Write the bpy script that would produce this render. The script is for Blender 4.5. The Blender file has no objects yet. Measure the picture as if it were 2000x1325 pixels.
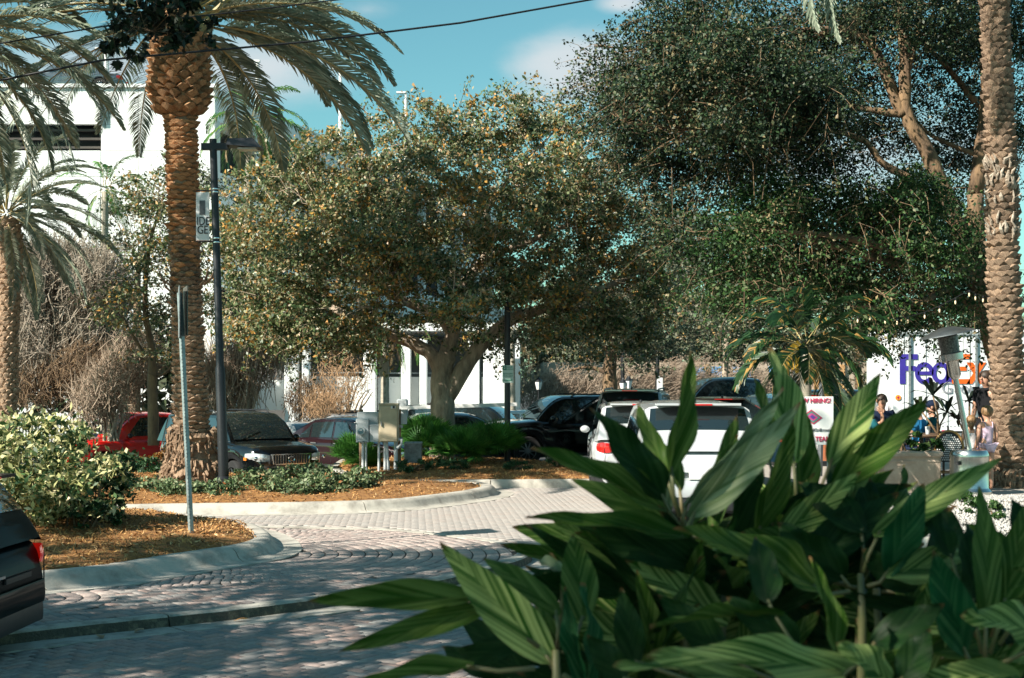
import bpy, math, random
import numpy as np
from mathutils import Vector, Matrix
random.seed(7); RNG = np.random.default_rng(7)
sc = bpy.context.scene
R = math.radians; PI = math.pi
# ------------------------------------------------------------ camera, sky, sun, exposure
F = 2800.0; HZ = 745.0; CH = 2.0          # focal length in photo pixels, horizon row, eye height
cam = bpy.data.cameras.new('camera'); co = bpy.data.objects.new('camera', cam); sc.collection.objects.link(co)
co.location = (0, 0, CH); co.rotation_euler = (R(90), 0, 0)
cam.sensor_width = 36; cam.lens = 36*F/2000; cam.shift_y = (HZ-662.5)/2000
cam.clip_start = .05; cam.clip_end = 4000
cam.dof.use_dof = True; cam.dof.focus_distance = 24; cam.dof.aperture_fstop = 6.3
sc.camera = co
SUN_EL, SUN_AZ = 36, 238                   # azimuth clockwise from +Y
w = bpy.data.worlds.new('World'); sc.world = w; w.use_nodes = True
nt = w.node_tree; N = nt.nodes; LK = nt.links; N.clear()
def wn(t, **k):
    n = N.new(t)
    for a, b in k.items(): setattr(n, a, b)
    return n
sky = wn('ShaderNodeTexSky', sky_type='NISHITA', sun_disc=False, sun_elevation=R(SUN_EL), sun_rotation=R(SUN_AZ), air_density=1.0, dust_density=.6, ozone_density=1.2)
tint = wn('ShaderNodeMix', data_type='RGBA', blend_type='MULTIPLY'); tint.inputs[0].default_value = 1
tint.inputs[7].default_value = (.80, 1.36, 1.14, 1)
LK.new(sky.outputs[0], tint.inputs[6])
tc = wn('ShaderNodeTexCoord')
def cloud(px, py, rx, ry, soft):
    c = Vector(((px-1000)/F, 1, (HZ-py)/F)).normalized()
    sub = wn('ShaderNodeVectorMath', operation='SUBTRACT'); sub.inputs[1].default_value = c
    LK.new(tc.outputs['Generated'], sub.inputs[0])
    mul = wn('ShaderNodeVectorMath', operation='MULTIPLY'); mul.inputs[1].default_value = (F/rx, F/rx, F/ry)
    LK.new(sub.outputs[0], mul.inputs[0])
    ln = wn('ShaderNodeVectorMath', operation='LENGTH'); LK.new(mul.outputs[0], ln.inputs[0])
    mr = wn('ShaderNodeMapRange'); mr.inputs[1].default_value = 1.25; mr.inputs[2].default_value = .0; mr.inputs[4].default_value = soft
    LK.new(ln.outputs[1], mr.inputs[0]); return mr.outputs[0]
acc = None
for c in [(1125, 130, 150, 85, 1.0), (1215, 8, 60, 22, .9), (1080, 190, 240, 45, .55), (520, 130, 210, 90, .8), (150, 130, 260, 90, .8), (720, 20, 90, 30, .4), (1700, 300, 420, 160, .75)]:
    o = cloud(*c)
    if acc is None: acc = o
    else:
        m = wn('ShaderNodeMath', operation='MAXIMUM'); LK.new(acc, m.inputs[0]); LK.new(o, m.inputs[1]); acc = m.outputs[0]
nz = wn('ShaderNodeTexNoise'); nz.inputs['Scale'].default_value = 9; nz.inputs['Detail'].default_value = 9; nz.inputs['Roughness'].default_value = .58
mp = wn('ShaderNodeMapping'); mp.inputs['Scale'].default_value = (1, 1, 2.2); LK.new(tc.outputs['Generated'], mp.inputs[0]); LK.new(mp.outputs[0], nz.inputs['Vector'])
ad = wn('ShaderNodeMath', operation='ADD'); LK.new(acc, ad.inputs[0]); LK.new(nz.outputs[0], ad.inputs[1])
mr = wn('ShaderNodeMapRange', interpolation_type='SMOOTHSTEP'); mr.inputs[1].default_value = .62; mr.inputs[2].default_value = 1.35; mr.inputs[4].default_value = .95
LK.new(ad.outputs[0], mr.inputs[0])
mx = wn('ShaderNodeMix', data_type='RGBA'); LK.new(mr.outputs[0], mx.inputs[0]); LK.new(tint.outputs[2], mx.inputs[6]); mx.inputs[7].default_value = (6.0, 6.6, 6.9, 1)
bg = wn('ShaderNodeBackground'); bg.inputs[1].default_value = .053; LK.new(mx.outputs[2], bg.inputs[0])
wo = wn('ShaderNodeOutputWorld'); LK.new(bg.outputs[0], wo.inputs[0])
sl = bpy.data.lights.new('sun', 'SUN'); sl.energy = 5.0; sl.angle = R(.5); sl.color = (1, .93, .82)
so = bpy.data.objects.new('sun', sl); sc.collection.objects.link(so)
SD = Vector((math.sin(R(SUN_AZ))*math.cos(R(SUN_EL)), math.cos(R(SUN_AZ))*math.cos(R(SUN_EL)), math.sin(R(SUN_EL))))
so.rotation_euler = SD.to_track_quat('Z', 'Y').to_euler(); so.location = (-30, -30, 40)
vs = sc.view_settings; vs.view_transform = 'Standard'; vs.look = 'None'; vs.exposure = 1.12; vs.gamma = 1; vs.use_curve_mapping = False
sc.cycles.max_bounces = 8; sc.cycles.transparent_max_bounces = 8; sc.cycles.use_denoising = True
sc.cycles.sample_clamp_indirect = 6

# ------------------------------------------------------------ helpers
def P(px, py, d): return Vector(((px-1000)/F*d, d, CH-(py-HZ)/F*d))
def G(px, py, z=0.0):
    d = F*(CH-z)/(py-HZ); return Vector(((px-1000)/F*d, d, z))
COL = sc.collection
def link(o, parent=None):
    COL.objects.link(o)
    if parent is not None: o.parent = parent
    return o
def tag(o, label=None, cat=None, group=None, kind=None):
    if label: o['label'] = label
    if cat: o['category'] = cat
    if group: o['group'] = group
    if kind: o['kind'] = kind
    return o
def thing(name, label, cat, loc=(0, 0, 0), rz=0, group=None):
    o = bpy.data.objects.new(name, None); o.empty_display_size = .2
    o.location = loc; o.rotation_euler = (0, 0, rz); link(o); return tag(o, label, cat, group)
def copy_tree(o, parent=None):
    c = o.copy(); link(c, parent)
    for ch in o.children: copy_tree(ch, c)
    return c
def mesh_np(name, V, Fq, mat, parent=None, off=None, smooth=False, v=None, uv=None, mats=None, mi=None):
    V = np.asarray(V, dtype=np.float32).reshape(-1, 3)
    if off is not None: V = V-np.array(off, dtype=np.float32)
    Fq = np.asarray(Fq, dtype=np.int32); k = Fq.shape[1]; n = len(Fq)
    me = bpy.data.meshes.new(name)
    me.vertices.add(len(V)); me.vertices.foreach_set('co', V.ravel())
    me.loops.add(n*k); me.loops.foreach_set('vertex_index', Fq.ravel())
    me.polygons.add(n); me.polygons.foreach_set('loop_start', np.arange(0, n*k, k, dtype=np.int32)); me.polygons.foreach_set('loop_total', np.full(n, k, dtype=np.int32))
    me.update(calc_edges=True)
    if smooth: me.polygons.foreach_set('use_smooth', np.ones(n, dtype=bool))
    if v is not None:
        a = me.attributes.new('v', 'FLOAT', 'FACE'); a.data.foreach_set('value', np.asarray(v, dtype=np.float32))
    me.materials.append(mat)
    o = bpy.data.objects.new(name, me); return link(o, parent)
class MB:
    def __init__(s): s.v = []; s.f = []; s.m = []; s.mi = 0; s.a = []; s.av = 0.0
    def add(s, vs, fs):
        b = len(s.v); s.v.extend([tuple(p) for p in vs])
        for f in fs: s.f.append(tuple(i+b for i in f)); s.m.append(s.mi); s.a.append(s.av)
        return s
    def box(s, c, d, rz=0, taper=1.0, M=None):
        hx, hy, hz = d[0]/2, d[1]/2, d[2]/2; vs = []
        for z, t in ((-hz, 1), (hz, taper)):
            for x, y in ((-hx, -hy), (hx, -hy), (hx, hy), (-hx, hy)): vs.append(Vector((x*t, y*t, z)))
        m = (Matrix.Rotation(rz, 3, 'Z') if M is None else M)
        return s.add([m @ p+Vector(c) for p in vs], [(3, 2, 1, 0), (4, 5, 6, 7), (0, 1, 5, 4), (1, 2, 6, 5), (2, 3, 7, 6), (3, 0, 4, 7)])
    def bbox(s, c, d, b=.01, rz=0):            # box with bevelled top rim and vertical edges
        hx, hy, hz = d[0]/2, d[1]/2, d[2]/2; m = Matrix.Rotation(rz, 3, 'Z'); rings = []
        for z, i in ((-hz, 0), (hz-b, 0), (hz, b)):
            x, y = hx-i, hy-i
            rings.append([(x-b, -y), (x, -y+b), (x, y-b), (x-b, y), (-x+b, y), (-x, y-b), (-x, -y+b), (-x+b, -y)])
            rings[-1] = [m @ Vector((p[0], p[1], z))+Vector(c) for p in rings[-1]]
        vs = [p for r in rings for p in r]; fs = []
        for k in range(2):
            for i in range(8): j = (i+1) % 8; fs.append((k*8+i, k*8+j, k*8+8+j, k*8+8+i))
        fs.append(tuple(range(16, 24))); fs.append(tuple(range(7, -1, -1)))
        return s.add(vs, fs)
    def tube(s, pts, rad, n=8, cap=True, ell=1.0):
        pts = [Vector(p) for p in pts]; k = len(pts)
        if not hasattr(rad, '__len__'): rad = [rad]*k
        t0 = (pts[1]-pts[0]).normalized(); up = Vector((0, 0, 1)) if abs(t0.z) < .9 else Vector((1, 0, 0))
        nx = t0.cross(up).normalized(); vs = []
        for i, p in enumerate(pts):
            t = (pts[min(i+1, k-1)]-pts[max(i-1, 0)]).normalized()
            nx = (nx-t*nx.dot(t)).normalized(); ny = t.cross(nx)
            for j in range(n):
                a = 2*PI*j/n; vs.append(p+(nx*math.cos(a)+ny*math.sin(a)*ell)*rad[i])
        fs = []
        for i in range(k-1):
            for j in range(n): q = (j+1) % n; fs.append((i*n+j, i*n+q, i*n+n+q, i*n+n+j))
        if cap: fs.append(tuple(range(n-1, -1, -1))); fs.append(tuple(range((k-1)*n, k*n)))
        return s.add(vs, fs)
    def lathe(s, prof, n=16, c=(0, 0, 0), cap=True):
        c = Vector(c); vs = [c+Vector((r*math.cos(2*PI*j/n), r*math.sin(2*PI*j/n), z)) for r, z in prof for j in range(n)]; fs = []
        for i in range(len(prof)-1):
            for j in range(n): q = (j+1) % n; fs.append((i*n+j, i*n+q, i*n+n+q, i*n+n+j))
        if cap: fs.append(tuple(range(n-1, -1, -1))); fs.append(tuple(range((len(prof)-1)*n, len(prof)*n)))
        return s.add(vs, fs)
    def prism(s, poly, z0, z1):
        n = len(poly); z0f = z0 if callable(z0) else (lambda x, y: z0); z1f = z1 if callable(z1) else (lambda x, y: z1)
        vs = [(p[0], p[1], z0f(p[0], p[1])) for p in poly]+[(p[0], p[1], z1f(p[0], p[1])) for p in poly]
        return s.add(vs, [tuple(range(n-1, -1, -1)), tuple(range(n, 2*n))]+[(i, (i+1) % n, n+(i+1) % n, n+i) for i in range(n)])
    def plate(s, poly3, thick):               # extrude a planar 3D polygon along its normal
        a, b, c = [Vector(p) for p in poly3[:3]]; nn = (b-a).cross(c-a).normalized()*thick; n = len(poly3)
        vs = [Vector(p) for p in poly3]+[Vector(p)+nn for p in poly3]
        return s.add(vs, [tuple(range(n-1, -1, -1)), tuple(range(n, 2*n))]+[(i, (i+1) % n, n+(i+1) % n, n+i) for i in range(n)])
    def grid(s, rows, closed=False):
        k = len(rows[0]); vs = [p for r in rows for p in r]; fs = []
        for i in range(len(rows)-1):
            for j in range(k if closed else k-1):
                q = (j+1) % k; fs.append((i*k+j, i*k+q, (i+1)*k+q, (i+1)*k+j))
        return s.add(vs, fs)
    def ball(s, c, r, n=10, m=7):
        c = Vector(c); r = Vector(r) if hasattr(r, '__len__') else Vector((r, r, r)); rows = []
        for i in range(m+1):
            a = PI*i/m; a = min(max(a, .02), PI-.02)
            rows.append([c+Vector((r.x*math.sin(a)*math.cos(2*PI*j/n), r.y*math.sin(a)*math.sin(2*PI*j/n), -r.z*math.cos(a))) for j in range(n)])
        return s.grid(rows, True)
    def build(s, name, mat, parent=None, off=None, smooth=False, kind=None, label=None):
        me = bpy.data.meshes.new(name); vs = s.v
        if off is not None: vs = [(p[0]-off[0], p[1]-off[1], p[2]-off[2]) for p in vs]
        me.from_pydata(vs, [], s.f)
        for m in (mat if isinstance(mat, (list, tuple)) else [mat]): me.materials.append(m)
        if isinstance(mat, (list, tuple)): me.polygons.foreach_set('material_index', s.m)
        if any(s.a): me.attributes.new('v', 'FLOAT', 'FACE').data.foreach_set('value', s.a)
        if smooth: me.polygons.foreach_set('use_smooth', [True]*len(s.f)); 
        me.update()
        if smooth and smooth != 'all': 
            try: me.set_sharp_from_angle(angle=R(38))
            except Exception: pass
        o = bpy.data.objects.new(name, me); link(o, parent)
        if kind: o['kind'] = kind
        if label: o['label'] = label
        return o
def text(name, body, size, mat, parent, loc, rot=(R(90), 0, 0), bold=0.0, sx=1.0, align='CENTER', sp=1.0, ext=.002):
    c = bpy.data.curves.new(name, 'FONT'); c.body = body; c.size = size; c.offset = bold; c.extrude = ext; c.align_x = align; c.align_y = 'CENTER'; c.space_character = sp
    o = bpy.data.objects.new(name, c); me = bpy.data.meshes.new_from_object(o); bpy.data.objects.remove(o); me.name = name; me.materials.clear(); me.materials.append(mat)
    o = bpy.data.objects.new(name, me); link(o, parent); o.location = loc; o.rotation_euler = rot; o.scale = (sx, 1, 1); return o

# ------------------------------------------------------------ materials
def M(name, col, rough=.6, metal=0., var=.12, scale=8., bump=0., bscale=60., coat=0., col2=None, trans=0., spec=.5, alpha=None, emit=None, orand=0., attr=None, stretch=None, thr=(.35, .65)):
    m = bpy.data.materials.new(name); m.use_nodes = True; t = m.node_tree; n = t.nodes; l = t.links
    b = n['Principled BSDF']; b.inputs['Roughness'].default_value = rough; b.inputs['Metallic'].default_value = metal
    b.inputs['Specular IOR Level'].default_value = spec; b.inputs['Coat Weight'].default_value = coat; b.inputs['Coat Roughness'].default_value = .04
    cc = n.new('ShaderNodeTexCoord'); vec = cc.outputs['Object']
    if stretch:
        mp = n.new('ShaderNodeMapping'); mp.inputs['Scale'].default_value = stretch; l.new(vec, mp.inputs[0]); vec = mp.outputs[0]
    nz = n.new('ShaderNodeTexNoise'); nz.inputs['Scale'].default_value = scale; nz.inputs['Detail'].default_value = 6; nz.inputs['Roughness'].default_value = .65; l.new(vec, nz.inputs['Vector'])
    rp = n.new('ShaderNodeMapRange'); rp.inputs[1].default_value = thr[0]; rp.inputs[2].default_value = thr[1]; l.new(nz.outputs[0], rp.inputs[0])
    mx = n.new('ShaderNodeMix'); mx.data_type = 'RGBA'; l.new(rp.outputs[0], mx.inputs[0])
    c2 = col2 if col2 else tuple(c*(1-var*1.6) for c in col); c1 = col if col2 else tuple(min(1, c*(1+var*.6)) for c in col)
    mx.inputs[6].default_value = (*c1, 1); mx.inputs[7].default_value = (*c2, 1); out = mx.outputs[2]
    if attr:                                 # colour ramp driven by per-face value (each leaf, brick ... has its own shade)
        at = n.new('ShaderNodeAttribute'); at.attribute_name = 'v'; fac = at.outputs['Fac']
        if attr[0] == 'obj': oi = n.new('ShaderNodeObjectInfo'); fac = oi.outputs['Random']
        cr = n.new('ShaderNodeValToRGB'); el = cr.color_ramp.elements; st = attr[1]
        el[0].position = st[0][0]; el[0].color = (*st[0][1], 1); el[1].position = st[-1][0]; el[1].color = (*st[-1][1], 1)
        for p, c in st[1:-1]: e = el.new(p); e.color = (*c, 1)
        l.new(fac, cr.inputs[0])
        m2 = n.new('ShaderNodeMix'); m2.data_type = 'RGBA'; m2.blend_type = 'MULTIPLY'; m2.inputs[0].default_value = 1
        l.new(cr.outputs[0], m2.inputs[6]); l.new(out, m2.inputs[7]); out = m2.outputs[2]
    if orand:
        oi = n.new('ShaderNodeObjectInfo'); mr = n.new('ShaderNodeMapRange'); mr.inputs[3].default_value = 1-orand; mr.inputs[4].default_value = 1+orand; l.new(oi.outputs['Random'], mr.inputs[0])
        m3 = n.new('ShaderNodeMix'); m3.data_type = 'RGBA'; m3.blend_type = 'MULTIPLY'; m3.inputs[0].default_value = 1; l.new(out, m3.inputs[6]); l.new(mr.outputs[0], m3.inputs[7]); out = m3.outputs[2]
    l.new(out, b.inputs['Base Color'])
    if bump:
        bz = n.new('ShaderNodeTexNoise'); bz.inputs['Scale'].default_value = bscale; bz.inputs['Detail'].default_value = 5; l.new(vec, bz.inputs['Vector'])
        bp = n.new('ShaderNodeBump'); bp.inputs['Strength'].default_value = bump; bp.inputs['Distance'].default_value = .02; l.new(bz.outputs[0], bp.inputs['Height']); l.new(bp.outputs[0], b.inputs['Normal'])
    if trans:
        o = n['Material Output']; ts = n.new('ShaderNodeBsdfTranslucent'); ms = n.new('ShaderNodeMixShader'); ms.inputs[0].default_value = trans
        l.new(out, ts.inputs[0]); l.new(b.outputs[0], ms.inputs[1]); l.new(ts.outputs[0], ms.inputs[2]); l.new(ms.outputs[0], o.inputs['Surface'])
    if emit: b.inputs['Emission Color'].default_value = (*emit[:3], 1); b.inputs['Emission Strength'].default_value = emit[3]
    return m
W1 = (1, 1, 1)
def LM(name, stops, var=.25, rough=.55, trans=.22, scale=3, spec=.35): return M(name, (1, 1, 1), rough, var=var, scale=scale, attr=('f', stops), trans=trans, spec=spec)
concrete = M('concrete', (.47, .44, .38), .85, col2=(.23, .21, .18), scale=3.2, thr=(.45, .7), bump=.25, bscale=45)
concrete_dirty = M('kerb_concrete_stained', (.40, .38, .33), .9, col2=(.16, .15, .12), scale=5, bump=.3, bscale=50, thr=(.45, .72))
mulch_m = M('mulch', (.42, .20, .055), .95, col2=(.17, .075, .025), scale=14, bump=1, bscale=90)
chip_m = M('mulch_chips', W1, .9, attr=('f', [(0, (.16, .07, .025)), (.4, (.42, .2, .06)), (.8, (.6, .33, .11)), (1, (.7, .48, .24))]), var=.2)
asphalt = M('asphalt', (.06, .06, .06), .9, var=.3, scale=5, bump=.3, bscale=200)
dirt = M('soil', (.12, .09, .06), .95, var=.3, scale=4, bump=.5)
black_metal = M('black_painted_metal', (.022, .024, .026), .42, .3, var=.3, scale=12)
galv = M('galvanised_steel', (.36, .39, .39), .5, .55, var=.25, scale=18)
steel = M('stainless_steel', (.62, .61, .58), .24, 1., var=.12, scale=5, stretch=(1, 1, .15))
white_wall = M('white_stucco', (.80, .82, .80), .8, var=.05, scale=.35, bump=.15, bscale=30)
white_wall2 = M('white_stucco_weathered', (.74, .75, .72), .85, var=.1, scale=.6, bump=.15, bscale=30)
dark_in = M('dark_interior', (.035, .035, .038), .9, var=.3, scale=1)
glass_d = M('tinted_glass', (.02, .03, .032), .04, 0, var=.2, scale=2, spec=.8)
rubber = M('tyre_rubber', (.018, .018, .018), .8, var=.2)
rim_m = M('alloy_rim', (.55, .56, .57), .28, .9, var=.1)
chrome = M('chrome', (.8, .8, .8), .12, 1., var=.05)
black_pl = M('black_plastic', (.018, .018, .02), .5, var=.2)
lamp_clear = M('headlamp_lens', (.72, .74, .74), .08, .35, var=.25, scale=14, coat=1)
lamp_red = M('tail_lamp_lens', (.5, .012, .01), .12, var=.25, scale=14, coat=1, emit=(.5, .01, .005, .25))
lamp_amber = M('amber_lens', (.7, .2, .02), .2, var=.1, coat=.5)
white_pl = M('white_plastic', (.75, .75, .73), .5, var=.05)
bark_m = M('oak_bark', (.45, .36, .27), .95, col2=(.20, .155, .115), scale=7, bump=1, bscale=22, stretch=(1, 1, .35))
bark_dk = M('dark_bark', (.25, .16, .085), .95, col2=(.09, .06, .04), scale=6, bump=1, bscale=20, stretch=(1, 1, .3))
bark_gr = M('pale_twig_bark', (.42, .34, .26), .95, col2=(.24, .18, .13), scale=9)
# ------------------------------------------------------------ ground, roads, kerbs, beds
def zl(x, y):
    z = -.35+.0576*(x+5.7)-.0277*(y-31.6); return max(-1.15, min(.15, z))
def ground_z(x, y):
    k = max(0, min(1, (y-27)/3)); return (-.45)*(1-k)+zl(x, y)*k
xs = [-900, -300, -120, -60, -40, -25, -18, -12, -8, -5, -2, 1, 4, 7, 10, 15, 22, 35, 60, 120, 300, 900]
ys = [-300, -60, -10, 10, 20, 27, 28, 29, 30, 32, 35, 38, 42, 46, 50, 60, 80, 120, 250, 700, 2500]
g = MB(); g.grid([[(x, y, ground_z(x, y)) for x in xs] for y in ys])
g.build('ground', asphalt, smooth='all', kind='structure')

def inpoly(px_, py_, poly):
    c = np.zeros(len(px_), bool); n = len(poly); j = n-1
    for i in range(n):
        xi, yi = poly[i][0], poly[i][1]; xj, yj = poly[j][0], poly[j][1]
        m = ((yi > py_) != (yj > py_)) & (px_ < (xj-xi)*(py_-yi)/((yj-yi) or 1e-9)+xi); c ^= m; j = i
    return c
def herring(poly, ang, W=.1, L=.2):
    P2 = np.array([(p[0], p[1]) for p in poly]); ca, sa = math.cos(ang), math.sin(ang)
    c0 = P2.mean(0); r = np.abs(P2-c0).max()*1.5; n = int(r/W)+4; out = []
    i, j = np.meshgrid(np.arange(-n, n), np.arange(-n, n)); i = i.ravel(); j = j.ravel()
    h = (i-j) % 4 == 0; v = (i-j) % 4 == 3
    X = np.concatenate([(i[h]+1.)*W, (i[v]+.5)*W]); Y = np.concatenate([(j[h]+.5)*W, (j[v]+1.)*W]); A = np.concatenate([np.zeros(h.sum()), np.full(v.sum(), PI/2)])
    wx = c0[0]+X*ca-Y*sa; wy = c0[1]+X*sa+Y*ca; k = inpoly(wx, wy, poly)
    return np.stack([wx[k], wy[k], A[k]+ang, np.full(k.sum(), L), np.full(k.sum(), W)], 1)
def running(poly, ang, W=.1, L=.2):
    P2 = np.array([(p[0], p[1]) for p in poly]); ca, sa = math.cos(ang), math.sin(ang); c0 = P2.mean(0); r = np.abs(P2-c0).max()*1.5
    i, j = np.meshgrid(np.arange(-int(r/L)-2, int(r/L)+2), np.arange(-int(r/W)-2, int(r/W)+2)); i = i.ravel(); j = j.ravel()
    X = i*L+(j % 2)*L/2; Y = j*W; wx = c0[0]+X*ca-Y*sa; wy = c0[1]+X*sa+Y*ca; k = inpoly(wx, wy, poly)
    return np.stack([wx[k], wy[k], np.full(k.sum(), ang), np.full(k.sum(), L), np.full(k.sum(), W)], 1)
def rings(poly, c, r0, r1, st=.155, W=.1):
    out = []; r = r0
    while r < r1:
        n = int(2*PI*r/W)
        a = np.arange(n)*2*PI/n+r; x = c[0]+r*np.cos(a); y = c[1]+r*np.sin(a)
        out.append(np.stack([x, y, a, np.full(n, st-.006), np.full(n, 2*PI*r/n)], 1)); r += st
    o = np.concatenate(out); return o[inpoly(o[:, 0], o[:, 1], poly)]
BV = np.array([(-.5, -.5, 0), (.5, -.5, 0), (.5, .5, 0), (-.5, .5, 0)])
def paver_mesh(B, z, gap=.006, bev=.006, rng=RNG):
    n = len(B); dz = rng.normal(0, .0018 if gap > .003 else .0005, n); V = np.zeros((n, 12, 3)); ca, sa = np.cos(B[:, 2]), np.sin(B[:, 2])
    for lv, (zz, inset) in enumerate(((-.06, 0), (-bev, 0), (0, bev))):
        for q in range(4):
            lx = BV[q, 0]*(B[:, 3]-gap-2*inset); ly = BV[q, 1]*(B[:, 4]-gap-2*inset)
            V[:, lv*4+q, 0] = B[:, 0]+lx*ca-ly*sa; V[:, lv*4+q, 1] = B[:, 1]+lx*sa+ly*ca; V[:, lv*4+q, 2] = z+zz+dz
    f = []
    for lv in (0, 1):
        for q in range(4): k = (q+1) % 4; f.append((lv*4+q, lv*4+k, lv*4+4+k, lv*4+4+q))
    f.append((8, 9, 10, 11)); f = np.array(f)
    Fq = (f[None]+(np.arange(n)*12)[:, None, None]).reshape(-1, 4)
    return V.reshape(-1, 3), Fq
grey_red = [(0, (.23, .225, .215)), (.3, (.30, .28, .265)), (.55, (.36, .28, .25)), (.75, (.42, .29, .245)), (1, (.34, .325, .30))]
pinks = [(0, (.34, .275, .25)), (.5, (.41, .325, .29)), (.8, (.44, .365, .325)), (1, (.37, .33, .30))]
sand = [(0, (.38, .35, .32)), (.5, (.425, .385, .35)), (1, (.41, .35, .31))]
pv = {k: (M('paver_'+k, W1, .85, attr=('f', s), var=.16, scale=25, bump=.3, bscale=150), M('paver_single_'+k, W1, .85, attr=('obj', s), var=.16, scale=25, bump=.3, bscale=150)) for k, s in (('grey', grey_red), ('pink', pinks), ('sand', sand))}
pm = mesh_np('paver', *paver_mesh(np.array([[0, 0, 0, .2, .1]]), 0, gap=.010, bev=.008, rng=np.random.default_rng(1)), pv['grey'][1]); proto_mesh = pm.data; bpy.data.objects.remove(pm)
def lay(B, z, kind, parent, single=0, gap=.006):
    """the pavers nearest the camera one by one, the rest as one mesh"""
    if single:
        vis = (B[:, 0]/B[:, 1] > -.37) & (B[:, 0]/B[:, 1] < (.02 if z < -.05 else .05)) & (B[:, 1] > (8.6 if z < -.05 else 12))
        order = np.argsort(np.where(vis, B[:, 1], 1e6)); one = order[:single]; B1 = B[one]; B = np.delete(B, one, 0)
        me = proto_mesh.copy(); me.materials.clear(); me.materials.append(pv[kind][1])
        for b in B1:
            o = bpy.data.objects.new('paver', me); o.location = (b[0], b[1], z+random.gauss(0, .0018)); o.rotation_euler = (random.gauss(0, .006), random.gauss(0, .006), b[2]); o.scale = (b[3]/.2, b[4]/.1, 1); link(o, parent)
    V, Fq = paver_mesh(B, z, gap=gap, bev=gap)
    cl = (np.sin(B[:, 0]*1.7)*np.cos(B[:, 1]*1.3))*.12
    v = np.repeat(np.clip(RNG.random(len(B))+cl, 0, 1), 9)
    o = mesh_np('pavers', V, Fq, pv[kind][0], parent, v=v); o['kind'] = 'stuff'; return o

def offs(pl, d):
    out = []
    for i, p in enumerate(pl):
        a = pl[max(i-1, 0)]; c = pl[min(i+1, len(pl)-1)]; t = Vector((c[0]-a[0], c[1]-a[1], 0)).normalized(); out.append(Vector((p[0]-t.y*d, p[1]+t.x*d, p[2])))
    return out
ZL = -.085
near = [G(x, y) for x, y in [(-260, 1272), (-100, 1250), (80, 1228), (330, 1203), (480, 1187), (600, 1172), (760, 1150), (870, 1130), (960, 1108), (1012, 1094), (1036, 1084)]]
tipr = [G(1040, 1078), G(1032, 1071), G(1200, 1066), G(2300, 1060)]
bedding = M('paver_joint_sand', (.05, .045, .035), .95, var=.3, scale=30)
b = MB(); b.prism([(-14, -8), (12, -8), (12, 16)]+[(p.x, p.y) for p in reversed(offs(near+tipr[:2], .05))]+[(-14, near[0].y+.6)], -.6, ZL-.012)
lower = b.build('road', bedding, kind='structure')
b = MB(); b.prism([(p.x, p.y) for p in offs(near+tipr, .09)]+[(30, 29), (-30, 29), (-30, near[0].y+.6)], -.5, -.012)
upper = b.build('upper_road', bedding, kind='structure')
def strip(pl, d0, d1, z, name, mat, parent=None, seg=1.6, kind=None, thick=.05, prof=None):
    """a band along a polyline, cut at its joints into separate pieces; prof gives a kerb section [(offset, z), ...]"""
    L = [Vector(p) for p in pl]; pts = [L[0]]; 
    for a, c in zip(L, L[1:]):
        n = max(1, int((c-a).length/.12)); pts += [a.lerp(c, (i+1)/n) for i in range(n)]
    # smooth
    for _ in range(6): pts = [pts[0]]+[(pts[i-1]+pts[i]*2+pts[i+1])/4 for i in range(1, len(pts)-1)]+[pts[-1]]
    acc_ = 0; cur = [pts[0]]; segs = []
    for i in range(1, len(pts)):
        cur.append(pts[i]); acc_ += (pts[i]-pts[i-1]).length
        if acc_ > seg or i == len(pts)-1: segs.append(cur); cur = [pts[i]]; acc_ = 0
    pr = prof or [(d0, z-thick), (d0, z), (d1, z), (d1, z-thick)]; first = 0; res = []
    full = {}
    for i, p in enumerate(pts):
        a = pts[max(i-1, 0)]; c = pts[min(i+1, len(pts)-1)]; full[tuple(p)] = Vector((-(c-a).y, (c-a).x, 0)).normalized()
    for s in segs:
        s = list(s)
        if len(s) < 2: continue
        nn = [full[tuple(p)] for p in s]
        e0 = (s[1]-s[0]).normalized()*.008; e1 = (s[-1]-s[-2]).normalized()*.008; s[0] = s[0]+e0; s[-1] = s[-1]-e1
        m = MB(); rows = []
        for p, nrm in zip(s, nn):
            rows.append([(p.x+nrm.x*o, p.y+nrm.y*o, zz+random.gauss(0, .0012)) for o, zz in pr])
        m.grid(rows); k = len(pr); m.f.append(tuple(range(k-1, -1, -1))); m.m.append(0); m.a.append(0); m.f.append(tuple((len(rows)-1)*k+i for i in range(k))); m.m.append(0); m.a.append(0)
        res.append(m.build(name, mat, parent, smooth=True))
    return res
# kerb of the raised apron (dark stained face) with its gutter on the lower road
kn = thing('apron_kerb', 'low stained concrete kerb edge between grey pavers in the foreground', 'kerb', tuple(near[4])); kn['kind'] = 'structure'
def reparent(lst, p):
    for o in lst: o.parent = p; o.matrix_parent_inverse = Matrix.Translation(-Vector(p.location))
full_near = near+tipr[:2]
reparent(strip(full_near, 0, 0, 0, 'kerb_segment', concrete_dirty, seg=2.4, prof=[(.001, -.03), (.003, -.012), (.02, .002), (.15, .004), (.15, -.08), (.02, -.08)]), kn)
face_m = M('stained_kerb_face', (.07, .065, .05), .95, col2=(.22, .19, .13), scale=14, bump=.8, thr=(.5, .75))
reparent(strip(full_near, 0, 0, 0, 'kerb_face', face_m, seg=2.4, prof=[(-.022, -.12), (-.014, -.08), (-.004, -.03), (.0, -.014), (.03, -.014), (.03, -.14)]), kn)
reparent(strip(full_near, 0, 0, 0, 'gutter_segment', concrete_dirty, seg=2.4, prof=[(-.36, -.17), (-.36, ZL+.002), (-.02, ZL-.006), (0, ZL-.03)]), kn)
def v2(l): return [(p[0], p[1]) for p in l]
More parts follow.
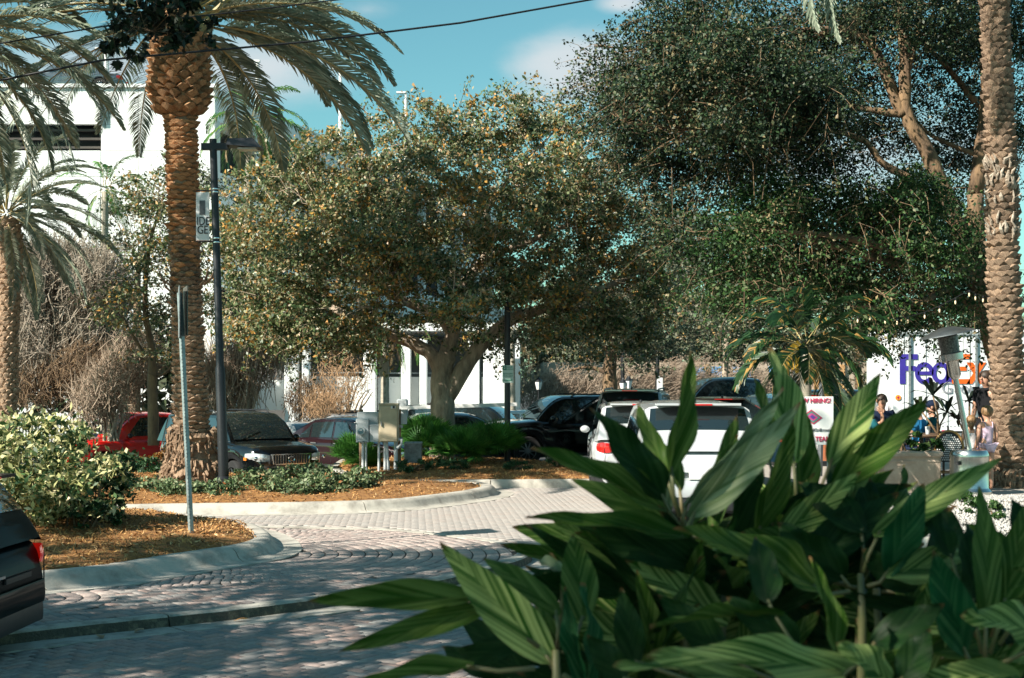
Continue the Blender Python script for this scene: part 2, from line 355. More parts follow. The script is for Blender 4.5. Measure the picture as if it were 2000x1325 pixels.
lowpoly = v2(offs(near, -.37))+[(3.6, 13), (3.6, 3.2), (-6, 3.2), (-6.5, near[0].y)]
lay(herring(lowpoly, R(57)), ZL, 'grey', lower, 300, gap=.009)

# islands
I1 = [G(x, y) for x, y in [(-500, 1215), (-200, 1185), (85, 1152), (230, 1137), (400, 1107), (500, 1092), (542, 1078), (536, 1058), (505, 1042), (450, 1031), (370, 1022), (250, 1014), (0, 1008), (-500, 1002)]]
I2 = [G(x, y) for x, y in [(-400, 1026), (0, 1016), (250, 1007), (560, 1003), (700, 1000), (800, 994), (870, 985), (930, 977), (966, 969), (974, 962), (950, 957), (840, 955), (700, 953)]]+[Vector((-3.4, 27.4, 0)), Vector((-3.9, 28.4, 0)), Vector((-16, 28.4, 0))]
B3 = [Vector(p) for p in [(-3.05, 27.0, 0), (-2.6, 26.75, 0), (-1, 26.8, 0), (1.4, 27.0, 0), (2.6, 27.1, 0), (2.8, 27.6, 0), (2.2, 30, 0), (1.0, 33.2, 0), (-1, 34.6, 0), (-4.1, 34.2, 0), (-4.0, 31, 0), (-3.3, 28.2, 0)]]
kprof = [(-.30, -.03), (-.30, .003), (-.06, .0), (.0, .03), (.045, .10), (.09, .14), (.14, .152), (.26, .15), (.26, -.05)]
kprof3 = [(-.02, -.06), (.0, .03), (.02, .13), (.04, .152), (.2, .15), (.2, -.05)]
# apron and crosswalk pavers
a_poly = v2(offs(full_near, .155))+v2([G(990, 1062), G(870, 1044), G(760, 1034), G(560, 1029), G(505, 1030)])+v2([G(600, 1080), G(500, 1110), G(230, 1150), G(-300, 1190)])
I1o = v2(offs(I1, -.30)); I2o = v2(offs(I2, -.30))
def cut(B, polys):
    k = np.ones(len(B), bool)
    for p in polys: k &= ~inpoly(B[:, 0], B[:, 1], p)
    return B[k]
apr = v2(offs(full_near[:-1], .165))+v2([G(1000, 1062), G(870, 1046), G(760, 1036), G(560, 1031), G(300, 1031), G(-300, 1031)])
ring_p = v2([G(213, 1151), G(426, 1140), G(700, 1130), G(900, 1112), G(1000, 1092), G(1010, 1074), G(985, 1063), G(870, 1046), G(760, 1036), G(560, 1031), G(400, 1031), G(200, 1090)])
cc1 = G(430, 1085)
Rg = cut(rings(ring_p, cc1, .5, 9), [I1o]); c0 = G(20, 1172)
ring_q = v2([G(-200, 1200), G(60, 1203), G(130, 1197), G(190, 1186), G(222, 1172), G(218, 1160), G(190, 1152), G(60, 1155), G(-200, 1175)])
Rq = cut(rings(ring_q, c0, .25, 3), [I1o])
Bg = cut(herring(apr, R(40)), [I1o, ring_p, ring_q])
lay(Bg, 0, 'grey', upper, 300, gap=.008); lay(np.concatenate([Rg, Rq]), 0, 'pink', upper, 0, gap=.009)
# far road
far_p = v2([G(1040, 1076), G(990, 1056), G(870, 1041), G(760, 1031), G(560, 1026), G(300, 1026), G(-600, 1026)])+[(-14, 26.9), (4.6, 26.9), (6.5, 20), (6.5, 17.2), (1.4, 16.6)]
Bf = cut(running(far_p, R(4)), [I1o, I2o, v2(B3)])
Bf = Bf[(np.abs(Bf[:, 0]/Bf[:, 1]) < .4)]
lay(Bf, 0, 'sand', upper, 0, gap=.002)
bd = strip([G(x, y) for x, y in [(1036, 1071), (990, 1059), (870, 1043), (760, 1033), (560, 1028), (300, 1028)]], -.02, .14, .004, 'kerb_band', concrete, seg=2.2)
bt = thing('flush_band', 'flush pale concrete band between ringed pavers and sunlit road', 'band', tuple(G(870, 1043))); bt['kind'] = 'structure'; reparent(bd, bt)
for nm, lab, pl, pr in (('kerb', 'rolled concrete kerb around the shrub island', I1, kprof), ('kerb', 'rolled concrete kerb of the island with the palm', I2[:-1], kprof), ('kerb', 'straight concrete kerb in front of the oak', B3+[B3[0]], kprof3)):
    k = thing(nm, lab, 'kerb', tuple(pl[3])); k['kind'] = 'structure'
    reparent(strip(pl, 0, 0, 0, 'kerb_segment', concrete, seg=2.6, prof=pr), k)

def bed(name, pl, inset, zb, mound, chips, flat=.0, clip=None):
    pl = offs(pl, inset); P2 = []
    for i in range(len(pl)):
        a, c = pl[i], pl[(i+1) % len(pl)]; n = max(1, int((c-a).length/.3)); P2 += [a.lerp(c, k/n) for k in range(n)]
    cx = sum(p.x for p in P2)/len(P2); cy = sum(p.y for p in P2)/len(P2); rows = []
    def hh(x, y, s): return zb+mound*(1-s**3)+.03*math.sin(x*3.1+y*2)*math.cos(y*2.7)+.02*math.sin(x*11)*math.sin(y*9)*(1-s**8)
    for s in [1.0, .985, .96, .93, .9, .86, .8, .74, .67, .6, .5, .4, .3, .2, .1, .01]:
        rows.append([(cx+(p.x-cx)*s, cy+(p.y-cy)*s, hh(cx+(p.x-cx)*s, cy+(p.y-cy)*s, s)-(.05 if s == 1 else 0)) for p in P2])
    m = MB(); m.grid(rows, True); o = m.build(name, mulch_m, kind='structure', smooth='all')
    n = chips; i = RNG.integers(0, len(P2), n); t = RNG.random(n); s = np.sqrt(RNG.random(n))
    A = np.array([(p.x, p.y) for p in P2]); q = A[i]*(1-t[:, None])+A[(i+1) % len(A)]*t[:, None]; X = cx+(q[:, 0]-cx)*s; Y = cy+(q[:, 1]-cy)*s
    if clip is not None: k = (X/Y > clip[0]) & (X/Y < clip[1]); X, Y, s = X[k], Y[k], s[k]; n = len(X)
    Z = np.array([hh(x, y, u) for x, y, u in zip(X, Y, s)])+.012
    a = RNG.random(n)*2*PI; l = RNG.uniform(.02, .06, n); wd = RNG.uniform(.004, .010, n); ti = RNG.normal(0, .5, n)
    C = np.stack([X, Y, Z], 1); D = np.stack([np.cos(a)*np.cos(ti), np.sin(a)*np.cos(ti), np.sin(ti)], 1)*l[:, None]; S = np.stack([-np.sin(a), np.cos(a), RNG.normal(0, .5, n)], 1)*wd[:, None]
    V = np.stack([C-D, C-S, C+D, C+S], 1).reshape(-1, 3)
    o2 = mesh_np('mulch_chips', V, np.arange(4*n).reshape(n, 4), chip_m, o, v=RNG.random(n)); o2['kind'] = 'stuff'
    return o
bed('mulch_bed', I1, .25, .14, .16, 30000, clip=(-.37, -.15))
bed('mulch_bed', I2, .25, .14, .14, 22000, clip=(-.30, -.0))
bed('mulch_bed', B3, .19, .14, .12, 16000)
# patio on the right: raised slab, sloping bed of white stones, kerb
ps = M('patio_paving', (.40, .36, .31), .85, col2=(.28, .25, .22), scale=4, bump=.2)
b = MB(); b.prism([(3.6, 18.7), (14, 18.7), (14, 33), (4.6, 33), (3.4, 24)], -.5, .42); patio = b.build('patio', ps, kind='structure')
b = MB(); b.grid([[(x, 17.1, .13) for x in (3.4, 6, 9, 14)], [(x, 18.71, .40) for x in (3.4, 6, 9, 14)]]); sb_ = b.build('stone_bed', M('bed_soil', (.4, .38, .34), .9, var=.3, scale=30), kind='structure')
n = 9000; X = RNG.uniform(4.2, 9, n); Y = RNG.uniform(17.15, 19.6, n); Z = np.where(Y < 18.7, .13+(Y-17.1)/1.6*.27, .42)+.015
T = np.array([(1, 0, 0), (-1, 0, 0), (0, 1, 0), (0, -1, 0), (0, 0, 1), (0, 0, -1)], float); fo = np.array([(0, 2, 4), (2, 1, 4), (1, 3, 4), (3, 0, 4), (2, 0, 5), (1, 2, 5), (3, 1, 5), (0, 3, 5)])
V = (np.stack([X, Y, Z], 1)[:, None]+T[None]*RNG.uniform(.012, .035, (n, 6, 1))).reshape(-1, 3)
o = mesh_np('white_pebbles', V, (fo[None]+(np.arange(n)*6)[:, None, None]).reshape(-1, 3), M('white_pebble', (.42, .40, .37), .8, var=.1), sb_); o['kind'] = 'stuff'
kp = thing('kerb', 'concrete kerb in front of white stones at the patio', 'kerb', (5, 17, 0)); kp['kind'] = 'structure'
reparent(strip([Vector((3.4, 16.95, 0)), Vector((14, 16.95, 0))], 0, 0, 0, 'kerb_segment', concrete, seg=2.4, prof=kprof3), kp)
# ------------------------------------------------------------ leaves, trees, palms
def leaf_cloud(name, C, size, mat, parent, off, asp=.55, up=.35, v=None, fold=.25, face=None, sun=.75):
    n = len(C); a = RNG.normal(size=(n, 3)); a /= np.linalg.norm(a, axis=1)[:, None]
    nn = RNG.normal(size=(n, 3)); nn[:, 2] += up*2
    nn += (np.array(tuple(SD))*sun if face is None else np.array(face))[None]
    b = np.cross(nn, a); b /= np.linalg.norm(b, axis=1)[:, None]+1e-9; c = np.cross(a, b)
    L = (size*RNG.uniform(.5, 1.5, n))[:, None]; Wd = L*asp*.5
    V = np.stack([C-a*L*.5, C+b*Wd+c*Wd*fold, C+a*L*.5, C-b*Wd+c*Wd*fold], 1).reshape(-1, 3)
    if v is None: v = RNG.random(n)
    o = mesh_np(name, V, np.arange(4*n).reshape(n, 4), mat, parent, off=off, v=v); o['kind'] = 'stuff'; return o
def clump_pts(c, r, n, sub=None, shell=.55):
    """leaf positions gathered in many small tufts spread over the outer part of an ellipsoid"""
    c = np.array(c); r = np.array(r); k = sub or max(6, n//60); tight = .15 if shell != .35 else .125
    d = RNG.normal(size=(k, 3)); d /= np.linalg.norm(d, axis=1)[:, None]; rad = (shell+(1-shell)*RNG.random(k)**.6)*np.where(RNG.random(k) < .16, RNG.uniform(1, 1.32, k), 1)
    t = c+d*r*rad[:, None]; i = RNG.integers(0, k, n); sr = tight*np.mean(r)
    return t[i]+RNG.normal(size=(n, 3))*np.array([sr, sr, sr*.6])*(.5+RNG.random(k)[i][:, None]), t
def limb(m, pts, r0, r1, n=8, wob=.04):
    pts = [Vector(p) for p in pts]; out = []
    for a, b in zip(pts, pts[1:]):
        for k in range(4): out.append(a.lerp(b, k/4))
    out.append(pts[-1])
    for _ in range(2): out = [out[0]]+[(out[i-1]+out[i]*2+out[i+1])/4 for i in range(1, len(out)-1)]+[out[-1]]
    k = len(out); out = [p+Vector([random.gauss(0, wob*(.3 if i == 0 else 1))*r0 for _ in range(3)]) for i, p in enumerate(out)]
    m.tube(out, [(r0+(r1-r0)*i/(k-1))*(1+random.gauss(0, .05)) for i in range(k)], n); return out
def twigs(m, targets, nodes, r=.02, n=3, sag=.15):
    nd = np.array([tuple(p) for p in nodes])
    for t in targets:
        dd = ((nd-np.array(t))**2).sum(1)+RNG.random(len(nd))*2.5; k = np.argmin(dd); a = Vector(nd[k]); b = Vector(t); L = (b-a).length
        if L > 1.3: a = a.lerp(b, 1-random.uniform(.7, 1.3)/L); L = (b-a).length
        mid = a.lerp(b, .5)+Vector([random.gauss(0, .12*L) for _ in range(3)]); mid2 = a.lerp(b, .8)+Vector([random.gauss(0, .08*L) for _ in range(3)])
        rr = min(r*(.4+L*.3), r*1.4); m.tube([a, mid, mid2, b], [rr, rr*.7, rr*.4, rr*.2], n, cap=False)
def tree(name, label, base, limbs, clumps, mat, leaf, bark, dens=1.0, d0=30, group=None, twr=.02, dz=1.8, asp=.55, shell=.5, twn=1.0, up=.35, rr=None, depth=(-2.2, 2.2), sun=.9, spray=0, hang=-.2):
    t = thing(name, label, 'tree', base, 0, group); tm = MB(); nodes = []
    for L in limbs: nodes += limb(tm, L[0], L[1], L[2], 9 if L[1] > .12 else 6)
    C = []; T = []
    for q in clumps:
        px, py, rx, ry = q[:4]; dd = d0+(q[4] if len(q) > 4 else random.uniform(*depth)); s = F/dd
        n = int(rx*ry/100*dens*(q[5] if len(q) > 5 else 1))
        a, b = clump_pts(P(px, py, dd), (rx/s, dz, ry/s), n, sub=max(8, int(n/(55 if shell != .35 else 95))), shell=shell); C.append(a); T.append(b)
    sprays = []
    if spray:                                # loose shoots standing out of the crown: ragged outline, gaps between
        for q in clumps:
            dd = d0+(q[4] if len(q) > 4 else random.uniform(*depth)); s = F/dd; c = np.array(P(q[0], q[1], dd)); r = np.array((q[2]/s, dz, q[3]/s))
            for _ in range(spray):
                d = RNG.normal(size=3); d /= np.linalg.norm(d); a = c+d*r*RNG.uniform(.6, 1.0); o_ = d*np.array((1, 1, .5))+RNG.normal(size=3)*.4+np.array((0, 0, hang)); o_ /= np.linalg.norm(o_); L_ = RNG.uniform(.35, 1.0); m_ = int(42*L_*dens/70)+8
                t_ = RNG.random(m_)**.8; C.append(a+o_*L_*t_[:, None]+RNG.normal(size=(m_, 3))*(.035+.10*(1-t_))[:, None]+np.array((0, 0, hang*.35))*(t_**2)[:, None]); sprays.append((a, a+o_*L_))
    C = np.concatenate(C); T = np.concatenate(T)
    k = RNG.permutation(len(T))[:int(len(T)*twn)]; tw = MB(); twigs(tw, T[k], nodes, twr)
    for a, b in sprays: tw.tube([Vector(a), Vector((a+b)/2)+Vector((0, 0, .04)), Vector(b)+Vector((0, 0, hang*.3))], [twr*.6, twr*.4, twr*.15], 3, cap=False)
    tm.build('trunk', bark, t, base, smooth='all'); tw.build('twigs', bark, t, base, kind='stuff')
    v = RNG.random(len(C))**1.1; lo = .16*np.sin(C[:, 0]*1.7)*np.cos(C[:, 2]*1.9+C[:, 1]); v = np.clip(v+lo, 0, 1)
    leaf_cloud('crown', C, leaf, mat, t, base, asp=asp, v=v, up=up, sun=sun); return t
oak_leaf = LM('oak_leaves', [(0, (.03, .065, .025)), (.2, (.085, .15, .05)), (.45, (.20, .245, .10)), (.68, (.36, .35, .19)), (.85, (.46, .34, .19)), (.93, (.64, .30, .07)), (1, (.68, .38, .08))], trans=.28, rough=.42, spec=.5)
oak_leaf2 = LM('far_oak_leaves', [(0, (.03, .045, .025)), (.4, (.09, .12, .055)), (.75, (.18, .19, .125)), (.95, (.28, .26, .19)), (1, (.4, .24, .07))], trans=.15)
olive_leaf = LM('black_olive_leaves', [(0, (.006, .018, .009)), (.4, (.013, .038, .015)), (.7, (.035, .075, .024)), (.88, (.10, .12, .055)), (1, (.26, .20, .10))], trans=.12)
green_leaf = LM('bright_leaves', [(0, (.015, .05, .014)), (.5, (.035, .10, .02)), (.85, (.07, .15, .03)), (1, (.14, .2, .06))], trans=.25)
near_leaf = LM('overhang_leaves', [(0, (.006, .014, .009)), (.6, (.014, .032, .015)), (1, (.03, .06, .02))], trans=.1)
dry_leaf = LM('dry_twig_leaves', [(0, (.13, .10, .07)), (.5, (.28, .21, .15)), (1, (.42, .33, .25))], trans=.1)

def PL(l, d): return [P(*(q if len(q) > 2 else (q[0], q[1], d))) for q in l]
# big live oak in the middle
D = 33
oak = [(PL([(862, 925), (864, 860), (863, 790), (862, 730), (870, 690)], D), .30, .24), (PL([(870, 700), (884, 655), (890, 610), (905, 550), (955, 500), (948, 400), (915, 300)], D), .20, .05),
 (PL([(868, 745), (845, 690), (800, 668), (750, 650), (690, 622), (620, 590, D+1), (540, 555, D+2), (470, 540, D+2)], D), .19, .04),
 (PL([(884, 660), (868, 622), (800, 592), (735, 565, D-1), (695, 510, D-1.5), (640, 420, D-2)], D), .15, .04), (PL([(872, 775), (905, 720), (945, 665), (1000, 620), (1060, 603), (1110, 585, D-1), (1190, 560, D-1), (1260, 520, D)], D), .21, .05),
 (PL([(1060, 603), (1090, 606, D+1), (1150, 600, D+2)], D), .1, .04), (PL([(955, 500), (1040, 470), (1130, 430), (1210, 400, D+1)], D), .09, .03), (PL([(905, 560), (840, 470, D+1), (760, 380, D+1), (700, 300, D+1)], D), .1, .03),
 (PL([(950, 410), (1010, 330), (1080, 260)], D), .07, .02), (PL([(800, 592), (760, 600, D-2), (700, 600, D-3)], D), .07, .02)]
oc = [(545, 420, 120, 100), (475, 500, 70, 75), (520, 370, 70, 50, 0, .8), (640, 330, 105, 85), (750, 300, 105, 75), (860, 265, 110, 75), (985, 235, 95, 60, 0), (1070, 280, 100, 75), (1160, 370, 100, 85), (1225, 460, 90, 85), (1270, 520, 60, 60), (1100, 440, 110, 85),
 (960, 370, 120, 75, 1.5, .6), (820, 420, 120, 90), (700, 450, 125, 95, -2.5), (600, 500, 110, 70, -2.5), (640, 570, 105, 60, 2), (800, 530, 110, 50, -3), (905, 600, 65, 45, -3.2), (1180, 560, 85, 55), (1250, 600, 70, 55), (540, 610, 80, 60, 2, .8), (650, 640, 100, 45, 3, .8),
 (480, 580, 60, 50, 1.5, .8), (1040, 520, 100, 60, 1, .6), (880, 480, 110, 55, -1.5), (1090, 350, 100, 70, -2.5), (660, 400, 110, 80, 1), (1000, 650, 50, 40, 3, .6), (1130, 640, 50, 40, 3, .7), (490, 640, 60, 45, 0, .8), (570, 660, 70, 40, 0, .8), (660, 610, 80, 45, -1.5), (740, 650, 70, 35, 2, .8), (1060, 550, 90, 50, -1.5), (1150, 610, 80, 50, -1), (1240, 650, 60, 45, 1), (960, 560, 70, 50, -2), (1010, 430, 90, 60, -2.5), (860, 350, 100, 60, -2.5), (760, 520, 70, 50, -3), (560, 560, 80, 50, -1), (705, 665, 45, 25, -1, .8), (785, 615, 45, 28, -2, .8), (955, 670, 40, 30, 1, .7), (1060, 640, 50, 35, -1, .8), (610, 665, 60, 30, -1, .9), (520, 640, 60, 30, -1, .9), (900, 640, 40, 30, 2, .6)]
tree('oak_tree', 'broad live oak with orange tinged leaves and forked trunk on mulch bed', tuple(P(862, 915, D)), oak, oc, oak_leaf, .088, bark_m, dens=66, d0=D, twr=.014, twn=.3, dz=1.5, shell=.35, sun=1.4, up=.1, spray=18, hang=-.05)
# second oak left, partly behind the palm
D = 38
tree('oak_tree', 'smaller oak with orange tinged leaves directly behind the date palm', tuple(P(300, 850, D)), [(PL([(300, 870), (298, 800), (297, 735), (300, 690)], D), .16, .12), (PL([(300, 700), (280, 600), (290, 480), (320, 380)], D), .1, .03), (PL([(298, 720), (250, 640), (230, 600)], D), .06, .02), (PL([(300, 740), (325, 728), (345, 700)], D), .05, .02)],
 [(310, 380, 90, 60), (280, 460, 60, 70, -1), (320, 540, 75, 80), (250, 600, 60, 55, -1), (290, 660, 60, 50), (360, 460, 70, 70, 1), (400, 560, 70, 70, 1), (330, 700, 45, 35, 0, .6)], oak_leaf, .095, bark_dk, dens=42, d0=D, twn=.5)
D = 55
tree('oak_tree', 'hazy grey green oak low behind the palm fronds and white wall', tuple(P(260, 860, D)), [(PL([(262, 870), (265, 700), (270, 500)], D), .25, .1)], [(285, 385, 60, 40, 0), (250, 420, 50, 50, 0), (420, 400, 60, 60, 1), (230, 480, 60, 60, 1), (380, 350, 50, 40, 1)], oak_leaf2, .13, bark_dk, dens=30, d0=D)
# trees right of the big oak
D = 50
tree('oak_tree', 'dark trunked oak between the black sport utility and dry hedge', tuple(P(1190, 830, D)), [(PL([(1192, 840), (1192, 770), (1190, 720), (1200, 660), (1190, 560)], D), .34, .14), (PL([(1188, 730), (1150, 715), (1110, 725)], D), .1, .04), (PL([(1200, 690), (1240, 640), (1300, 610)], D), .14, .04), (PL([(1190, 690), (1150, 640), (1120, 600)], D), .12, .04)],
 [(1130, 610, 80, 60), (1210, 640, 80, 55), (1290, 640, 80, 60), (1370, 560, 90, 60), (1340, 650, 60, 50), (1270, 690, 60, 40), (1300, 500, 90, 70, 1), (1200, 540, 90, 60, 1), (1140, 680, 50, 30), (1080, 640, 50, 50)], oak_leaf2, .12, bark_dk, dens=38, d0=D)
D = 62
tree('oak_tree', 'pale grey leaved tree beyond the dark pickup', tuple(P(1420, 840, D)), [(PL([(1420, 840), (1415, 740), (1420, 640)], D), .2, .1)], [(1420, 600, 70, 60), (1380, 640, 60, 50), (1450, 660, 60, 50), (1400, 700, 50, 30, 0, .6), (1480, 580, 60, 50), (1330, 580, 60, 50)], oak_leaf2, .13, bark_gr, dens=36, d0=D)
tree('oak_tree', 'olive green tree behind the brown pole and truck', tuple(P(1680, 850, D)), [(PL([(1680, 850), (1675, 700), (1680, 600)], D), .2, .1)], [(1680, 650, 80, 60), (1640, 700, 60, 60), (1700, 720, 60, 50), (1560, 680, 60, 60), (1540, 620, 70, 60)], oak_leaf2, .13, bark_dk, dens=36, d0=D)
# big dark tree over the patio
D = 26
bo = [(PL([(1985, 960), (1972, 800), (1945, 690), (1918, 560), (1905, 450), (1905, 380)], D), .19, .15), (PL([(1945, 690), (1912, 560), (1870, 440), (1845, 380), (1815, 300), (1765, 225), (1768, 150), (1765, 60), (1750, -30)], D), .19, .09),
 (PL([(1765, 225), (1745, 190), (1720, 110), (1690, 75), (1650, 55), (1560, 60)], D), .12, .04), (PL([(1765, 225), (1700, 215), (1640, 205), (1560, 190), (1430, 180, D-1)], D), .07, .03), (PL([(1905, 380), (1930, 200), (1925, 50), (1940, -60)], D), .15, .06),
 (PL([(1768, 150), (1800, 40), (1790, -40)], D), .07, .03), (PL([(1870, 440), (1780, 350), (1720, 320), (1690, 270), (1600, 250, D-1), (1450, 300, D-2)], D), .09, .03), (PL([(1900, 540), (1800, 500, D-1), (1640, 460, D-2), (1480, 450, D-3)], D), .1, .03),
 (PL([(1650, 55), (1450, 110), (1280, 100), (1160, 90)], D), .05, .015), (PL([(1600, 250, D-1), (1400, 260, D-2), (1220, 240, D-2)], D), .05, .015), (PL([(1905, 200), (1850, 130), (1760, 40)], D+1), .07, .03), (PL([(1900, 300), (1800, 260), (1740, 150)], D+1), .05, .02)]
bc = [(1310, 110, 100, 75), (1225, 140, 50, 40, 0, .7), (1430, 70, 130, 85), (1580, 110, 130, 90), (1700, 40, 120, 60), (1850, 40, 110, 70), (1960, 60, 80, 90), (1240, 230, 80, 60), (1380, 200, 120, 85), (1520, 220, 130, 85), (1260, 320, 70, 55), (1360, 310, 100, 80), (1490, 330, 120, 80),
 (1620, 320, 90, 60, 1, .8), (1330, 400, 70, 50, 0, .8), (1650, 30, 120, 60, 1), (1800, 120, 90, 50, 2, .5), (1960, 250, 60, 100, 2), (1900, 330, 70, 60, 3, .5), (1800, 430, 80, 60, 3, .7), (1700, 180, 70, 50, 2, .5), (1330, 30, 110, 55), (1480, 140, 110, 60, -2), (1400, 120, 130, 60, -3), (1560, 170, 120, 50, -3.5), (1300, 190, 110, 60, -2.5), (1440, 260, 120, 50, -3), (1600, 230, 90, 60, -2.5), (1190, 110, 35, 18, 0, .5), (1185, 180, 30, 16, 0, .5), (1330, 470, 60, 50, -1), (1215, 270, 50, 50, 0, .7), (1860, 190, 70, 60, 2.5, .55), (1810, 290, 60, 60, 2.5, .6), (1900, 270, 60, 70, 3, .55), (1720, 250, 70, 50, 2, .7), (1880, 110, 80, 50, 1, .7), (1200, 200, 60, 40, -1, .8)]
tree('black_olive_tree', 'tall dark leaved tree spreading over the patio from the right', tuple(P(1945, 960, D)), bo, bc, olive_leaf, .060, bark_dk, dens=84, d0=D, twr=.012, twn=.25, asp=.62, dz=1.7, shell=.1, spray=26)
D = 24.5
b2 = [(PL([(1965, 980, 27), (1960, 800, 27), (1935, 640, 27), (1860, 560, 26), (1700, 500), (1520, 450), (1420, 480)], D), .13, .03), (PL([(1860, 560, 26), (1780, 600), (1650, 600)], D), .06, .02)]
bc2 = [(1500, 410, 110, 65), (1620, 420, 110, 70), (1750, 420, 90, 60), (1430, 470, 90, 60), (1550, 500, 120, 70), (1700, 500, 110, 75), (1840, 480, 90, 80), (1900, 560, 60, 80), (1630, 570, 110, 55), (1760, 600, 90, 55), (1480, 550, 90, 50), (1850, 610, 50, 25, 0, .5), (1700, 630, 50, 25, 0, .5), (1420, 560, 60, 50, 0, .7), (1780, 380, 70, 50)]
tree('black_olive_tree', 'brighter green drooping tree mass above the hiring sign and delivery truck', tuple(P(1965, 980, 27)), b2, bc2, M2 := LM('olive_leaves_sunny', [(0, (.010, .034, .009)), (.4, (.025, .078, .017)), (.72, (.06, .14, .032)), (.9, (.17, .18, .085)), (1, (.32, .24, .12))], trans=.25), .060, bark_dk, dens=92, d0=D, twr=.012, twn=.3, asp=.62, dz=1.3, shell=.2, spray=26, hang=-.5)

# ---- trees beside and behind the photographer: they shade the foreground; one twig hangs into view
def shade_tree(base, clumps, label):
    t = thing('oak_tree', label, 'tree', base); m = MB(); x, y, z = base
    nd = limb(m, [(x, y, z), (x+.1, y, z+2.5), (x+.3, y+.2, z+5), (x+.2, y+.5, z+7.5)], .32, .12); C = []
    for (cx, cy, cz, r, n) in clumps:
        nd += limb(m, [nd[8], Vector(nd[8]).lerp(Vector((cx, cy, cz)), .6)+Vector((0, 0, .5)), (cx, cy, cz)], .1, .03, 6)
        a, _ = clump_pts((cx, cy, cz), (r, r, r*.55), n, sub=int(n/70), shell=.3); C.append(a)
    m.build('trunk', bark_m, t, base, smooth='all'); C = np.concatenate(C)
    leaf_cloud('crown', C, .15, near_leaf, t, base, asp=.6); return t
# ------------------------------------------------------------ palms
def frond_mesh(name, L, e0, curl, n, ll, wd, mats, vee=.35, droop=.5, rnd=None, r0=.03, start=.14, fwd=.75):
    rnd = rnd or random.Random(3); K = 14; pts = []; p = Vector((0, 0, 0)); ths = []; sidebend = rnd.uniform(-.25, .25)
    for i in range(K+1):
        s = i/K; th = e0-curl*s**1.35; ths.append(th); pts.append(p.copy()); ps = sidebend*s*s
        p = p+Vector((math.cos(th)*math.cos(ps), math.cos(th)*math.sin(ps), math.sin(th)))*L/K
    m = MB(); m.mi = 1; m.av = .5; m.tube(pts, [r0*(1-.85*i/K) for i in range(K+1)], 4, cap=False, ell=.7); m.mi = 0
    for i in range(n):
        s = start+(1-start)*(i+.5)/n; f = s*K; k = min(int(f), K-1); q = pts[k].lerp(pts[k+1], f-k); t = (pts[k+1]-pts[k]).normalized()
        sd = t.cross(Vector((0, 0, 1))).normalized(); up = sd.cross(t)
        l = ll*(math.sin(PI*min(1, (s-start)/(1-start)*.82+.16))**.7)*rnd.uniform(.85, 1.1)
        for sg in (-1, 1):
            m.av = rnd.random()
            fw = fwd+.5*s+rnd.gauss(0, .08); d = (t*fw+sd*sg*.85+up*(vee+rnd.gauss(0, .12))).normalized(); mid = q+d*l*.55
            d2 = (d+Vector((0, 0, -droop*rnd.uniform(.6, 1.3)))).normalized(); tip = mid+d2*l*.45
            wv = d.cross(up).normalized()*wd*.5 if abs(d.dot(up)) < .99 else t*wd*.5; wv = (wv*.5+up*wd*.25+t*wd*.2).normalized()*wd*.5
            m.add([q-wv*.5, q+wv*.5, mid+wv, mid-wv, tip-wv*.12, tip+wv*.12], [(0, 1, 2, 3), (3, 2, 5, 4)])
    me = m.build(name, mats, None); d_ = me.data; bpy.data.objects.remove(me); return d_
rach = M('frond_midrib', (.42, .33, .14), .6, var=.3)
date_leaf = LM('date_palm_leaflets', [(0, (.15, .195, .135)), (.4, (.26, .31, .22)), (.8, (.38, .42, .31)), (1, (.48, .48, .36))], trans=.14, rough=.4)
green_frond = LM('green_palm_leaflets', [(0, (.03, .11, .02)), (.5, (.09, .25, .045)), (.9, (.18, .38, .08)), (1, (.4, .3, .1))], trans=.25, rough=.4)
tan_frond = LM('dry_palm_leaflets', [(0, (.2, .13, .06)), (.6, (.38, .27, .15)), (1, (.5, .38, .22))], trans=.2)
dark_frond = LM('dark_palm_leaflets', [(0, (.01, .035, .014)), (.6, (.025, .075, .025)), (.86, (.05, .11, .03)), (.93, (.45, .26, .07)), (1, (.5, .3, .1))], trans=.2, rough=.4)  # deep green leaflets with some orange ones, for the dark palm
boot_m = M('palm_boot', (.44, .25, .12), .85, col2=(.20, .10, .045), scale=9, bump=.5, orand=.25)
boot_pale = M('palm_trunk_scar', (.42, .29, .195), .9, col2=(.17, .11, .07), scale=11, bump=.9, orand=.4)
def_trunk = M('palm_trunk', (.40, .27, .17), .95, col2=(.20, .12, .07), scale=8, bump=1, bscale=25)
root_m = M('palm_root_mass', (.34, .23, .15), .95, col2=(.14, .085, .05), scale=7, bump=1, bscale=30)
def boot_mesh(pale):
    m = MB(); m.add([(-.5, 0, -.1), (0, 0, -.62), (.5, 0, -.1), (.26, .05, .42), (-.26, .05, .42), (-.36, .5, .12), (0, .42, -.3), (.36, .5, .12), (.16, .62, .34), (-.16, .62, .34)],
          [(0, 1, 6, 5), (1, 2, 7, 6), (2, 3, 8, 7), (3, 4, 9, 8), (4, 0, 5, 9), (5, 6, 7, 8, 9)])
    o = m.build('leaf_base', boot_pale if pale else boot_m, None); d = o.data; bpy.data.objects.remove(o); return d
BOOT, SCAR = boot_mesh(False), boot_mesh(True)
SCARO = SCAR.copy(); SCARO.name = 'leaf_base_orange'; SCARO.materials.clear(); SCARO.materials.append(M('palm_scar_orange', (.52, .28, .13), .9, col2=(.30, .14, .06), scale=9, bump=.6, orand=.22))
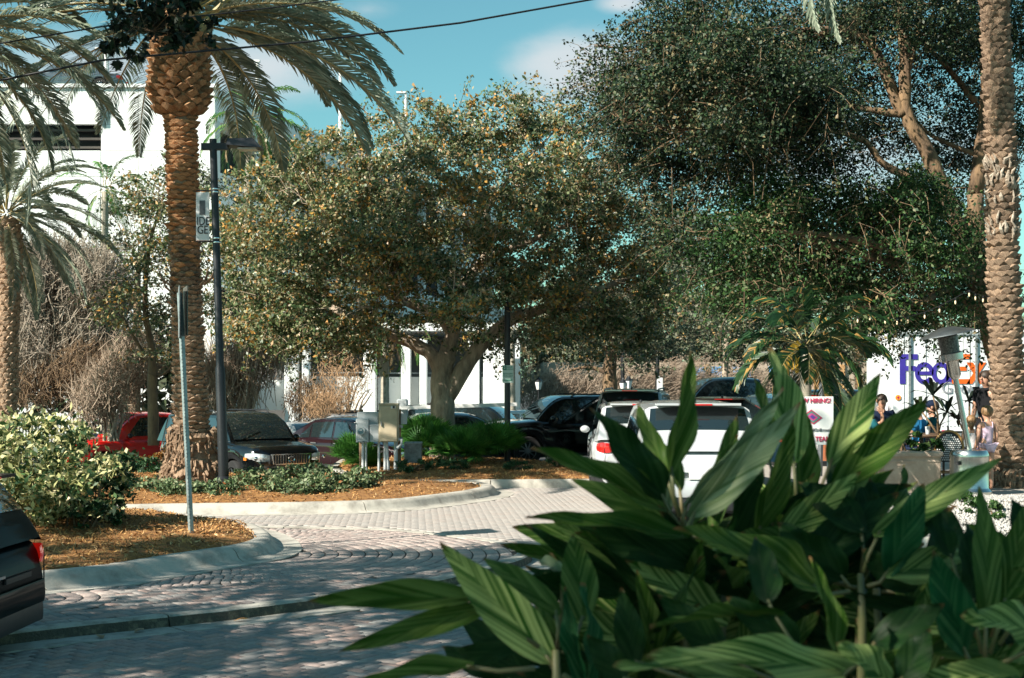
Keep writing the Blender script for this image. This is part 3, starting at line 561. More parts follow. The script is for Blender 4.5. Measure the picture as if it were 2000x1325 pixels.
def date_palm(label, d, path, rads, boots=None, singles=0, rows=.075, nring=11, cr=None, fronds=None, group=None, root=None, sc_w=.2, sc_h=.085, seed=1, cat='palm tree'):
    """path: (px, py) from base to crown; rads: trunk radius at each; boots: (py0, py1, radius) of the swollen crown shaft"""
    rn = random.Random(seed); pts = [P(x, y, d) for x, y in path]; base = pts[0]; t = thing('date_palm', label, cat, base, 0, group)
    dn = []
    for a, b in zip(range(len(pts)-1), range(1, len(pts))):
        for k in range(6): dn.append((pts[a].lerp(pts[b], k/6), rads[a]+(rads[b]-rads[a])*k/6))
    dn.append((pts[-1], rads[-1])); m = MB(); m.tube([q[0] for q in dn], [q[1]*.93 for q in dn], 16); m.build('trunk', def_trunk, t, base, smooth='all')
    H = sum((pts[i+1]-pts[i]).length for i in range(len(pts)-1)); items = []
    def at(s):
        acc = 0
        for i in range(len(pts)-1):
            l = (pts[i+1]-pts[i]).length
            if acc+l >= s or i == len(pts)-2: k = min(1, (s-acc)/l); return pts[i].lerp(pts[i+1], k), rads[i]+(rads[i+1]-rads[i])*k
            acc += l
    s = .05 if not root else root[1]*.9; row = 0
    while s < H:
        c, r = at(s); n = nring
        for k in range(n):
            a = 2*PI*(k+.5*(row % 2))/n+rn.gauss(0, .05)
            items.append((c+Vector((0, 0, rn.gauss(0, .012))), a, r*.92, sc_w*r/.33*rn.uniform(.85, 1.15), sc_h*rn.uniform(.8, 1.2), .085*rn.uniform(.6, 1.4)*(1 if rn.random() > .06 else 1.7), SCARO if boots and (CH+(HZ-470)/F*d+rn.gauss(0, .5) < c.z) else SCAR))
        s += rows; row += 1
    if boots:
        s0, s1, br = boots; z = 0; Ls = (pts[-1]-pts[-2]).normalized(); z = P(path[-1][0], s0, d).z; ztop = P(path[-1][0], s1, d).z; row = 0
        while z < ztop:
            f = (z-P(path[-1][0], s0, d).z)/(ztop-P(path[-1][0], s0, d).z)
            ax = at(H*.999)[0] if False else Vector((P(path[-1][0], s0, d).x+(cr[0]-P(path[-1][0], s0, d).x)*f, d, z)); n = 13
            rr = br*(.80+.20*min(1, f*5))*(1-.12*f)
            for k in range(n):
                a = 2*PI*(k+.5*(row % 2))/n+rn.gauss(0, .05); items.append((ax, a, rr-.13, .25, .15*rn.uniform(.85, 1.15), .30*rn.uniform(.8, 1.2), BOOT))
            z += .105; row += 1
        m = MB(); m.lathe([(.36, P(0, s0, d).z-.02), (br*.8, P(0, s0, d).z+.08), (br*.86, ztop-.3), (br*.5, ztop+.3), (.2, ztop+.8)], 16, (pts[-1].x, d, 0)); m.build('boot_core', boot_m, t, base, smooth='all')
    def mat_of(it):
        c, a, r, w_, h_, dp, me = it; rad = Vector((math.cos(a), math.sin(a), 0)); tg = Vector((-math.sin(a), math.cos(a), 0)); upv = (Vector((0, 0, 1))+rad*(.35 if me is BOOT else .12)).normalized()
        Mx = Matrix(((tg.x*w_, rad.x*dp, upv.x*h_*1.3, 0), (tg.y*w_, rad.y*dp, upv.y*h_*1.3, 0), (tg.z*w_, rad.z*dp, upv.z*h_*1.3, 0), (0, 0, 0, 1))); pos = c+rad*r-Vector(base); Mx.translation = pos; return Mx
    vis = [i for i in range(len(items)) if -math.sin(items[i][1]) > -.05 and CH+(HZ)/F*d > items[i][0].z]
    vis.sort(key=lambda i: (items[i][6] is not BOOT, -items[i][0].z)); one = set(vis[:singles]); rest = {}
    for i, it in enumerate(items):
        if i in one: o = bpy.data.objects.new('leaf_base', it[6]); link(o, t); o.matrix_local = mat_of(it)
        else: rest.setdefault(it[6].name, []).append(it)
    for nm, its in rest.items():
        me = its[0][6]; V0 = np.array([tuple(v.co)+(1,) for v in me.vertices]); f4 = [tuple(p.vertices) for p in me.polygons]; m = MB()
        for it in its: m.add((V0 @ np.array(mat_of(it)).T)[:, :3], f4)
        m.build('leaf_bases', me.materials[0], t, None, kind='stuff')
    if root:                                 # flared mass of roots at the foot
        m = MB(); rows_ = []; r0, h0 = root
        for i in range(14):
            f = i/13; rr = r0*(1-.30*f-.12*math.sin(f*3)) if f < .95 else rads[0]*1.02
            rows_.append([base+Vector(((rr*(1+.10*math.sin(a*5+i*1.7)*math.sin(i*.9+a)+rn.gauss(0, .035)))*math.cos(a), (rr*(1+.1*math.sin(a*4+i)+rn.gauss(0, .035)))*math.sin(a), -.12+h0*f)) for a in [2*PI*j/36 for j in range(36)]])
        m.grid(rows_, True)
        for _ in range(260):
            a = rn.uniform(0, 2*PI); f = rn.random(); rr = r0*(1-.30*f-.12*math.sin(f*3)); q = base+Vector((rr*math.cos(a), rr*math.sin(a), h0*f)); m.tube([q, q+Vector((math.cos(a)*.06, math.sin(a)*.06, -.05+rn.gauss(0, .04))), q+Vector((math.cos(a)*.05, math.sin(a)*.05, -.14))], [.03, .022, .008], 4, cap=False)
        m.build('root_mass', root_m, t, base)
    return t
def crown(t, base, c, n, L, meshes, emin=-45, emax=80, seed=2, scale=(.85, 1.1), az=None, name='frond', front=None):
    rn = random.Random(seed)
    for i in range(n):
        f = (i+.5)/n; e = emax-(emax-emin)*f**.85; aa = i*2.39996
        if front is not None and e < front and math.sin(aa) < -.35: continue
        k = min(range(len(meshes)), key=lambda q: abs(meshes[q][0]-e-rn.uniform(-8, 8)))
        o = bpy.data.objects.new(name, meshes[k][1]); link(o, t); a = i*2.39996+rn.uniform(-.25, .25)
        if az: a = az[0]+(az[1]-az[0])*rn.random()
        o.location = Vector(c)-Vector(base)+Vector((math.cos(a)*.12, math.sin(a)*.12, .25*(1-f))); o.rotation_euler = (rn.gauss(0, .12), rn.gauss(0, .05), a); s = rn.uniform(*scale)*L/4; o.scale = (s, s, s)
def mk(name, e_list, curl, mats, n=62, ll=.46, wd=.03, **k):
    r = random.Random(11); out = []
    for e in e_list:
        for q in range(2): out.append((e, frond_mesh(name, 4, R(e), curl+r.uniform(-.15, .15)+max(0, e-40)*.008, n, ll, wd, mats, rnd=r, **k)))
    return out
dfr = mk('frond', [75, 55, 35, 15, -5, -25, -45], 1.1, [date_leaf, rach], n=108, ll=.56, wd=.042)
# main palm
bp = [(378, 938), (374, 850), (368, 700), (365, 600), (360, 450), (352, 212)]
t = date_palm('tall date palm with orange boots and ragged root ball beside black lamp post', 25, bp, [.36, .31, .255, .25, .245, .27], boots=(214, 62, .53), singles=290, cr=P(350, 50, 25), root=(.60, .95), rows=.078, nring=9, sc_w=.30, sc_h=.075)
crown(t, t.location, P(350, 45, 25), 66, 4.35, dfr, emin=-14, emax=74, seed=17, front=38)
for k in range(9):                            # old cut stubs at the crown base
    a = 2.1*k; q = P(350, 75, 25)+Vector((math.cos(a)*.3, math.sin(a)*.3, 0)); m = MB(); m.tube([q, q+Vector((math.cos(a)*.25, math.sin(a)*.25, .4)), q+Vector((math.cos(a)*.62, math.sin(a)*.62, .75))], [.07, .055, .035], 6); m.build('frond_stub', rach, t, t.location, smooth=True)
for px, py in ((340, 575), (348, 600), (390, 560), (336, 560), (398, 556)):
    q = P(px, py, 24.75); m = MB(); m.tube([q, q+Vector(((px-368)/200, -.02, .12)), q+Vector(((px-368)/140, -.04, .3))], [.06, .05, .02], 6, ell=.4); m.build('bark_flake', boot_pale, t, t.location)
# left palm, smaller, behind the variegated shrub
t = date_palm('smaller date palm with pale trunk behind the variegated shrub', 36, [(14, 880), (14, 790), (15, 650), (20, 480), (14, 430)], [.24, .24, .25, .30, .3], cr=P(14, 430, 36), rows=.13, nring=9, sc_h=.13, sc_w=.24, seed=4)
crown(t, t.location, P(12, 425, 36), 46, 3.0, dfr, emin=-40, emax=78, seed=8)
# palm whose trunk stands left of the frame, its fronds hang in at the top left corner
t = date_palm('date palm fronds hanging into the top left corner', 23, [(-160, 1000), (-150, 500), (-130, 60)], [.33, .3, .3], cr=P(-130, 40, 23), rows=.25, seed=6)
crown(t, t.location, P(-125, 70, 23), 44, 3.3, dfr, emin=-40, emax=75, seed=21)
# right palm
t = date_palm('tall date palm trunk with white scaly collar at the patio edge', 21.5, [(1990, 968), (1975, 880), (1966, 700), (1958, 480), (1955, 300), (1942, 0), (1936, -180)], [.30, .26, .22, .21, .20, .185, .185], singles=290, cr=P(1936, -190, 21.5), root=(.60, .42), rows=.092, nring=9, sc_w=.31, sc_h=.095, seed=9)
crown(t, t.location, P(1936, -230, 21.5), 40, 4.0, dfr, emin=-5, emax=72, seed=13)
rn = random.Random(4)
for (px, py, a, s) in ((1655, -215, 195, .62), (1712, -205, 188, .64)):
    o = bpy.data.objects.new('frond', dfr[-3][1]); link(o, t); o.location = P(px, py, 20.5)-t.location; o.rotation_euler = (.3, .45, R(a)); o.scale = (s, s, s)
wm = M('white_trunk_flake', (.46, .39, .31), .9, col2=(.18, .13, .09), scale=10, bump=.4)
for i in range(64):
    py = rn.uniform(318, 470); a = rn.uniform(PI, 2*PI); q = Vector((P(1955+(py-400)*.03, py, 21.5).x, 21.5, P(0, py, 21.5).z))+Vector((math.cos(a)*.225, math.sin(a)*.225, 0)); out = Vector((math.cos(a), math.sin(a), 0))
    m = MB(); m.tube([q, q+out*.03+Vector((rn.gauss(0, .015), 0, .06)), q+out*.04+Vector((rn.gauss(0, .03), 0, rn.uniform(.1, .18)))], [.03, .034, .012], 5, ell=.5); m.build('bark_flake', wm, t, t.location)
# green palms behind
gfr = mk('frond', [70, 45, 20, -10, -40], 1.5, [green_frond, rach], n=34, ll=.75, wd=.06, droop=1.1, vee=.1)
tfr = mk('frond', [-20, -50], 1.0, [tan_frond, rach], n=34, ll=.7, wd=.06, droop=1.3, vee=.0)
kfr = mk('frond', [70, 45, 20, -5, -35], 1.4, [dark_frond, rach], n=44, ll=1.3, wd=.13, droop=.8, vee=.25)
ring_trunk = M('ringed_palm_trunk', (.42, .38, .30), .8, col2=(.25, .22, .17), scale=3, stretch=(.3, .3, 9), bump=.4)
def green_palm(label, d, px, py0, py1, r, n, L, meshes, seed, emin=-45, extra=None, rings_=False, px0=None, emax=80):
    base = P(px0 or px, py0, d); t = thing('palm_tree', label, 'palm tree', base); m = MB(); a = base; b = P(px, py1, d); k = 14
    m.tube([a.lerp(b, i/k) for i in range(k+1)], [r*(1.25-.35*i/k)*(1.06 if i % 2 else 1) for i in range(k+1)], 10); m.build('trunk', ring_trunk, t, base, smooth='all')
    crown(t, base, b, n, L, meshes, seed=seed, emin=emin, emax=emax)
    if extra: crown(t, base, b, extra[0], L*.8, extra[1], seed=seed+3, emin=-60, emax=-20)
    return t
green_palm('bright green palm rising behind the street lamp head', 48, 485, 860, 240, .14, 17, 2.2, gfr, 3, extra=(9, tfr))
green_palm('bright green palm top below the white garage opening', 50, 205, 860, 375, .12, 15, 1.9, gfr, 6)
green_palm('palm with drooping dry fronds behind the electrical cabinet', 46, 752, 850, 650, .12, 9, 1.7, gfr, 9, emin=-55, extra=(7, tfr), emax=20)
green_palm('slim palm with drooping fronds against the white columns', 55, 1000, 850, 640, .12, 6, 1.8, tfr, 12)
green_palm('dark palm with ringed trunk beside the yellow diamond sign', 19.5, 1572, 1000, 690, .075, 24, 1.05, kfr, 15, px0=1578, emin=-35, emax=76)
# ------------------------------------------------------------ shrubs, hedges, ground cover, dry brush
vari_leaf = LM('variegated_leaves', [(0, (.03, .08, .025)), (.3, (.08, .16, .05)), (.45, (.42, .43, .16)), (.8, (.66, .62, .30)), (1, (.80, .72, .44))], trans=.15)
hedge_leaf = LM('hedge_leaves', [(0, (.012, .04, .015)), (.5, (.03, .09, .03)), (1, (.07, .15, .045))], trans=.15)
cover_leaf = LM('ground_cover_leaves', [(0, (.03, .06, .025)), (.4, (.10, .17, .065)), (.8, (.22, .28, .13)), (.94, (.32, .35, .2)), (1, (.45, .16, .05))], trans=.15)
palmetto = LM('palmetto_leaves', [(0, (.02, .10, .015)), (.5, (.06, .21, .03)), (.85, (.12, .32, .05)), (1, (.26, .42, .10))], trans=.3)
def shrub(name, label, blobs, n, size, mat, cat='shrub', group=None, asp=.5, stems=14, dark=None, shell=.6, up=.3, whorl=False):
    c0 = Vector(blobs[0][0]); base = Vector((c0.x, c0.y, min(b[0][2]-b[1][2] for b in blobs))); t = thing(name, label, cat, base, 0, group); C = []
    tot = sum(b[1][0]*b[1][2] for b in blobs)
    for c, r in blobs:
        a, _ = clump_pts(c, r, int(n*r[0]*r[2]/tot), shell=shell); C.append(a)
    C = np.concatenate(C); C = C[C[:, 2] > base.z]; 
    leaf_cloud('foliage', C, size, mat, t, base, asp=asp, up=up); m = MB()
    for i in range(stems):
        b = random.choice(blobs); q = Vector((b[0][0]+random.uniform(-.5, .5)*b[1][0], b[0][1]+random.uniform(-.5, .5)*b[1][1], base.z)); e = Vector(b[0])+Vector([random.uniform(-.7, .7)*r_ for r_ in b[1]])
        m.tube([q, q.lerp(e, .5)+Vector((random.gauss(0, .04), 0, .05)), e], [.018, .012, .004], 4, cap=False)
    m.build('stems', bark_dk, t, base, kind='stuff'); return t
def B(px, py, d, rx, ry, rz): s = F/d; return (P(px, py, d), (rx/s, rz, ry/s))
shrub('variegated_shrub', 'large cream and green variegated shrub on the mulch island', [B(60, 905, 17.6, 110, 95, 1.0), B(-60, 930, 17.6, 120, 110, 1.0), B(150, 950, 17.2, 85, 70, .8), B(50, 975, 17, 110, 62, .8), B(110, 850, 18, 70, 45, .7)], 15000, .088, vari_leaf, asp=.42, stems=40)
shrub('green_shrub', 'darker green shrub leaning out of the variegated shrub', [B(200, 960, 17.8, 48, 62, .5), B(232, 920, 18.5, 30, 35, .4), B(190, 1010, 17, 40, 28, .4)], 3600, .07, hedge_leaf, asp=.42)
shrub('hedge', 'dark green hedge between the root ball and variegated shrub', [B(285, 922, 28.5, 45, 27, .6), B(245, 925, 28.5, 35, 28, .6)], 5000, .07, hedge_leaf, cat='hedge')
m_or = LM('truck_reflection_leaves', [(0, (.05, .08, .02)), (.5, (.3, .12, .02)), (1, (.6, .2, .03))])  # orange red reflection of the truck, put into the hedge leaf colour
shrub('hedge', 'low hedge with the red pickup reflection coloured into its leaves', [B(322, 890, 30, 24, 8, .4), B(290, 896, 29.5, 25, 7, .4)], 800, .06, m_or, cat='hedge')
for i, (px, py, rx, ry, d, lab) in enumerate([(300, 958, 50, 20, 23.3, 'low ground cover clump nearest the leaning sign post'), (360, 960, 50, 16, 23, 'low ground cover clump under the root ball'), (430, 960, 50, 18, 23, 'low ground cover clump in front of the lamp post'),
     (500, 945, 55, 27, 24.6, 'mounded ground cover below the black car headlight'), (600, 932, 60, 20, 25.6, 'mounded ground cover below the black car grille'), (560, 958, 60, 20, 23.3, 'low ground cover clump in the middle of the island'), (640, 952, 55, 24, 23.8, 'low ground cover clump right of the island middle'), (700, 942, 35, 22, 24.5, 'rounded ground cover clump nearest the cabinet posts')]):
    shrub('ground_cover_plant', lab, [B(px, py, d, rx, ry, .55)], int(rx*ry*3.4), .062, cover_leaf, cat='plant', group='ground cover plants on the palm island', asp=.6, shell=.5)
# palmettos: bushes made of many small fan fronds
def fan_mesh(mat):
    m = MB()
    for k in range(11):
        a = -1.25+2.5*k/10; m.av = random.random(); d = Vector((math.sin(a)*.9, math.cos(a), .15*math.cos(a*2))); s = Vector((d.y, -d.x, 0))*.035; m.add([(0, 0, 0), Vector(d)*.45+s+Vector((0, 0, .03)), Vector(d)*(.8+.2*math.cos(a))+Vector((0, 0, -.12)), Vector(d)*.45-s], [(0, 1, 2, 3)])
    o = m.build('fan_frond', mat, None); d = o.data; bpy.data.objects.remove(o); return d
FAN = fan_mesh(palmetto)
def fanbush(label, blobs, n, size, single=True):
    c0 = Vector(blobs[0][0]); base = Vector((c0.x, c0.y, min(b[0].z-b[1][2] for b in blobs))); t = thing('palmetto_bush', label, 'shrub', base); V0 = np.array([tuple(v.co) for v in FAN.vertices]); f4 = np.array([tuple(p.vertices) for p in FAN.polygons]); Vs = []; vv = []
    for i in range(n):
        c, r = random.choice(blobs); d = Vector([random.gauss(0, 1) for _ in range(3)]).normalized(); d.z = abs(d.z)*.9-.1; p = Vector(c)+Vector((d.x*r[0], d.y*r[1], d.z*r[2]))*random.uniform(.45, 1)
        dirv = (d+Vector([random.gauss(0, .45) for _ in range(3)])+Vector((0, 0, .5))).normalized(); q = dirv.to_track_quat('Y', 'Z').to_matrix(); s = size*random.uniform(.6, 1.2)
        Vs.append((V0*s) @ np.array(q).T+np.array(p)); vv += [min(1, max(0, random.random()))]*len(f4)
    nV = len(V0); Fq = (f4[None]+(np.arange(n)*nV)[:, None, None]).reshape(-1, 4)
    o = mesh_np('fronds', np.concatenate(Vs), Fq, palmetto, t, off=base, v=np.clip(np.array(vv)*.5+RNG.random(len(vv))*.5, 0, 1)); o['kind'] = 'stuff'; return t
fanbush('bright green palmetto bush at the foot of the oak trunk', [B(850, 875, 31, 60, 42, .8), B(905, 885, 30, 55, 38, .7), B(960, 870, 30.5, 55, 42, .7), B(830, 850, 31.5, 40, 25, .6)], 1500, .34)
fanbush('small palmetto bush left of the cabinet posts', [B(690, 890, 30.5, 30, 33, .5), B(712, 905, 30, 25, 20, .4)], 420, .32)
for px, py, rx, ry, d, lab in [(812, 913, 38, 13, 28.3, 'dark low fern under the small grey cabinet'), (885, 910, 32, 12, 28.6, 'dark low fern on mulch in front of the palmettos'), (1100, 898, 40, 12, 29, 'low shaded fern beside the white car on mulch'), (1010, 912, 26, 9, 28.6, 'tiny fern clump in the oak shadow')]:
    shrub('fern', lab, [B(px, py, d, rx, ry, .3)], 1200, .07, hedge_leaf, cat='plant', asp=.3)
# dry brush: twig masses
def brush(label, blobs, n, mat, size=.5, leafn=0, name='bare_shrub', cat='shrub', trunk=None, fanup=1.0, r=.008):
    c0 = Vector(blobs[0][0]); base = Vector((c0.x, c0.y, zl(c0.x, c0.y))); t = thing(name, label, cat, base); m = MB(); ends = []
    for i in range(n):
        c, rr = random.choice(blobs); d = Vector([random.gauss(0, 1) for _ in range(3)]).normalized(); p = Vector(c)+Vector((d.x*rr[0], d.y*rr[1], d.z*rr[2]))*random.random()**.4
        g_ = (Vector(((p.x-c0.x)*.25, 0, fanup))+Vector([random.gauss(0, .6) for _ in range(3)])).normalized()*size*random.uniform(.4, 1.6); k = Vector([random.gauss(0, .12) for _ in range(3)])*size
        m.tube([p-g_*.5, p+k, p+g_*.5+k*.5], [r, r*.8, r*.3], 3, cap=False); ends.append(tuple(p+g_*.4))
    m.build('branches', mat, t, base, kind='stuff')
    if trunk:
        m2 = MB()
        for (a, b) in trunk:
            a, b = Vector(a), Vector(b); m2.tube([a, a.lerp(b, .4)+Vector((random.gauss(0, .06), 0, 0)), a.lerp(b, .75)+Vector((random.gauss(0, .06), 0, 0)), b], [.05, .042, .03, .012], 6, cap=False)
        m2.build('stems', bark_gr, t, base, smooth='all')
    if leafn: e = np.array(ends)[RNG.integers(0, len(ends), leafn)]+RNG.normal(size=(leafn, 3))*.12; leaf_cloud('leaves', e, .07, dry_leaf, t, base)
    return t
tw_grey = M('grey_twigs', (.36, .30, .235), .95, col2=(.2, .165, .12), scale=2.5, thr=(.4, .6)); tw_tan = M('tan_twigs', (.42, .33, .25), .95, col2=(.25, .18, .125), scale=2)
brush('tangled grey bare thicket behind the small palm', [B(100, 600, 47, 110, 110, 2), B(60, 700, 46, 90, 80, 2), B(180, 660, 47, 80, 100, 2), B(120, 520, 48, 80, 60, 2), B(200, 560, 47, 60, 80, 2), B(60, 560, 47, 60, 80, 2)], 9000, tw_grey, .75, leafn=9000, r=.016)
brush('darker leafy undergrowth below the grey thicket', [B(80, 750, 45, 90, 45, 1.4), B(170, 720, 45, 70, 60, 1.4)], 1800, bark_dk, .5, leafn=0, r=.012)
def stems_of(px, py, d, ex, n, top): b0 = P(px, py, d); return [(b0+Vector((random.gauss(0, .12), random.gauss(0, .12), 0)), P(px+random.uniform(-ex, ex), top+random.uniform(-30, 30), d)) for _ in range(n)]
brush('tan crape myrtle with many bare stems left of the red pickup', [B(225, 745, 40, 60, 60, 1), B(265, 690, 40, 60, 55, 1), B(180, 780, 40, 40, 40, 1)], 2000, tw_tan, .7, trunk=stems_of(222, 862, 40, 55, 14, 730), name='bare_tree', cat='tree', r=.011)
brush('tan crape myrtle with fine upright twigs right of the lamp post', [B(480, 700, 41, 75, 80, 1), B(530, 660, 41, 60, 60, 1), B(430, 740, 41, 50, 60, 1)], 1900, tw_tan, .9, trunk=stems_of(470, 862, 41, 65, 16, 680), name='bare_tree', cat='tree', fanup=1.6, r=.011)
brush('orange brown dry crape myrtle behind the maroon sedan', [B(670, 740, 47, 60, 60, 1), B(640, 790, 46, 50, 30, 1)], 800, M('orange_twigs', (.42, .26, .14), .9, var=.3), .5, leafn=500, trunk=stems_of(672, 850, 47, 60, 10, 740), name='bare_tree', cat='tree', r=.009)
brush('dark tangled dry shrub behind the white car', [B(600, 780, 49, 45, 50, 1)], 900, bark_dk, .4, leafn=600, r=.01)
# wall of dry vines in the back right
hv = []
for k in range(14): hv.append(B(1035+k*36, 755+random.uniform(-16, 16), 74, 34, 48, 1))
brush('long tan wall of dry vines behind the parked cars', hv, 5200, tw_tan, .8, leafn=14000, name='dry_hedge', cat='hedge', r=.014)
# ------------------------------------------------------------ buildings
def X(px, d): return (px-1000)/F*d
def Z(py, d): return CH-(py-HZ)/F*d
D = 62; garage = thing('parking_garage', 'tall white parking garage with dark opening and roof lamps at left', 'building', (X(420, D), D, -1.3))
def wbox(m, x0, x1, y0, y1, z0, z1): return m.box(((x0+x1)/2, (y0+y1)/2, (z0+z1)/2), (x1-x0, y1-y0, z1-z0))
go = garage.location
xr = X(420, D); xo = X(197, D); xl = X(-260, D); g_ = .02
def panel(x0, x1, z0, z1, y=D, parent=garage, mat=white_wall, t=.3, name='wall_panel'):
    m = MB(); m.bbox(((x0+x1)/2, y+t/2, (z0+z1)/2), (x1-x0-g_, t, z1-z0-g_), .012); return m.build(name, mat, parent, parent.location)
zs = [Z(172, D), Z(243, D), Z(294, D), Z(345, D), Z(430, D), Z(560, D), Z(700, D), -1.3]
cols_ = [xo, X(270, D), X(345, D), xr]
for a, b in zip(zs, zs[1:]):
    for c, d_ in zip(cols_, cols_[1:]): panel(c, d_, b, a)
lx = [xl, X(-120, D), X(-20, D), X(95, D), xo]
for i, (a, b) in enumerate(zip(zs, zs[1:])):
    if i == 1: continue
    for c, d_ in zip(lx, lx[1:]): panel(c, d_, b, a)
m = MB(); wbox(m, xl, xo, D+.9, D+1, zs[2], zs[1]); m.build('dark_recess', dark_in, garage, go)
for zz0, zz1 in ((zs[2], zs[1]),):
    for k in range(3): z = zz0+(zz1-zz0)*(k+.35)/3; m = MB(); wbox(m, xl, xo, D+.35, D+.6, z, z+.10); m.build('louvre', M('louvre_bronze', (.055, .045, .038), .6) if 'louvre_bronze' not in bpy.data.materials else bpy.data.materials['louvre_bronze'], garage, go)
m = MB(); wbox(m, X(186, D), X(198, D), D-.25, D-.002, Z(236, D), Z(182, D)); m.build('pilaster', white_wall2, garage, go)
m = MB(); wbox(m, xl, xr+.1, D-.12, D+.4, zs[0]+.01, zs[0]+.16); m.build('parapet_cap', white_wall, garage, go)
# receding side wall in panels
s0 = Vector((xr, D+.01, 0)); dirw = Vector((2.47, 9.7, 0)).normalized(); nrm = Vector((dirw.y, -dirw.x, 0))
for k in range(12):
    a = s0+dirw*(k*4.2); b = s0+dirw*(k*4.2+4.17)
    for z1, z0 in ((zs[0], zs[0]-1.4), (zs[0]-3.6, zs[0]-5.0), (zs[0]-7.2, zs[0]-8.6), (zs[0]-10.8, -1.3)):
        m = MB(); m.prism([(a.x, a.y), (b.x, b.y), (b.x-nrm.x*.3, b.y-nrm.y*.3), (a.x-nrm.x*.3, a.y-nrm.y*.3)][::-1], z0, z1); m.build('side_panel', white_wall, garage, go)
    for z1 in (zs[0]-1.4, zs[0]-5.0, zs[0]-8.6):
        m = MB(); m.prism([(a.x, a.y), (a.x+dirw.x*.5, a.y+dirw.y*.5), (a.x+dirw.x*.5-nrm.x*.4, a.y+dirw.y*.5-nrm.y*.4), (a.x-nrm.x*.4, a.y-nrm.y*.4)][::-1], z1-2.2, z1-.01); m.build('side_pier', white_wall2, garage, go)
m = MB(); e = s0+dirw*50.4
m.prism([(s0.x-1.2, s0.y+1), (e.x-1.2, e.y), (xl, e.y), (xl, s0.y+1.1)][::-1], -1.3, zs[0]-.9); m.build('inner_core', dark_in, garage, go)
m = MB()
for z in (zs[0]-1.3, zs[0]-4.9, zs[0]-8.5): m.prism([(s0.x-.35, s0.y+.5), (e.x-.35, e.y), (e.x-9, e.y), (s0.x-6, s0.y+.5)][::-1], z, z+.35)
m.build('deck_slab', white_wall2, garage, go)
for px, d, py0, py1, arm, lab in ((208, 66, 172, 96, 0, 'white roof lamp pole left of the date palm crown'), (503, 76, 215, 120, 0, 'white roof lamp pole seen between palm fronds'), (665, 92, 270, 135, 0, 'white roof lamp pole behind the right palm fronds'), (793, 100, 300, 181, -12, 'white roof lamp with short arm above the oak')):
    b0 = P(px, py0+20, d); t = thing('roof_lamp', lab, 'lamp', b0); t0 = P(px, py1, d); m = MB(); m.tube([b0, t0], [.14, .10], 8); m.build('pole', white_pl, t, b0)
    m = MB(); s = 1 if arm == 0 else 0; m.box((t0.x+X(1000+(arm or -9), d)*.8, t0.y, t0.z), (.65, .3, .1)); m.build('lamp_head', white_pl, t, b0)
# lower wing with columns
D = 58; wing = thing('garage_wing', 'low white garage wing with square columns behind the oak', 'building', (X(700, D), D, -1.2)); wo_ = wing.location
for (a, b, z0, z1) in ((430, 560, 742, 1), (585, 712, 735, 1), (736, 786, 736, 1), (802, 915, 736, 1), (940, 1000, 736, 1)):
    n = max(1, int((b-a)/42))
    for k in range(n): x0 = a+(b-a)*k/n; x1 = a+(b-a)*(k+1)/n; panel(X(x0, D), X(x1, D), Z(802, D), Z(z0, D), y=D+.2, parent=wing, mat=white_wall2, t=.2, name='parapet_panel')
    m = MB(); wbox(m, X(a, D), X(b, D), D+.1, D+.16, Z(z0-6, D), Z(z0-8, D)); m.build('rail', galv, wing, wo_)
for px, w_, top in ((445, 22, 663), (572, 26, 663), (600, 14, 663), (724, 24, 663), (794, 18, 663), (828, 14, 663), (926, 22, 663), (1006, 20, 663)):
    m = MB(); m.bbox((X(px, D), D-.2, (Z(top, D)-1.25)/2), (w_/F*D, .5, Z(top, D)+1.25), .02); m.build('column', white_wall, wing, wo_)
for z in (646,): m = MB(); wbox(m, X(420, D), X(1012, D), D+.45, D+9, Z(z, D)-.0, Z(z-16, D)); m.build('floor_slab', white_wall2, wing, wo_)
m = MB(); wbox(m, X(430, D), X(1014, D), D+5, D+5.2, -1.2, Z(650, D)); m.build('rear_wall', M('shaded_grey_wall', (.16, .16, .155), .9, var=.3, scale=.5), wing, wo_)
m = MB(); m.bbox((X(975, D-1), D-1.2, (Z(660, D)-1.25)/2), (.045*D/2.1, .3, Z(660, D)+1.25), .02); m.build('wall_fin', white_wall, wing, wo_)
for k in range(60):
    px = 600+k*6.8; m = MB() if k == 0 else m; m.tube([(X(px, D), D+.3, -1.2), (X(px, D), D+.3, Z(806, D))], .02, 4)
m.build('gate_bars', black_metal, wing, wo_, kind='stuff')
# fences at left
t = thing('iron_fence', 'black iron fence left behind the variegated shrub', 'fence', (X(110, 48), 48, -1.1)); 
for k in range(34):
    x = X(20+k*6.2, 48); m = MB(); m.box((x, 48, -.2), (.03, .03, 1.9)); m.build('picket', black_metal, t, t.location)
for z in (.55, -.9): m = MB(); wbox(m, X(10, 48), X(235, 48), 48.03, 48.07, z, z+.06); m.build('fence_rail', black_metal, t, t.location)
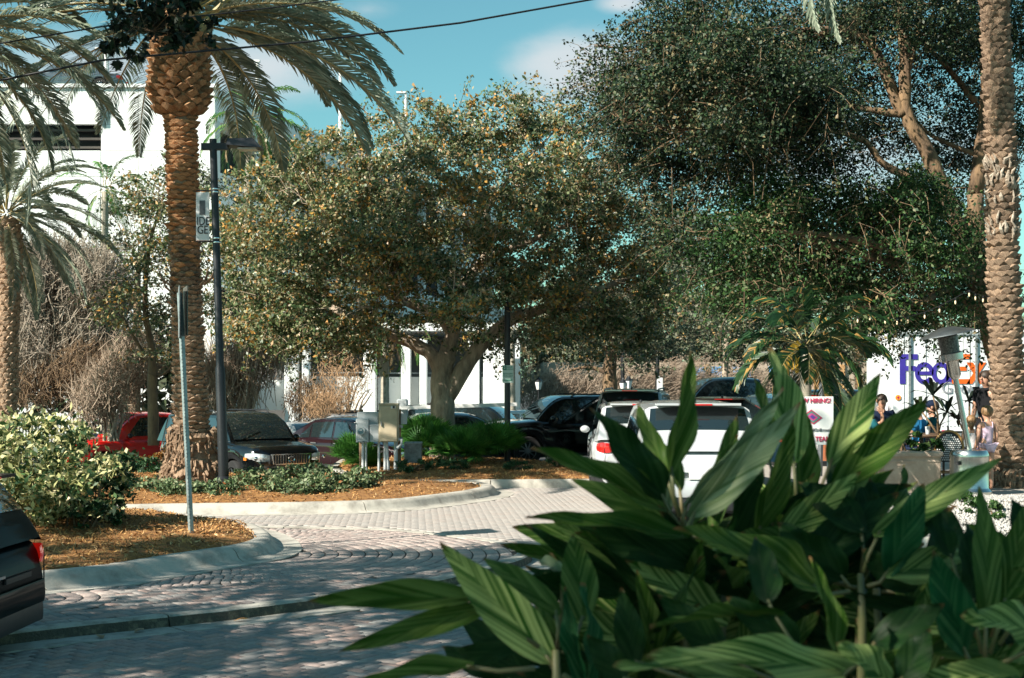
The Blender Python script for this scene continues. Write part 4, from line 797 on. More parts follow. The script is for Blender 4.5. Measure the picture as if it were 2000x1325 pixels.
# shop fronts and awnings far back on the right
D = 95; t = thing('shop_building', 'far tan shop building with blue awnings behind the dark pickup', 'building', (X(1500, D), D, 0)); tanw = M('tan_wall', (.42, .33, .25), .9, var=.15, scale=.5)
m = MB(); wbox(m, X(1060, D), X(1760, D), D, D+8, -1, Z(708, D)); m.build('wall', tanw, t, t.location)
blue_m = M('blue_awning_cloth', (.03, .28, .62), .7, var=.1)
for a, b in ((1352, 1374), (1388, 1408), (1430, 1462), (1500, 1530)):
    m = MB(); m.plate([(X(a, D), D-.05, Z(716, D)), (X(b, D), D-.05, Z(716, D)), (X(b, D), D-1.2, Z(738, D)), (X(a, D), D-1.2, Z(738, D))], .06); m.build('awning', blue_m, t, t.location)
for a in (1376, 1410, 1464, 1590, 1640): m = MB(); wbox(m, X(a, D), X(a+9, D), D-.2, D-.02, -1, Z(712, D)); m.build('pier', M('orange_pier', (.5, .28, .12), .9) if 'orange_pier' not in bpy.data.materials else bpy.data.materials['orange_pier'], t, t.location)
C = []
for k in range(34): a, _ = clump_pts(P(1030+k*20, random.uniform(500, 640), 118+random.uniform(-6, 6)), (3.2, 2, 3.0), 700, sub=24); C.append(a)
for k in range(60): a, _ = clump_pts(P(1020+k*17, random.uniform(660, 740), 125+random.uniform(-6, 6)), (3.4, 2, 2.4), 800, sub=26); C.append(a)
for k in range(16): a, _ = clump_pts(P(-60+k*30, random.uniform(640, 780), 56), (2.0, 1, 2.0), 300, sub=14); C.append(a)
o = leaf_cloud('distant_trees', np.concatenate(C), .42, oak_leaf2, None, (0, 0, 0)); tag(o, 'line of grey green distant trees behind the car park', 'trees')

# ------------------------------------------------------------ street furniture
t = thing('street_lamp', 'tall black square headed street lamp beside the date palm', 'street lamp', P(437, 942, 24.3)); b0 = t.location; top = P(416, 272, 24.3)
pole_m = M('black_pole_paint', (.02, .022, .026), .4, .2, col2=(.05, .055, .06), scale=20, thr=(.62, .7))
m = MB(); m.tube([b0, b0.lerp(top, .33), b0.lerp(top, .34), top], [.088, .085, .066, .062], 16); m.build('pole', pole_m, t, b0, smooth=True)
m = MB(); m.lathe([(.14, -.15), (.14, .06), (.1, .1)], 16); m.build('base', pole_m, t, (0, 0, 0), smooth=True)
def lampb(p0, p1): m = MB(); m.box(((p0.x+p1.x)/2, p0.y, p0.z), (abs(p1.x-p0.x), .12, .12)); return m
m = MB(); a = P(394, 287, 24.3); wbox(m, a.x, P(446, 287, 24.3).x, a.y-.06, a.y+.06, a.z-.055, a.z+.055); m.build('arm', pole_m, t, b0)
h = P(478, 284, 24.3); m = MB(); m.add([(h.x-.28, h.y-.2, h.z-.02), (h.x+.31, h.y-.2, h.z-.07), (h.x+.31, h.y+.2, h.z-.07), (h.x-.28, h.y+.2, h.z-.02), (h.x-.26, h.y-.17, h.z+.09), (h.x+.16, h.y-.17, h.z+.10), (h.x+.16, h.y+.17, h.z+.10), (h.x-.26, h.y+.17, h.z+.09)], [(3, 2, 1, 0), (4, 5, 6, 7), (0, 1, 5, 4), (1, 2, 6, 5), (2, 3, 7, 6), (3, 0, 4, 7)]); m.build('lamp_head', pole_m, t, b0)
m = MB(); wbox(m, h.x-.1, h.x+.22, h.y-.14, h.y+.14, h.z-.085, h.z-.058); m.build('lens', M('lamp_lens', (.5, .5, .45), .2), t, b0)
bann = M('white_banner_cloth', (.66, .68, .68), .8, var=.06); bx = P(399, 420, 24.3)
m = MB(); wbox(m, P(383, 0, 24.3).x, P(409, 0, 24.3).x, bx.y-.005, bx.y+.005, Z(470, 24.3), Z(376, 24.3)); ban = m.build('banner', bann, t, b0)
ink = M('dark_lettering', (.03, .03, .035), .7)
text('lettering', 'IDE', .2, ink, ban, Vector((P(397, 0, 24.3).x, bx.y-.012, Z(433, 24.3)))-b0, sx=.75); text('lettering', 'GE', .2, ink, ban, Vector((P(396, 0, 24.3).x, bx.y-.012, Z(450, 24.3)))-b0, sx=.75)
m = MB(); wbox(m, P(390, 0, 24.3).x, P(401, 0, 24.3).x, bx.y-.012, bx.y-.006, Z(420, 24.3), Z(392, 24.3)); m.build('printed_mark', M('grey_print', (.1, .11, .12), .7), ban, b0)
ora = M('orange_band', (.6, .2, .06), .7); m = MB(); wbox(m, P(383, 0, 24.3).x, P(409, 0, 24.3).x, bx.y-.006, bx.y+.006, Z(473, 24.3), Z(470, 24.3)); m.build('orange_hem', ora, ban, b0)
m = MB(); wbox(m, P(384, 0, 24.3).x, P(402, 0, 24.3).x, bx.y-.006, bx.y+.006, Z(375, 24.3), Z(372, 24.3)); m.build('orange_hem', ora, ban, b0)
for py in (373, 472): a = P(420, py, 24.3); m = MB(); m.tube([(a.x, a.y, a.z), (P(383, 0, 24.3).x, a.y, a.z)], .014, 6); m.build('banner_arm', black_metal, t, b0)
for py in (370, 376, 466, 474): a = P(418+(py-272)*.03, py, 24.3); m = MB(); m.lathe([(.071, -.012), (.074, 0), (.071, .012)], 16, a); m.build('clamp_band', chrome, t, b0, smooth=True)
# leaning perforated sign post on the near island
b0 = P(373, 1036, 16.9); t = thing('sign_post', 'leaning perforated steel sign post with edge-on sign plates on mulch', 'sign', b0); top = P(351, 572, 16.9)
pm = M('perforated_post', (.33, .40, .40), .5, .5, var=.2, scale=12); m = MB(); dv = (top-b0)
m.tube([b0-dv*.01, top], .033, 4); m.build('post', pm, t, b0)
for k in range(62):
    q = b0+dv*(.02+k*.0152)+Vector((0, -.026, 0)); m = MB() if k == 0 else m; m.box(q, (.014, .008, .016))
m.build('punched_holes', dark_in, t, b0, kind='stuff')
m = MB(); q = P(353, 610, 16.9); m.box((q.x-.02, q.y, q.z), (.012, .5, .60), rz=R(14)); m.build('sign_plate', galv, t, b0); m = MB(); q = P(359, 605, 16.9); m.box((q.x+.01, q.y+.05, q.z-.02), (.012, .5, .58), rz=R(18)); m.build('sign_plate', M('dark_sign_back', (.12, .12, .1), .5, .2), t, b0)
# black pole with parking sign right of the oak
b0 = P(991, 900, 31); t = thing('sign_post', 'black pole carrying green and white two hour parking sign', 'sign', b0); m = MB(); m.tube([b0, P(991, 590, 31)], .066, 12); m.build('pole', pole_m, t, b0, smooth=True)
q = P(992, 731, 30.9); m = MB(); m.bbox((q.x, q.y, q.z), (.235, .02, .38), .004); sp_ = m.build('sign_plate', M('mint_sign', (.55, .66, .60), .5, var=.05), t, b0)
grn = M('green_print', (.03, .26, .16), .6); gx = q-b0
m = MB(); m.box((q.x-.072, q.y-.013, q.z+.135), (.08, .004, .1)); m.build('green_square', grn, sp_, b0); text('lettering', '2', .085, white_pl, sp_, gx+Vector((-.072, -.018, .135)))
text('lettering', 'HOUR\nPARKING', .045, grn, sp_, gx+Vector((.035, -.014, .125))); text('lettering', '8AM-6PM\nMON-SAT', .05, grn, sp_, gx+Vector((0, -.014, -.02)))
m = MB(); m.box((q.x, q.y-.013, q.z-.13), (.19, .004, .025)); m.build('green_bar', grn, sp_, b0)
# grey backed sign behind cabinet
b0 = P(752, 905, 36); t = thing('sign_post', 'grey backed narrow sign on a pale post behind the cabinets', 'sign', b0); m = MB(); m.box((b0.x, b0.y, (b0.z+Z(700, 36))/2), (.09, .05, Z(700, 36)-b0.z)); m.build('post', galv, t, b0); q = P(749, 716, 35.9); m = MB(); m.bbox(q, (.23, .03, .52), .02); m.build('sign_plate', M('weathered_sign_back', (.42, .42, .38), .7, var=.2), t, b0)
# small white box sign behind lamp pole
b0 = P(436, 860, 44); t = thing('sign_post', 'small white notched sign seen just right of the street lamp pole', 'sign', b0); m = MB(); m.tube([b0, P(436, 640, 44)], .04, 6); m.build('post', galv, t, b0); q = P(439, 640, 43.9); m = MB(); m.bbox(q, (.24, .1, .40), .02); m.build('sign_plate', white_pl, t, b0)
# electrical equipment
cab = M('beige_cabinet_paint', (.50, .42, .29), .6, col2=(.40, .33, .22), scale=5); gcab = M('grey_cabinet_paint', (.46, .49, .50), .5, col2=(.36, .39, .40), scale=6); wood = M('weathered_post', (.30, .19, .11), .9, var=.4, scale=8, stretch=(4, 4, .4)); pvc = M('grey_conduit', (.52, .54, .54), .5, var=.1)
D = 28.6
def cabx(px0, px1, py0, py1, dep, name, mat, parent, d=D, yo=0, bev=.012):
    m = MB(); m.bbox(((X(px0, d)+X(px1, d))/2, d+yo+dep/2, (Z(py0, d)+Z(py1, d))/2), (X(px1, d)-X(px0, d), dep, Z(py0, d)-Z(py1, d)), bev); return m.build(name, mat, parent, parent.location)
rack = thing('post_rack', 'pair of brown wooden posts carrying the meter boxes', 'rack', P(740, 925, D))
for a, b, y1 in ((700, 707, 925), (773, 782, 912)): cabx(a, b, 800, y1, .1, 'post', wood, rack, yo=.12)
cabx(697, 786, 830, 836, .04, 'crossbar', galv, rack, yo=.08); cabx(697, 786, 855, 861, .04, 'crossbar', galv, rack, yo=.08)
e1 = thing('meter_box', 'grey meter box with round glass dial left of the beige cabinet', 'meter box', P(710, 864, D)); cabx(696, 721, 818, 864, .14, 'box', gcab, e1, yo=-.08); cabx(699, 718, 864-2, 864, .01, 'flange', galv, e1, yo=-.09)
q = P(705.5, 842, D-.09); m = MB(); m.tube([q, q+Vector((0, -.10, 0))], [.085, .08], 20); m.build('dial_housing', M('dial_glass', (.55, .60, .60), .12, .2, coat=1), e1, e1.location, smooth=True); m = MB(); m.tube([q+Vector((0, -.098, 0)), q+Vector((0, -.104, 0))], .055, 20); d_ = m.build('dial_face', M('blue_dial', (.12, .22, .26), .3), e1, e1.location); m = MB(); m.box(q+Vector((0, -.107, .02)), (.05, .004, .02)); m.build('counter', white_pl, d_, e1.location)
m = MB(); m.lathe([(.02, 0), (.02, .01)], 8, q+Vector((-.12, 0, .16))); m.build('seal', white_pl, e1, e1.location)
e2 = thing('junction_box', 'wide plain grey box behind the meter', 'electrical box', P(718, 862, D)); cabx(697, 739, 805, 862, .1, 'box', gcab, e2, yo=.03)
e3 = thing('junction_box', 'small upright grey box between meter and beige cabinet', 'electrical box', P(731, 863, D)); cabx(723, 741, 831, 863, .12, 'box', gcab, e3, yo=-.09); cabx(722, 742, 829.5, 831.5, .14, 'hood', gcab, e3, yo=-.1)
e4 = thing('electrical_cabinet', 'tall beige electrical cabinet with small warning sticker on posts', 'cabinet', P(760, 863, D)); cabx(741, 779, 790, 863, .3, 'box', cab, e4, yo=-.15); cabx(743, 777, 793, 861, .02, 'door', cab, e4, yo=-.172); cabx(740, 780, 788, 790.5, .33, 'hood', cab, e4, yo=-.17); st = cabx(765, 774, 793, 798, .004, 'sticker', white_pl, e4, yo=-.177, bev=.001)
m = MB(); m.tube([P(767, 795.5, D-.18), P(771, 795.5, D-.18)], .025, 8); m.build('sticker_mark', ink, e4, e4.location)
m = MB(); m.box(P(744.5, 828, D-.19), (.015, .03, .09)); m.build('latch', galv, e4, e4.location)
e5 = thing('junction_box', 'little grey switch box on the right side of the beige cabinet', 'electrical box', P(788, 829, D)); cabx(782, 794, 808, 829, .12, 'box', gcab, e5, yo=.05)
e6 = thing('utility_box', 'low dull grey box standing on mulch right of the cabinets', 'electrical box', P(803, 906, D)); cabx(787, 821, 867, 906, .35, 'box', M('dull_grey_box', (.25, .25, .24), .6, .3, var=.3), e6, yo=.3); cabx(786, 822, 865.5, 868, .38, 'lid', galv, e6, yo=.29)
for k, (px, w_, y0) in enumerate(((709, 6, 864), (715, 4, 864), (740, 5, 863), (752.5, 7, 863), (759, 6, 863), (773, 8, 863))):
    t = thing('conduit', ['thick pale conduit beside the left wooden post', 'thin pale conduit second from the left wooden post', 'single conduit under the small upright box', 'left one of two thick conduits under the beige cabinet', 'slanting conduit under the beige cabinet', 'thick conduit against the right wooden post'][k], 'pipe', P(px, 925, D)); m = MB(); m.tube([P(px-(4 if k == 4 else 0), y0, D), P(px, 925, D)], w_/F*D/2, 10); m.build('pipe', pvc, t, t.location, smooth=True)
t = thing('conduit', 'curved pale elbow pipe on the right of the beige cabinet', 'pipe', P(778, 870, D)); m = MB(); m.tube([P(776, 858, D-.1), P(784, 860, D-.1), P(784, 868, D-.1), P(776, 876, D-.1)], .03, 8); m.build('pipe', pvc, t, t.location, smooth=True)
# barrier arm
b0 = P(788, 850, 40); t = thing('barrier_gate', 'long white barrier arm behind the cabinets', 'barrier', b0); m = MB(); m.bbox(P(786, 815, 40), (.3, .3, 1.0), .03); m.build('housing', gcab, t, b0); m = MB(); a, c = P(780, 797, 39.8), P(1010, 790, 39.8); m.box((a+c)/2, ((c-a).length, .05, .10), M=Matrix.Rotation(-math.atan2((c-a).z, (c-a).x), 3, 'Y')); m.build('arm', white_pl, t, b0)
# lanterns and posts at the back
for px, py, lab in ((1052, 752, 'small white and black lantern right of the parking sign'), (1228, 750, 'round white post lantern right of the dark trunk'), (1217, 754, 'small black lantern post right of the dark trunk')):
    b0 = P(px, 840, 60); t = thing('lantern', lab, 'lamp', b0); m = MB(); m.tube([b0, P(px, py+8, 60)], .04, 6); m.build('pole', black_metal, t, b0); q = P(px, py, 60); m = MB(); m.lathe([(.08, -.2), (.15, .1), (.13, .14)], 8, q); m.build('glass', white_pl, t, b0); m = MB(); m.lathe([(.18, .14), (.05, .28), (.02, .34)], 8, q); m.build('cap', black_metal, t, b0)
for px, d, lab, c in ((1284, 70, 'thin black post behind the white cars', black_metal), (1216, 72, 'slim dark post against the tan hedge', black_metal)):
    b0 = P(px, 830, d); t = tag(MB().tube([b0, P(px, 640, d)], .1, 8).build('post', c), lab, 'post')
b0 = P(1290, 830, 66); t = thing('sign_post', 'small white sign leaning on a post behind the white cars', 'sign', b0); m = MB(); m.tube([b0, P(1288, 735, 66)], .04, 6); m.build('post', galv, t, b0); m = MB(); m.bbox(P(1289, 755, 65.8), (.28, .05, .8), .02); m.build('sign_plate', white_pl, t, b0)
# diamond warning sign, its post, brown column
b0 = P(1556, 900, 27); t = thing('warning_sign', 'yellow diamond warning sign behind the dark palm', 'sign', b0); m = MB(); m.box((b0.x-.02, b0.y+.04, (b0.z+Z(700, 27))/2), (.06, .06, Z(700, 27)-b0.z)); m.build('post', pm, t, b0)
yl = M('yellow_sign', (.75, .42, .02), .5, var=.05); q = P(1556, 697, 27); Ry = Matrix.Rotation(R(45), 3, 'Y')
m = MB(); m.box(q, (.46, .012, .46), M=Matrix.Rotation(R(-25), 3, 'Z') @ Ry); pl = m.build('diamond_plate', yl, t, b0); m = MB(); Mz = Matrix.Rotation(R(-25), 3, 'Z')
for a, c in (((-.07, -.09), (-.07, .02)), ((-.07, .02), (.05, .06)), ((.05, .06), (.02, .12)), ((.05, .06), (-.01, .0))): m.tube([q+Mz @ Vector((a[0], -.012, a[1])), q+Mz @ Vector((c[0], -.012, c[1]))], .012, 4)
m.build('arrow_mark', ink, pl, b0)
b0 = P(1613, 900, 24); t = thing('painted_column', 'terracotta painted square column with small sticker behind the hiring sign', 'column', b0); m = MB(); m.bbox((b0.x, b0.y, (b0.z+Z(690, 24))/2), (.17, .17, Z(690, 24)-b0.z), .01); m.build('shaft', M('terracotta_paint', (.42, .14, .06), .7, var=.15), t, b0); m = MB(); m.box(P(1614, 765, 23.9)+Vector((.03, 0, 0)), (.07, .006, .06)); m.build('sticker', white_pl, t, b0)
b0 = P(1601, 930, 23); t = thing('bent_post', 'dark grey leaning post left of the terracotta column', 'post', b0); m = MB(); m.tube([b0, P(1606, 700, 23), P(1613, 680, 23)], .045, 8); m.build('shaft', M('grey_post', (.12, .13, .14), .6), t, b0)
# hiring sign
D = 15.5; b0 = Vector((X(1594, D), D, ZL)); t = thing('hiring_sign', 'white hiring sign with colourful diamond emblem behind the ginger leaves', 'sign', b0); q = P(1590, 822, D)
m = MB(); m.bbox((q.x, q.y, q.z), (.42, .015, .52), .004); pl = m.build('sign_board', M('white_sign_board', (.78, .77, .74), .5, var=.03), t, b0); redp = M('magenta_print', (.55, .03, .10), .6); o = q-b0
text('lettering', 'NOW HIRING!', .072, redp, pl, o+Vector((-.025, -.014, .215)), bold=.001, sx=.86); text('lettering', 'IslandGrill.com', .05, ink, pl, o+Vector((.03, -.014, -.10)), sx=.95); text('lettering', 'GRILL TEAM', .075, redp, pl, o+Vector((0, -.014, -.2)), bold=.001, sx=.85)
for sz, mt in ((.17, redp), (.135, M('teal_print', (.02, .32, .25), .6)), (.10, M('pink_print', (.6, .08, .25), .6)), (.05, M('purple_print', (.12, .05, .3), .6))):
    m = MB(); m.box(q+Vector((-.02, -.010-(.17-sz)*.05, .04)), (sz, .003, sz*.8), M=Matrix.Diagonal((1.0, 1, .75)) @ Ry); m.build('emblem_layer', mt, pl, b0)
for s in (-.15, .15): m = MB(); m.tube([(q.x+s, q.y+.02, ZL), (q.x+s, q.y+.02, q.z+.2)], .008, 6); m.build('stake', galv, t, b0)
# overhead wires
wire = M('wire_insulation', (.012, .012, .014), .6)
for nm, lst, d, r in (('lower thicker overhead wire crossing the sky', [(-40, 165), (200, 118), (600, 82), (900, 45), (1180, -5), (1350, -40)], 13, .011), ('upper thin overhead wire crossing the palm crown', [(-40, 92), (200, 52), (450, 25), (700, -5), (900, -30)], 13.5, .008)):
    tag(MB().tube([P(x, y, d+i*.6) for i, (x, y) in enumerate(lst)], r, 6).build('overhead_wire', wire, smooth='all'), nm, 'wire', 'overhead wires')
# ------------------------------------------------------------ vehicles
KD = dict(  # L W H belt, lower-body top profile (u from nose, z), greenhouse (base front, roof front, roof rear, base rear), side window splits
 suv=dict(L=4.65, W=1.85, H=1.68, belt=1.05, top=[(0, .76), (.012, .88), (.04, .98), (.15, 1.05), (.255, 1.09), (.30, 1.05), (.96, 1.05), (.985, .98), (1, .78)], gh=(.235, .40, .90, .985), sw=[(.31, .50), (.515, .70), (.72, .87)]),
 wagon=dict(L=4.7, W=1.83, H=1.56, belt=.97, top=[(0, .66), (.012, .74), (.04, .82), (.15, .90), (.255, .97), (.30, .97), (.96, .98), (.985, .94), (1, .7)], gh=(.24, .42, .88, .985), sw=[(.32, .51), (.525, .71), (.73, .88)]),
 sedan=dict(L=4.8, W=1.82, H=1.44, belt=.93, top=[(0, .60), (.012, .68), (.04, .75), (.15, .84), (.27, .93), (.31, .93), (.84, .97), (.97, .96), (.99, .88), (1, .66)], gh=(.25, .43, .68, .86), sw=[(.33, .51), (.525, .68), (.69, .76)]),
 pickup=dict(L=5.7, W=1.98, H=1.92, belt=1.22, top=[(0, .85), (.01, .98), (.03, 1.08), (.13, 1.16), (.245, 1.22), (.29, 1.22), (.60, 1.22), (.61, 1.24), (.985, 1.24), (.99, 1.2), (1, 1.0)], gh=(.235, .36, .575, .60), sw=[(.30, .44), (.455, .58)]))
def lerp_tab(tab, u):
    for (a, za), (b, zb) in zip(tab, tab[1:]):
        if u <= b: return za+(zb-za)*max(0, (u-a))/((b-a) or 1)
    return tab[-1][1]
paints = {}
def paint(name, col, metal=.35, rough=.25):
    if name not in paints: paints[name] = M('car_paint_'+name, col, rough, metal, var=.04, scale=2, coat=.15 if name == 'bottle' else 1, spec=.05 if name == 'bottle' else .5)
    return paints[name]
cabin_m = M('car_cabin', (.05, .05, .05), .8)
glass_c = bpy.data.materials.new('car_glass'); glass_c.use_nodes = True
_n = glass_c.node_tree.nodes; _b = _n['Principled BSDF']; _b.inputs['Base Color'].default_value = (.012, .02, .022, 1); _b.inputs['Roughness'].default_value = .03; _b.inputs['Specular IOR Level'].default_value = 1.0; _b.inputs['Coat Weight'].default_value = 1; _b.inputs['Coat Roughness'].default_value = .02
def car(name, label, x, y, z, head, kind, pt, group=None, rails=False, det=2, scale=1., grille='slats', plate=True, cat='car', trim=True, gt=False):
    K = KD[kind]; L, W, H = K['L'], K['W'], K['H']; t = thing(name, label, cat, (x, y, z), R(head), group); t.scale = (scale,)*3
    wr = .36 if kind != 'pickup' else .42; wf, wb_ = .185*L, .80*L; zc = wr; ar = wr*1.16
    def hw(u): q = abs(2*u-1); return W/2*(1-.22*q**7-.05*q**22)
    us = sorted(set([0, .004, .012, .025, .04, .06]+[i/26 for i in range(2, 25)]+[.94, .96, .975, .988, .996, 1]+[(wf+ar*k/5)/L for k in range(-5, 6)]+[(wb_+ar*k/5)/L for k in range(-5, 6)]))
    def zlow(u):
        xx = u*L; zz = .24+.04*abs(2*u-1)**6
        for wc in (wf, wb_):
            dx = abs(xx-wc)
            if dx < ar: zz = max(zz, zc+math.sqrt(max(0, ar*ar-dx*dx))-.02)
        return zz
    ts = [0, .1, .3, .5, .62, .68, .82, .93, 1]; wfac = [.955, .985, 1.0, 1.0, .992, 1.003, .985, .955, .90]
    def pt3(u, k, s): zt = lerp_tab(K['top'], u); zb = min(zlow(u), zt-.05); return (L/2-u*L, s*hw(u)*wfac[k], zb+(zt-zb)*ts[k])
    m = MB(); rows = []
    for u in us:
        zt = lerp_tab(K['top'], u); h = hw(u); crown_ = .03 if u < .3 or kind == 'sedan' and u > .8 else .0
        r = [pt3(u, k, -1) for k in range(9)]+[(L/2-u*L, -h*.6, zt+crown_*.8+.006), (L/2-u*L, -h*.25, zt+crown_+.008), (L/2-u*L, h*.25, zt+crown_+.008), (L/2-u*L, h*.6, zt+crown_*.8+.006)]+[pt3(u, k, 1) for k in range(8, -1, -1)]; rows.append(r)
    m.grid(rows); nr = len(rows[0])
    for base_, rv in ((0, 0), ((len(rows)-1)*nr, 1)):
        f = [base_+i for i in range(nr)]
        for i in range(nr//2-1): q = (f[i], f[i+1], f[nr-2-i], f[nr-1-i]); m.f.append(q if rv == 0 else q[::-1]); m.m.append(0); m.a.append(0)
    body = m.build('body', pt, t, smooth=True)
    # wheel wells and underside
    m = MB(); m.box((0, 0, .42), (L*.93, W*.80, .42)); m.build('underbody', black_pl, t)
    # greenhouse
    gf, rf, rr, gb = K['gh']; wbz = W/2*.93; tum = .26
    def zr(u):
        if u < rf: f = (u-gf)/(rf-gf); return K['belt']-.01+(H-.03-K['belt'])*math.sin(f*PI/2)**.85*(.92+.08*f)
        if u > rr: f = (gb-u)/(gb-rr); return K['belt']-.01+(H-.05-K['belt'])*max(0, f)**.8
        f = (u-rf)/(rr-rf); return (H-.03)*(1-f)+(H-.05)*f+.03*math.sin(PI*f)
    def gw(u, z): e = 1-.10*max(0, (.32-u)/.1)-.06*max(0, (u-.9)/.08); return (wbz-tum*(z-K['belt']))*e
    def gp(u, f, s): z = K['belt']-.03+(zr(u)-K['belt']+.03)*f; return (L/2-u*L, s*gw(u, z), z)
    gu = [gf+(rf-gf)*k/7 for k in range(8)]+[rf+(rr-rf)*k/8 for k in range(1, 9)]+[rr+(gb-rr)*k/5 for k in range(1, 6)]; rows = []
    for u in gu:
        zt = zr(u); w_ = gw(u, zt); ht = max(0, zt-K['belt'])/(H-K['belt'])*.045
        rows.append([gp(u, f, -1) for f in (0, .3, .6, .85, .96)]+[(L/2-u*L, -w_*.93, zt+.012), (L/2-u*L, -w_*.6, zt+ht*.8+.012), (L/2-u*L, 0, zt+ht+.014), (L/2-u*L, w_*.6, zt+ht*.8+.012), (L/2-u*L, w_*.93, zt+.012)]+[gp(u, f, 1) for f in (.96, .85, .6, .3, 0)])
    m = MB(); m.grid(rows); m.build('roof', pt, t, smooth=True)
    def gt_top(u, f): zt = zr(u); w_ = gw(u, zt)*f; ht = max(0, zt-K['belt'])/(H-K['belt'])*.045; return Vector((L/2-u*L, w_, zt+.018+ht*(1-f*f)))
    for nm, u0, u1, sg in (('windscreen', gf+(rf-gf)*.06, gf+(rf-gf)*.93, 1), ('rear_window', rr+(gb-rr)*.06, rr+(gb-rr)*.62, -1)):
        m = MB(); rows = []
        for k in range(7):
            u = u0+(u1-u0)*k/6; rows.append([gt_top(u, f)+Vector((.008*sg, 0, .006)) for f in (-.9, -.6, -.25, .25, .6, .9)])
        m.grid(rows); o = m.build(nm, glass_c, t, smooth='all')
        if nm == 'windscreen': m = MB(); a = gt_top(u0+.004, -.7); b = gt_top(u0+.03, .0); m.tube([a+Vector((.02, 0, .03)), b+Vector((.03, -.1, .03))], .008, 4); m.build('wiper', black_pl, o)
    for s in (-1, 1):
        for i, (a, b) in enumerate(K['sw']):
            m = MB(); rows = []
            for k in range(7):
                u = a+(b-a)*k/6; top_f = .88; rows.append([])
                for f in (.14, .4, .65, top_f):
                    uu = u
                    if i == 0: uu = max(u, gf+(rf-gf)*(f*.92)+.035)
                    if i == len(K['sw'])-1: uu = min(uu, gb-(gb-rr)*(f*1.0)-.025) if kind != 'pickup' else uu
                    p = gp(uu, f, s); rows[-1].append((p[0], p[1]+s*.008, p[2]))
            m.grid(rows); m.build('side_window', glass_c, t, smooth='all')
        if det > 0:
            u = K['sw'][0][0]+.0; mz = K['belt']+.09; m = MB(); m.ball((L/2-u*L-.02, s*(W/2+.06), mz), (.07, .10, .075), 10, 6); mo = m.build('mirror', pt if kind != 'pickup' else black_pl, t, smooth='all')
            for q in range(2):
                ux = K['sw'][q][1]-.035; m = MB(); zz = K['belt']-.10; m.box((L/2-ux*L, s*(hw(ux)*.985+.01), zz), (.19, .03, .028)); m.build('door_handle', chrome if trim else pt, t)
                m = MB(); ux = K['sw'][q][1]+.006; m.box((L/2-ux*L, s*(hw(ux)*.985), (zlow(ux)+K['belt'])/2+.02), (.010, .025, K['belt']-zlow(ux)-.18)); m.build('door_gap', black_pl, t)
            m = MB(); m.box((L/2-.5*L, s*W*.49, .27), (L*.42, .05, .07)); m.build('sill', black_pl, t)
        if rails: m = MB(); zz = H+.035; wy = s*(gw(.5, H)-.06); m.tube([(L/2-rf*L-.18, wy, H-.01), (L/2-rf*L-.3, wy, zz+.02), (L/2-rr*L+.35, wy, zz), (L/2-rr*L+.2, wy, H-.01)], .018, 6); m.build('roof_rail', black_metal, t, smooth=True)
    # wheels
    for wx in (L/2-wf, L/2-wb_):
        for s in (-1, 1):
            yc = s*(W/2-.125); m = MB(); pr = [(wr*.62, -.1), (wr*.93, -.11), (wr, -.07), (wr, .07), (wr*.93, .11), (wr*.62, .1), (wr*.60, 0), (wr*.62, -.1)]
            rows = [[(wx+r*math.cos(2*PI*j/24), yc+q, wr+r*math.sin(2*PI*j/24)) for j in range(24)] for r, q in pr]; m.grid(rows, True); wo2 = m.build('wheel', rubber, t, smooth=True)
            m = MB(); ysp = yc+s*.075; m.tube([(wx, ysp-s*.03, wr), (wx, ysp+s*.01, wr)], [.065, .055], 12)
            for k in range(10 if kind != 'pickup' else 6):
                a = 2*PI*k/(10 if kind != 'pickup' else 6); c_, s_ = math.cos(a), math.sin(a); wd_ = .02 if kind != 'pickup' else .035
                m.add([(wx+c_*.05-s_*wd_, ysp, wr+s_*.05+c_*wd_), (wx+c_*.05+s_*wd_, ysp, wr+s_*.05-c_*wd_), (wx+c_*wr*.62+s_*wd_*.7, ysp-s*.01, wr+s_*wr*.62-c_*wd_*.7), (wx+c_*wr*.62-s_*wd_*.7, ysp-s*.01, wr+s_*wr*.62+c_*wd_*.7)], [(0, 1, 2, 3), (3, 2, 1, 0)])
            rows = [[(wx+r*math.cos(2*PI*j/24), ysp+q*s, wr+r*math.sin(2*PI*j/24)) for j in range(24)] for r, q in ((wr*.58, -.02), (wr*.64, .015), (wr*.66, -.02))]; m.grid(rows, True); m.build('rim', rim_m, wo2, smooth=True)
            m = MB(); m.tube([(wx, yc-s*.02, wr), (wx, yc+s*.0, wr)], wr*.58, 18); m.build('brake_disc', black_pl, wo2)
    # lights and faces
    def face_x(u_, yy): return L/2-u_*L
    zf = lerp_tab(K['top'], .02); fx = L/2
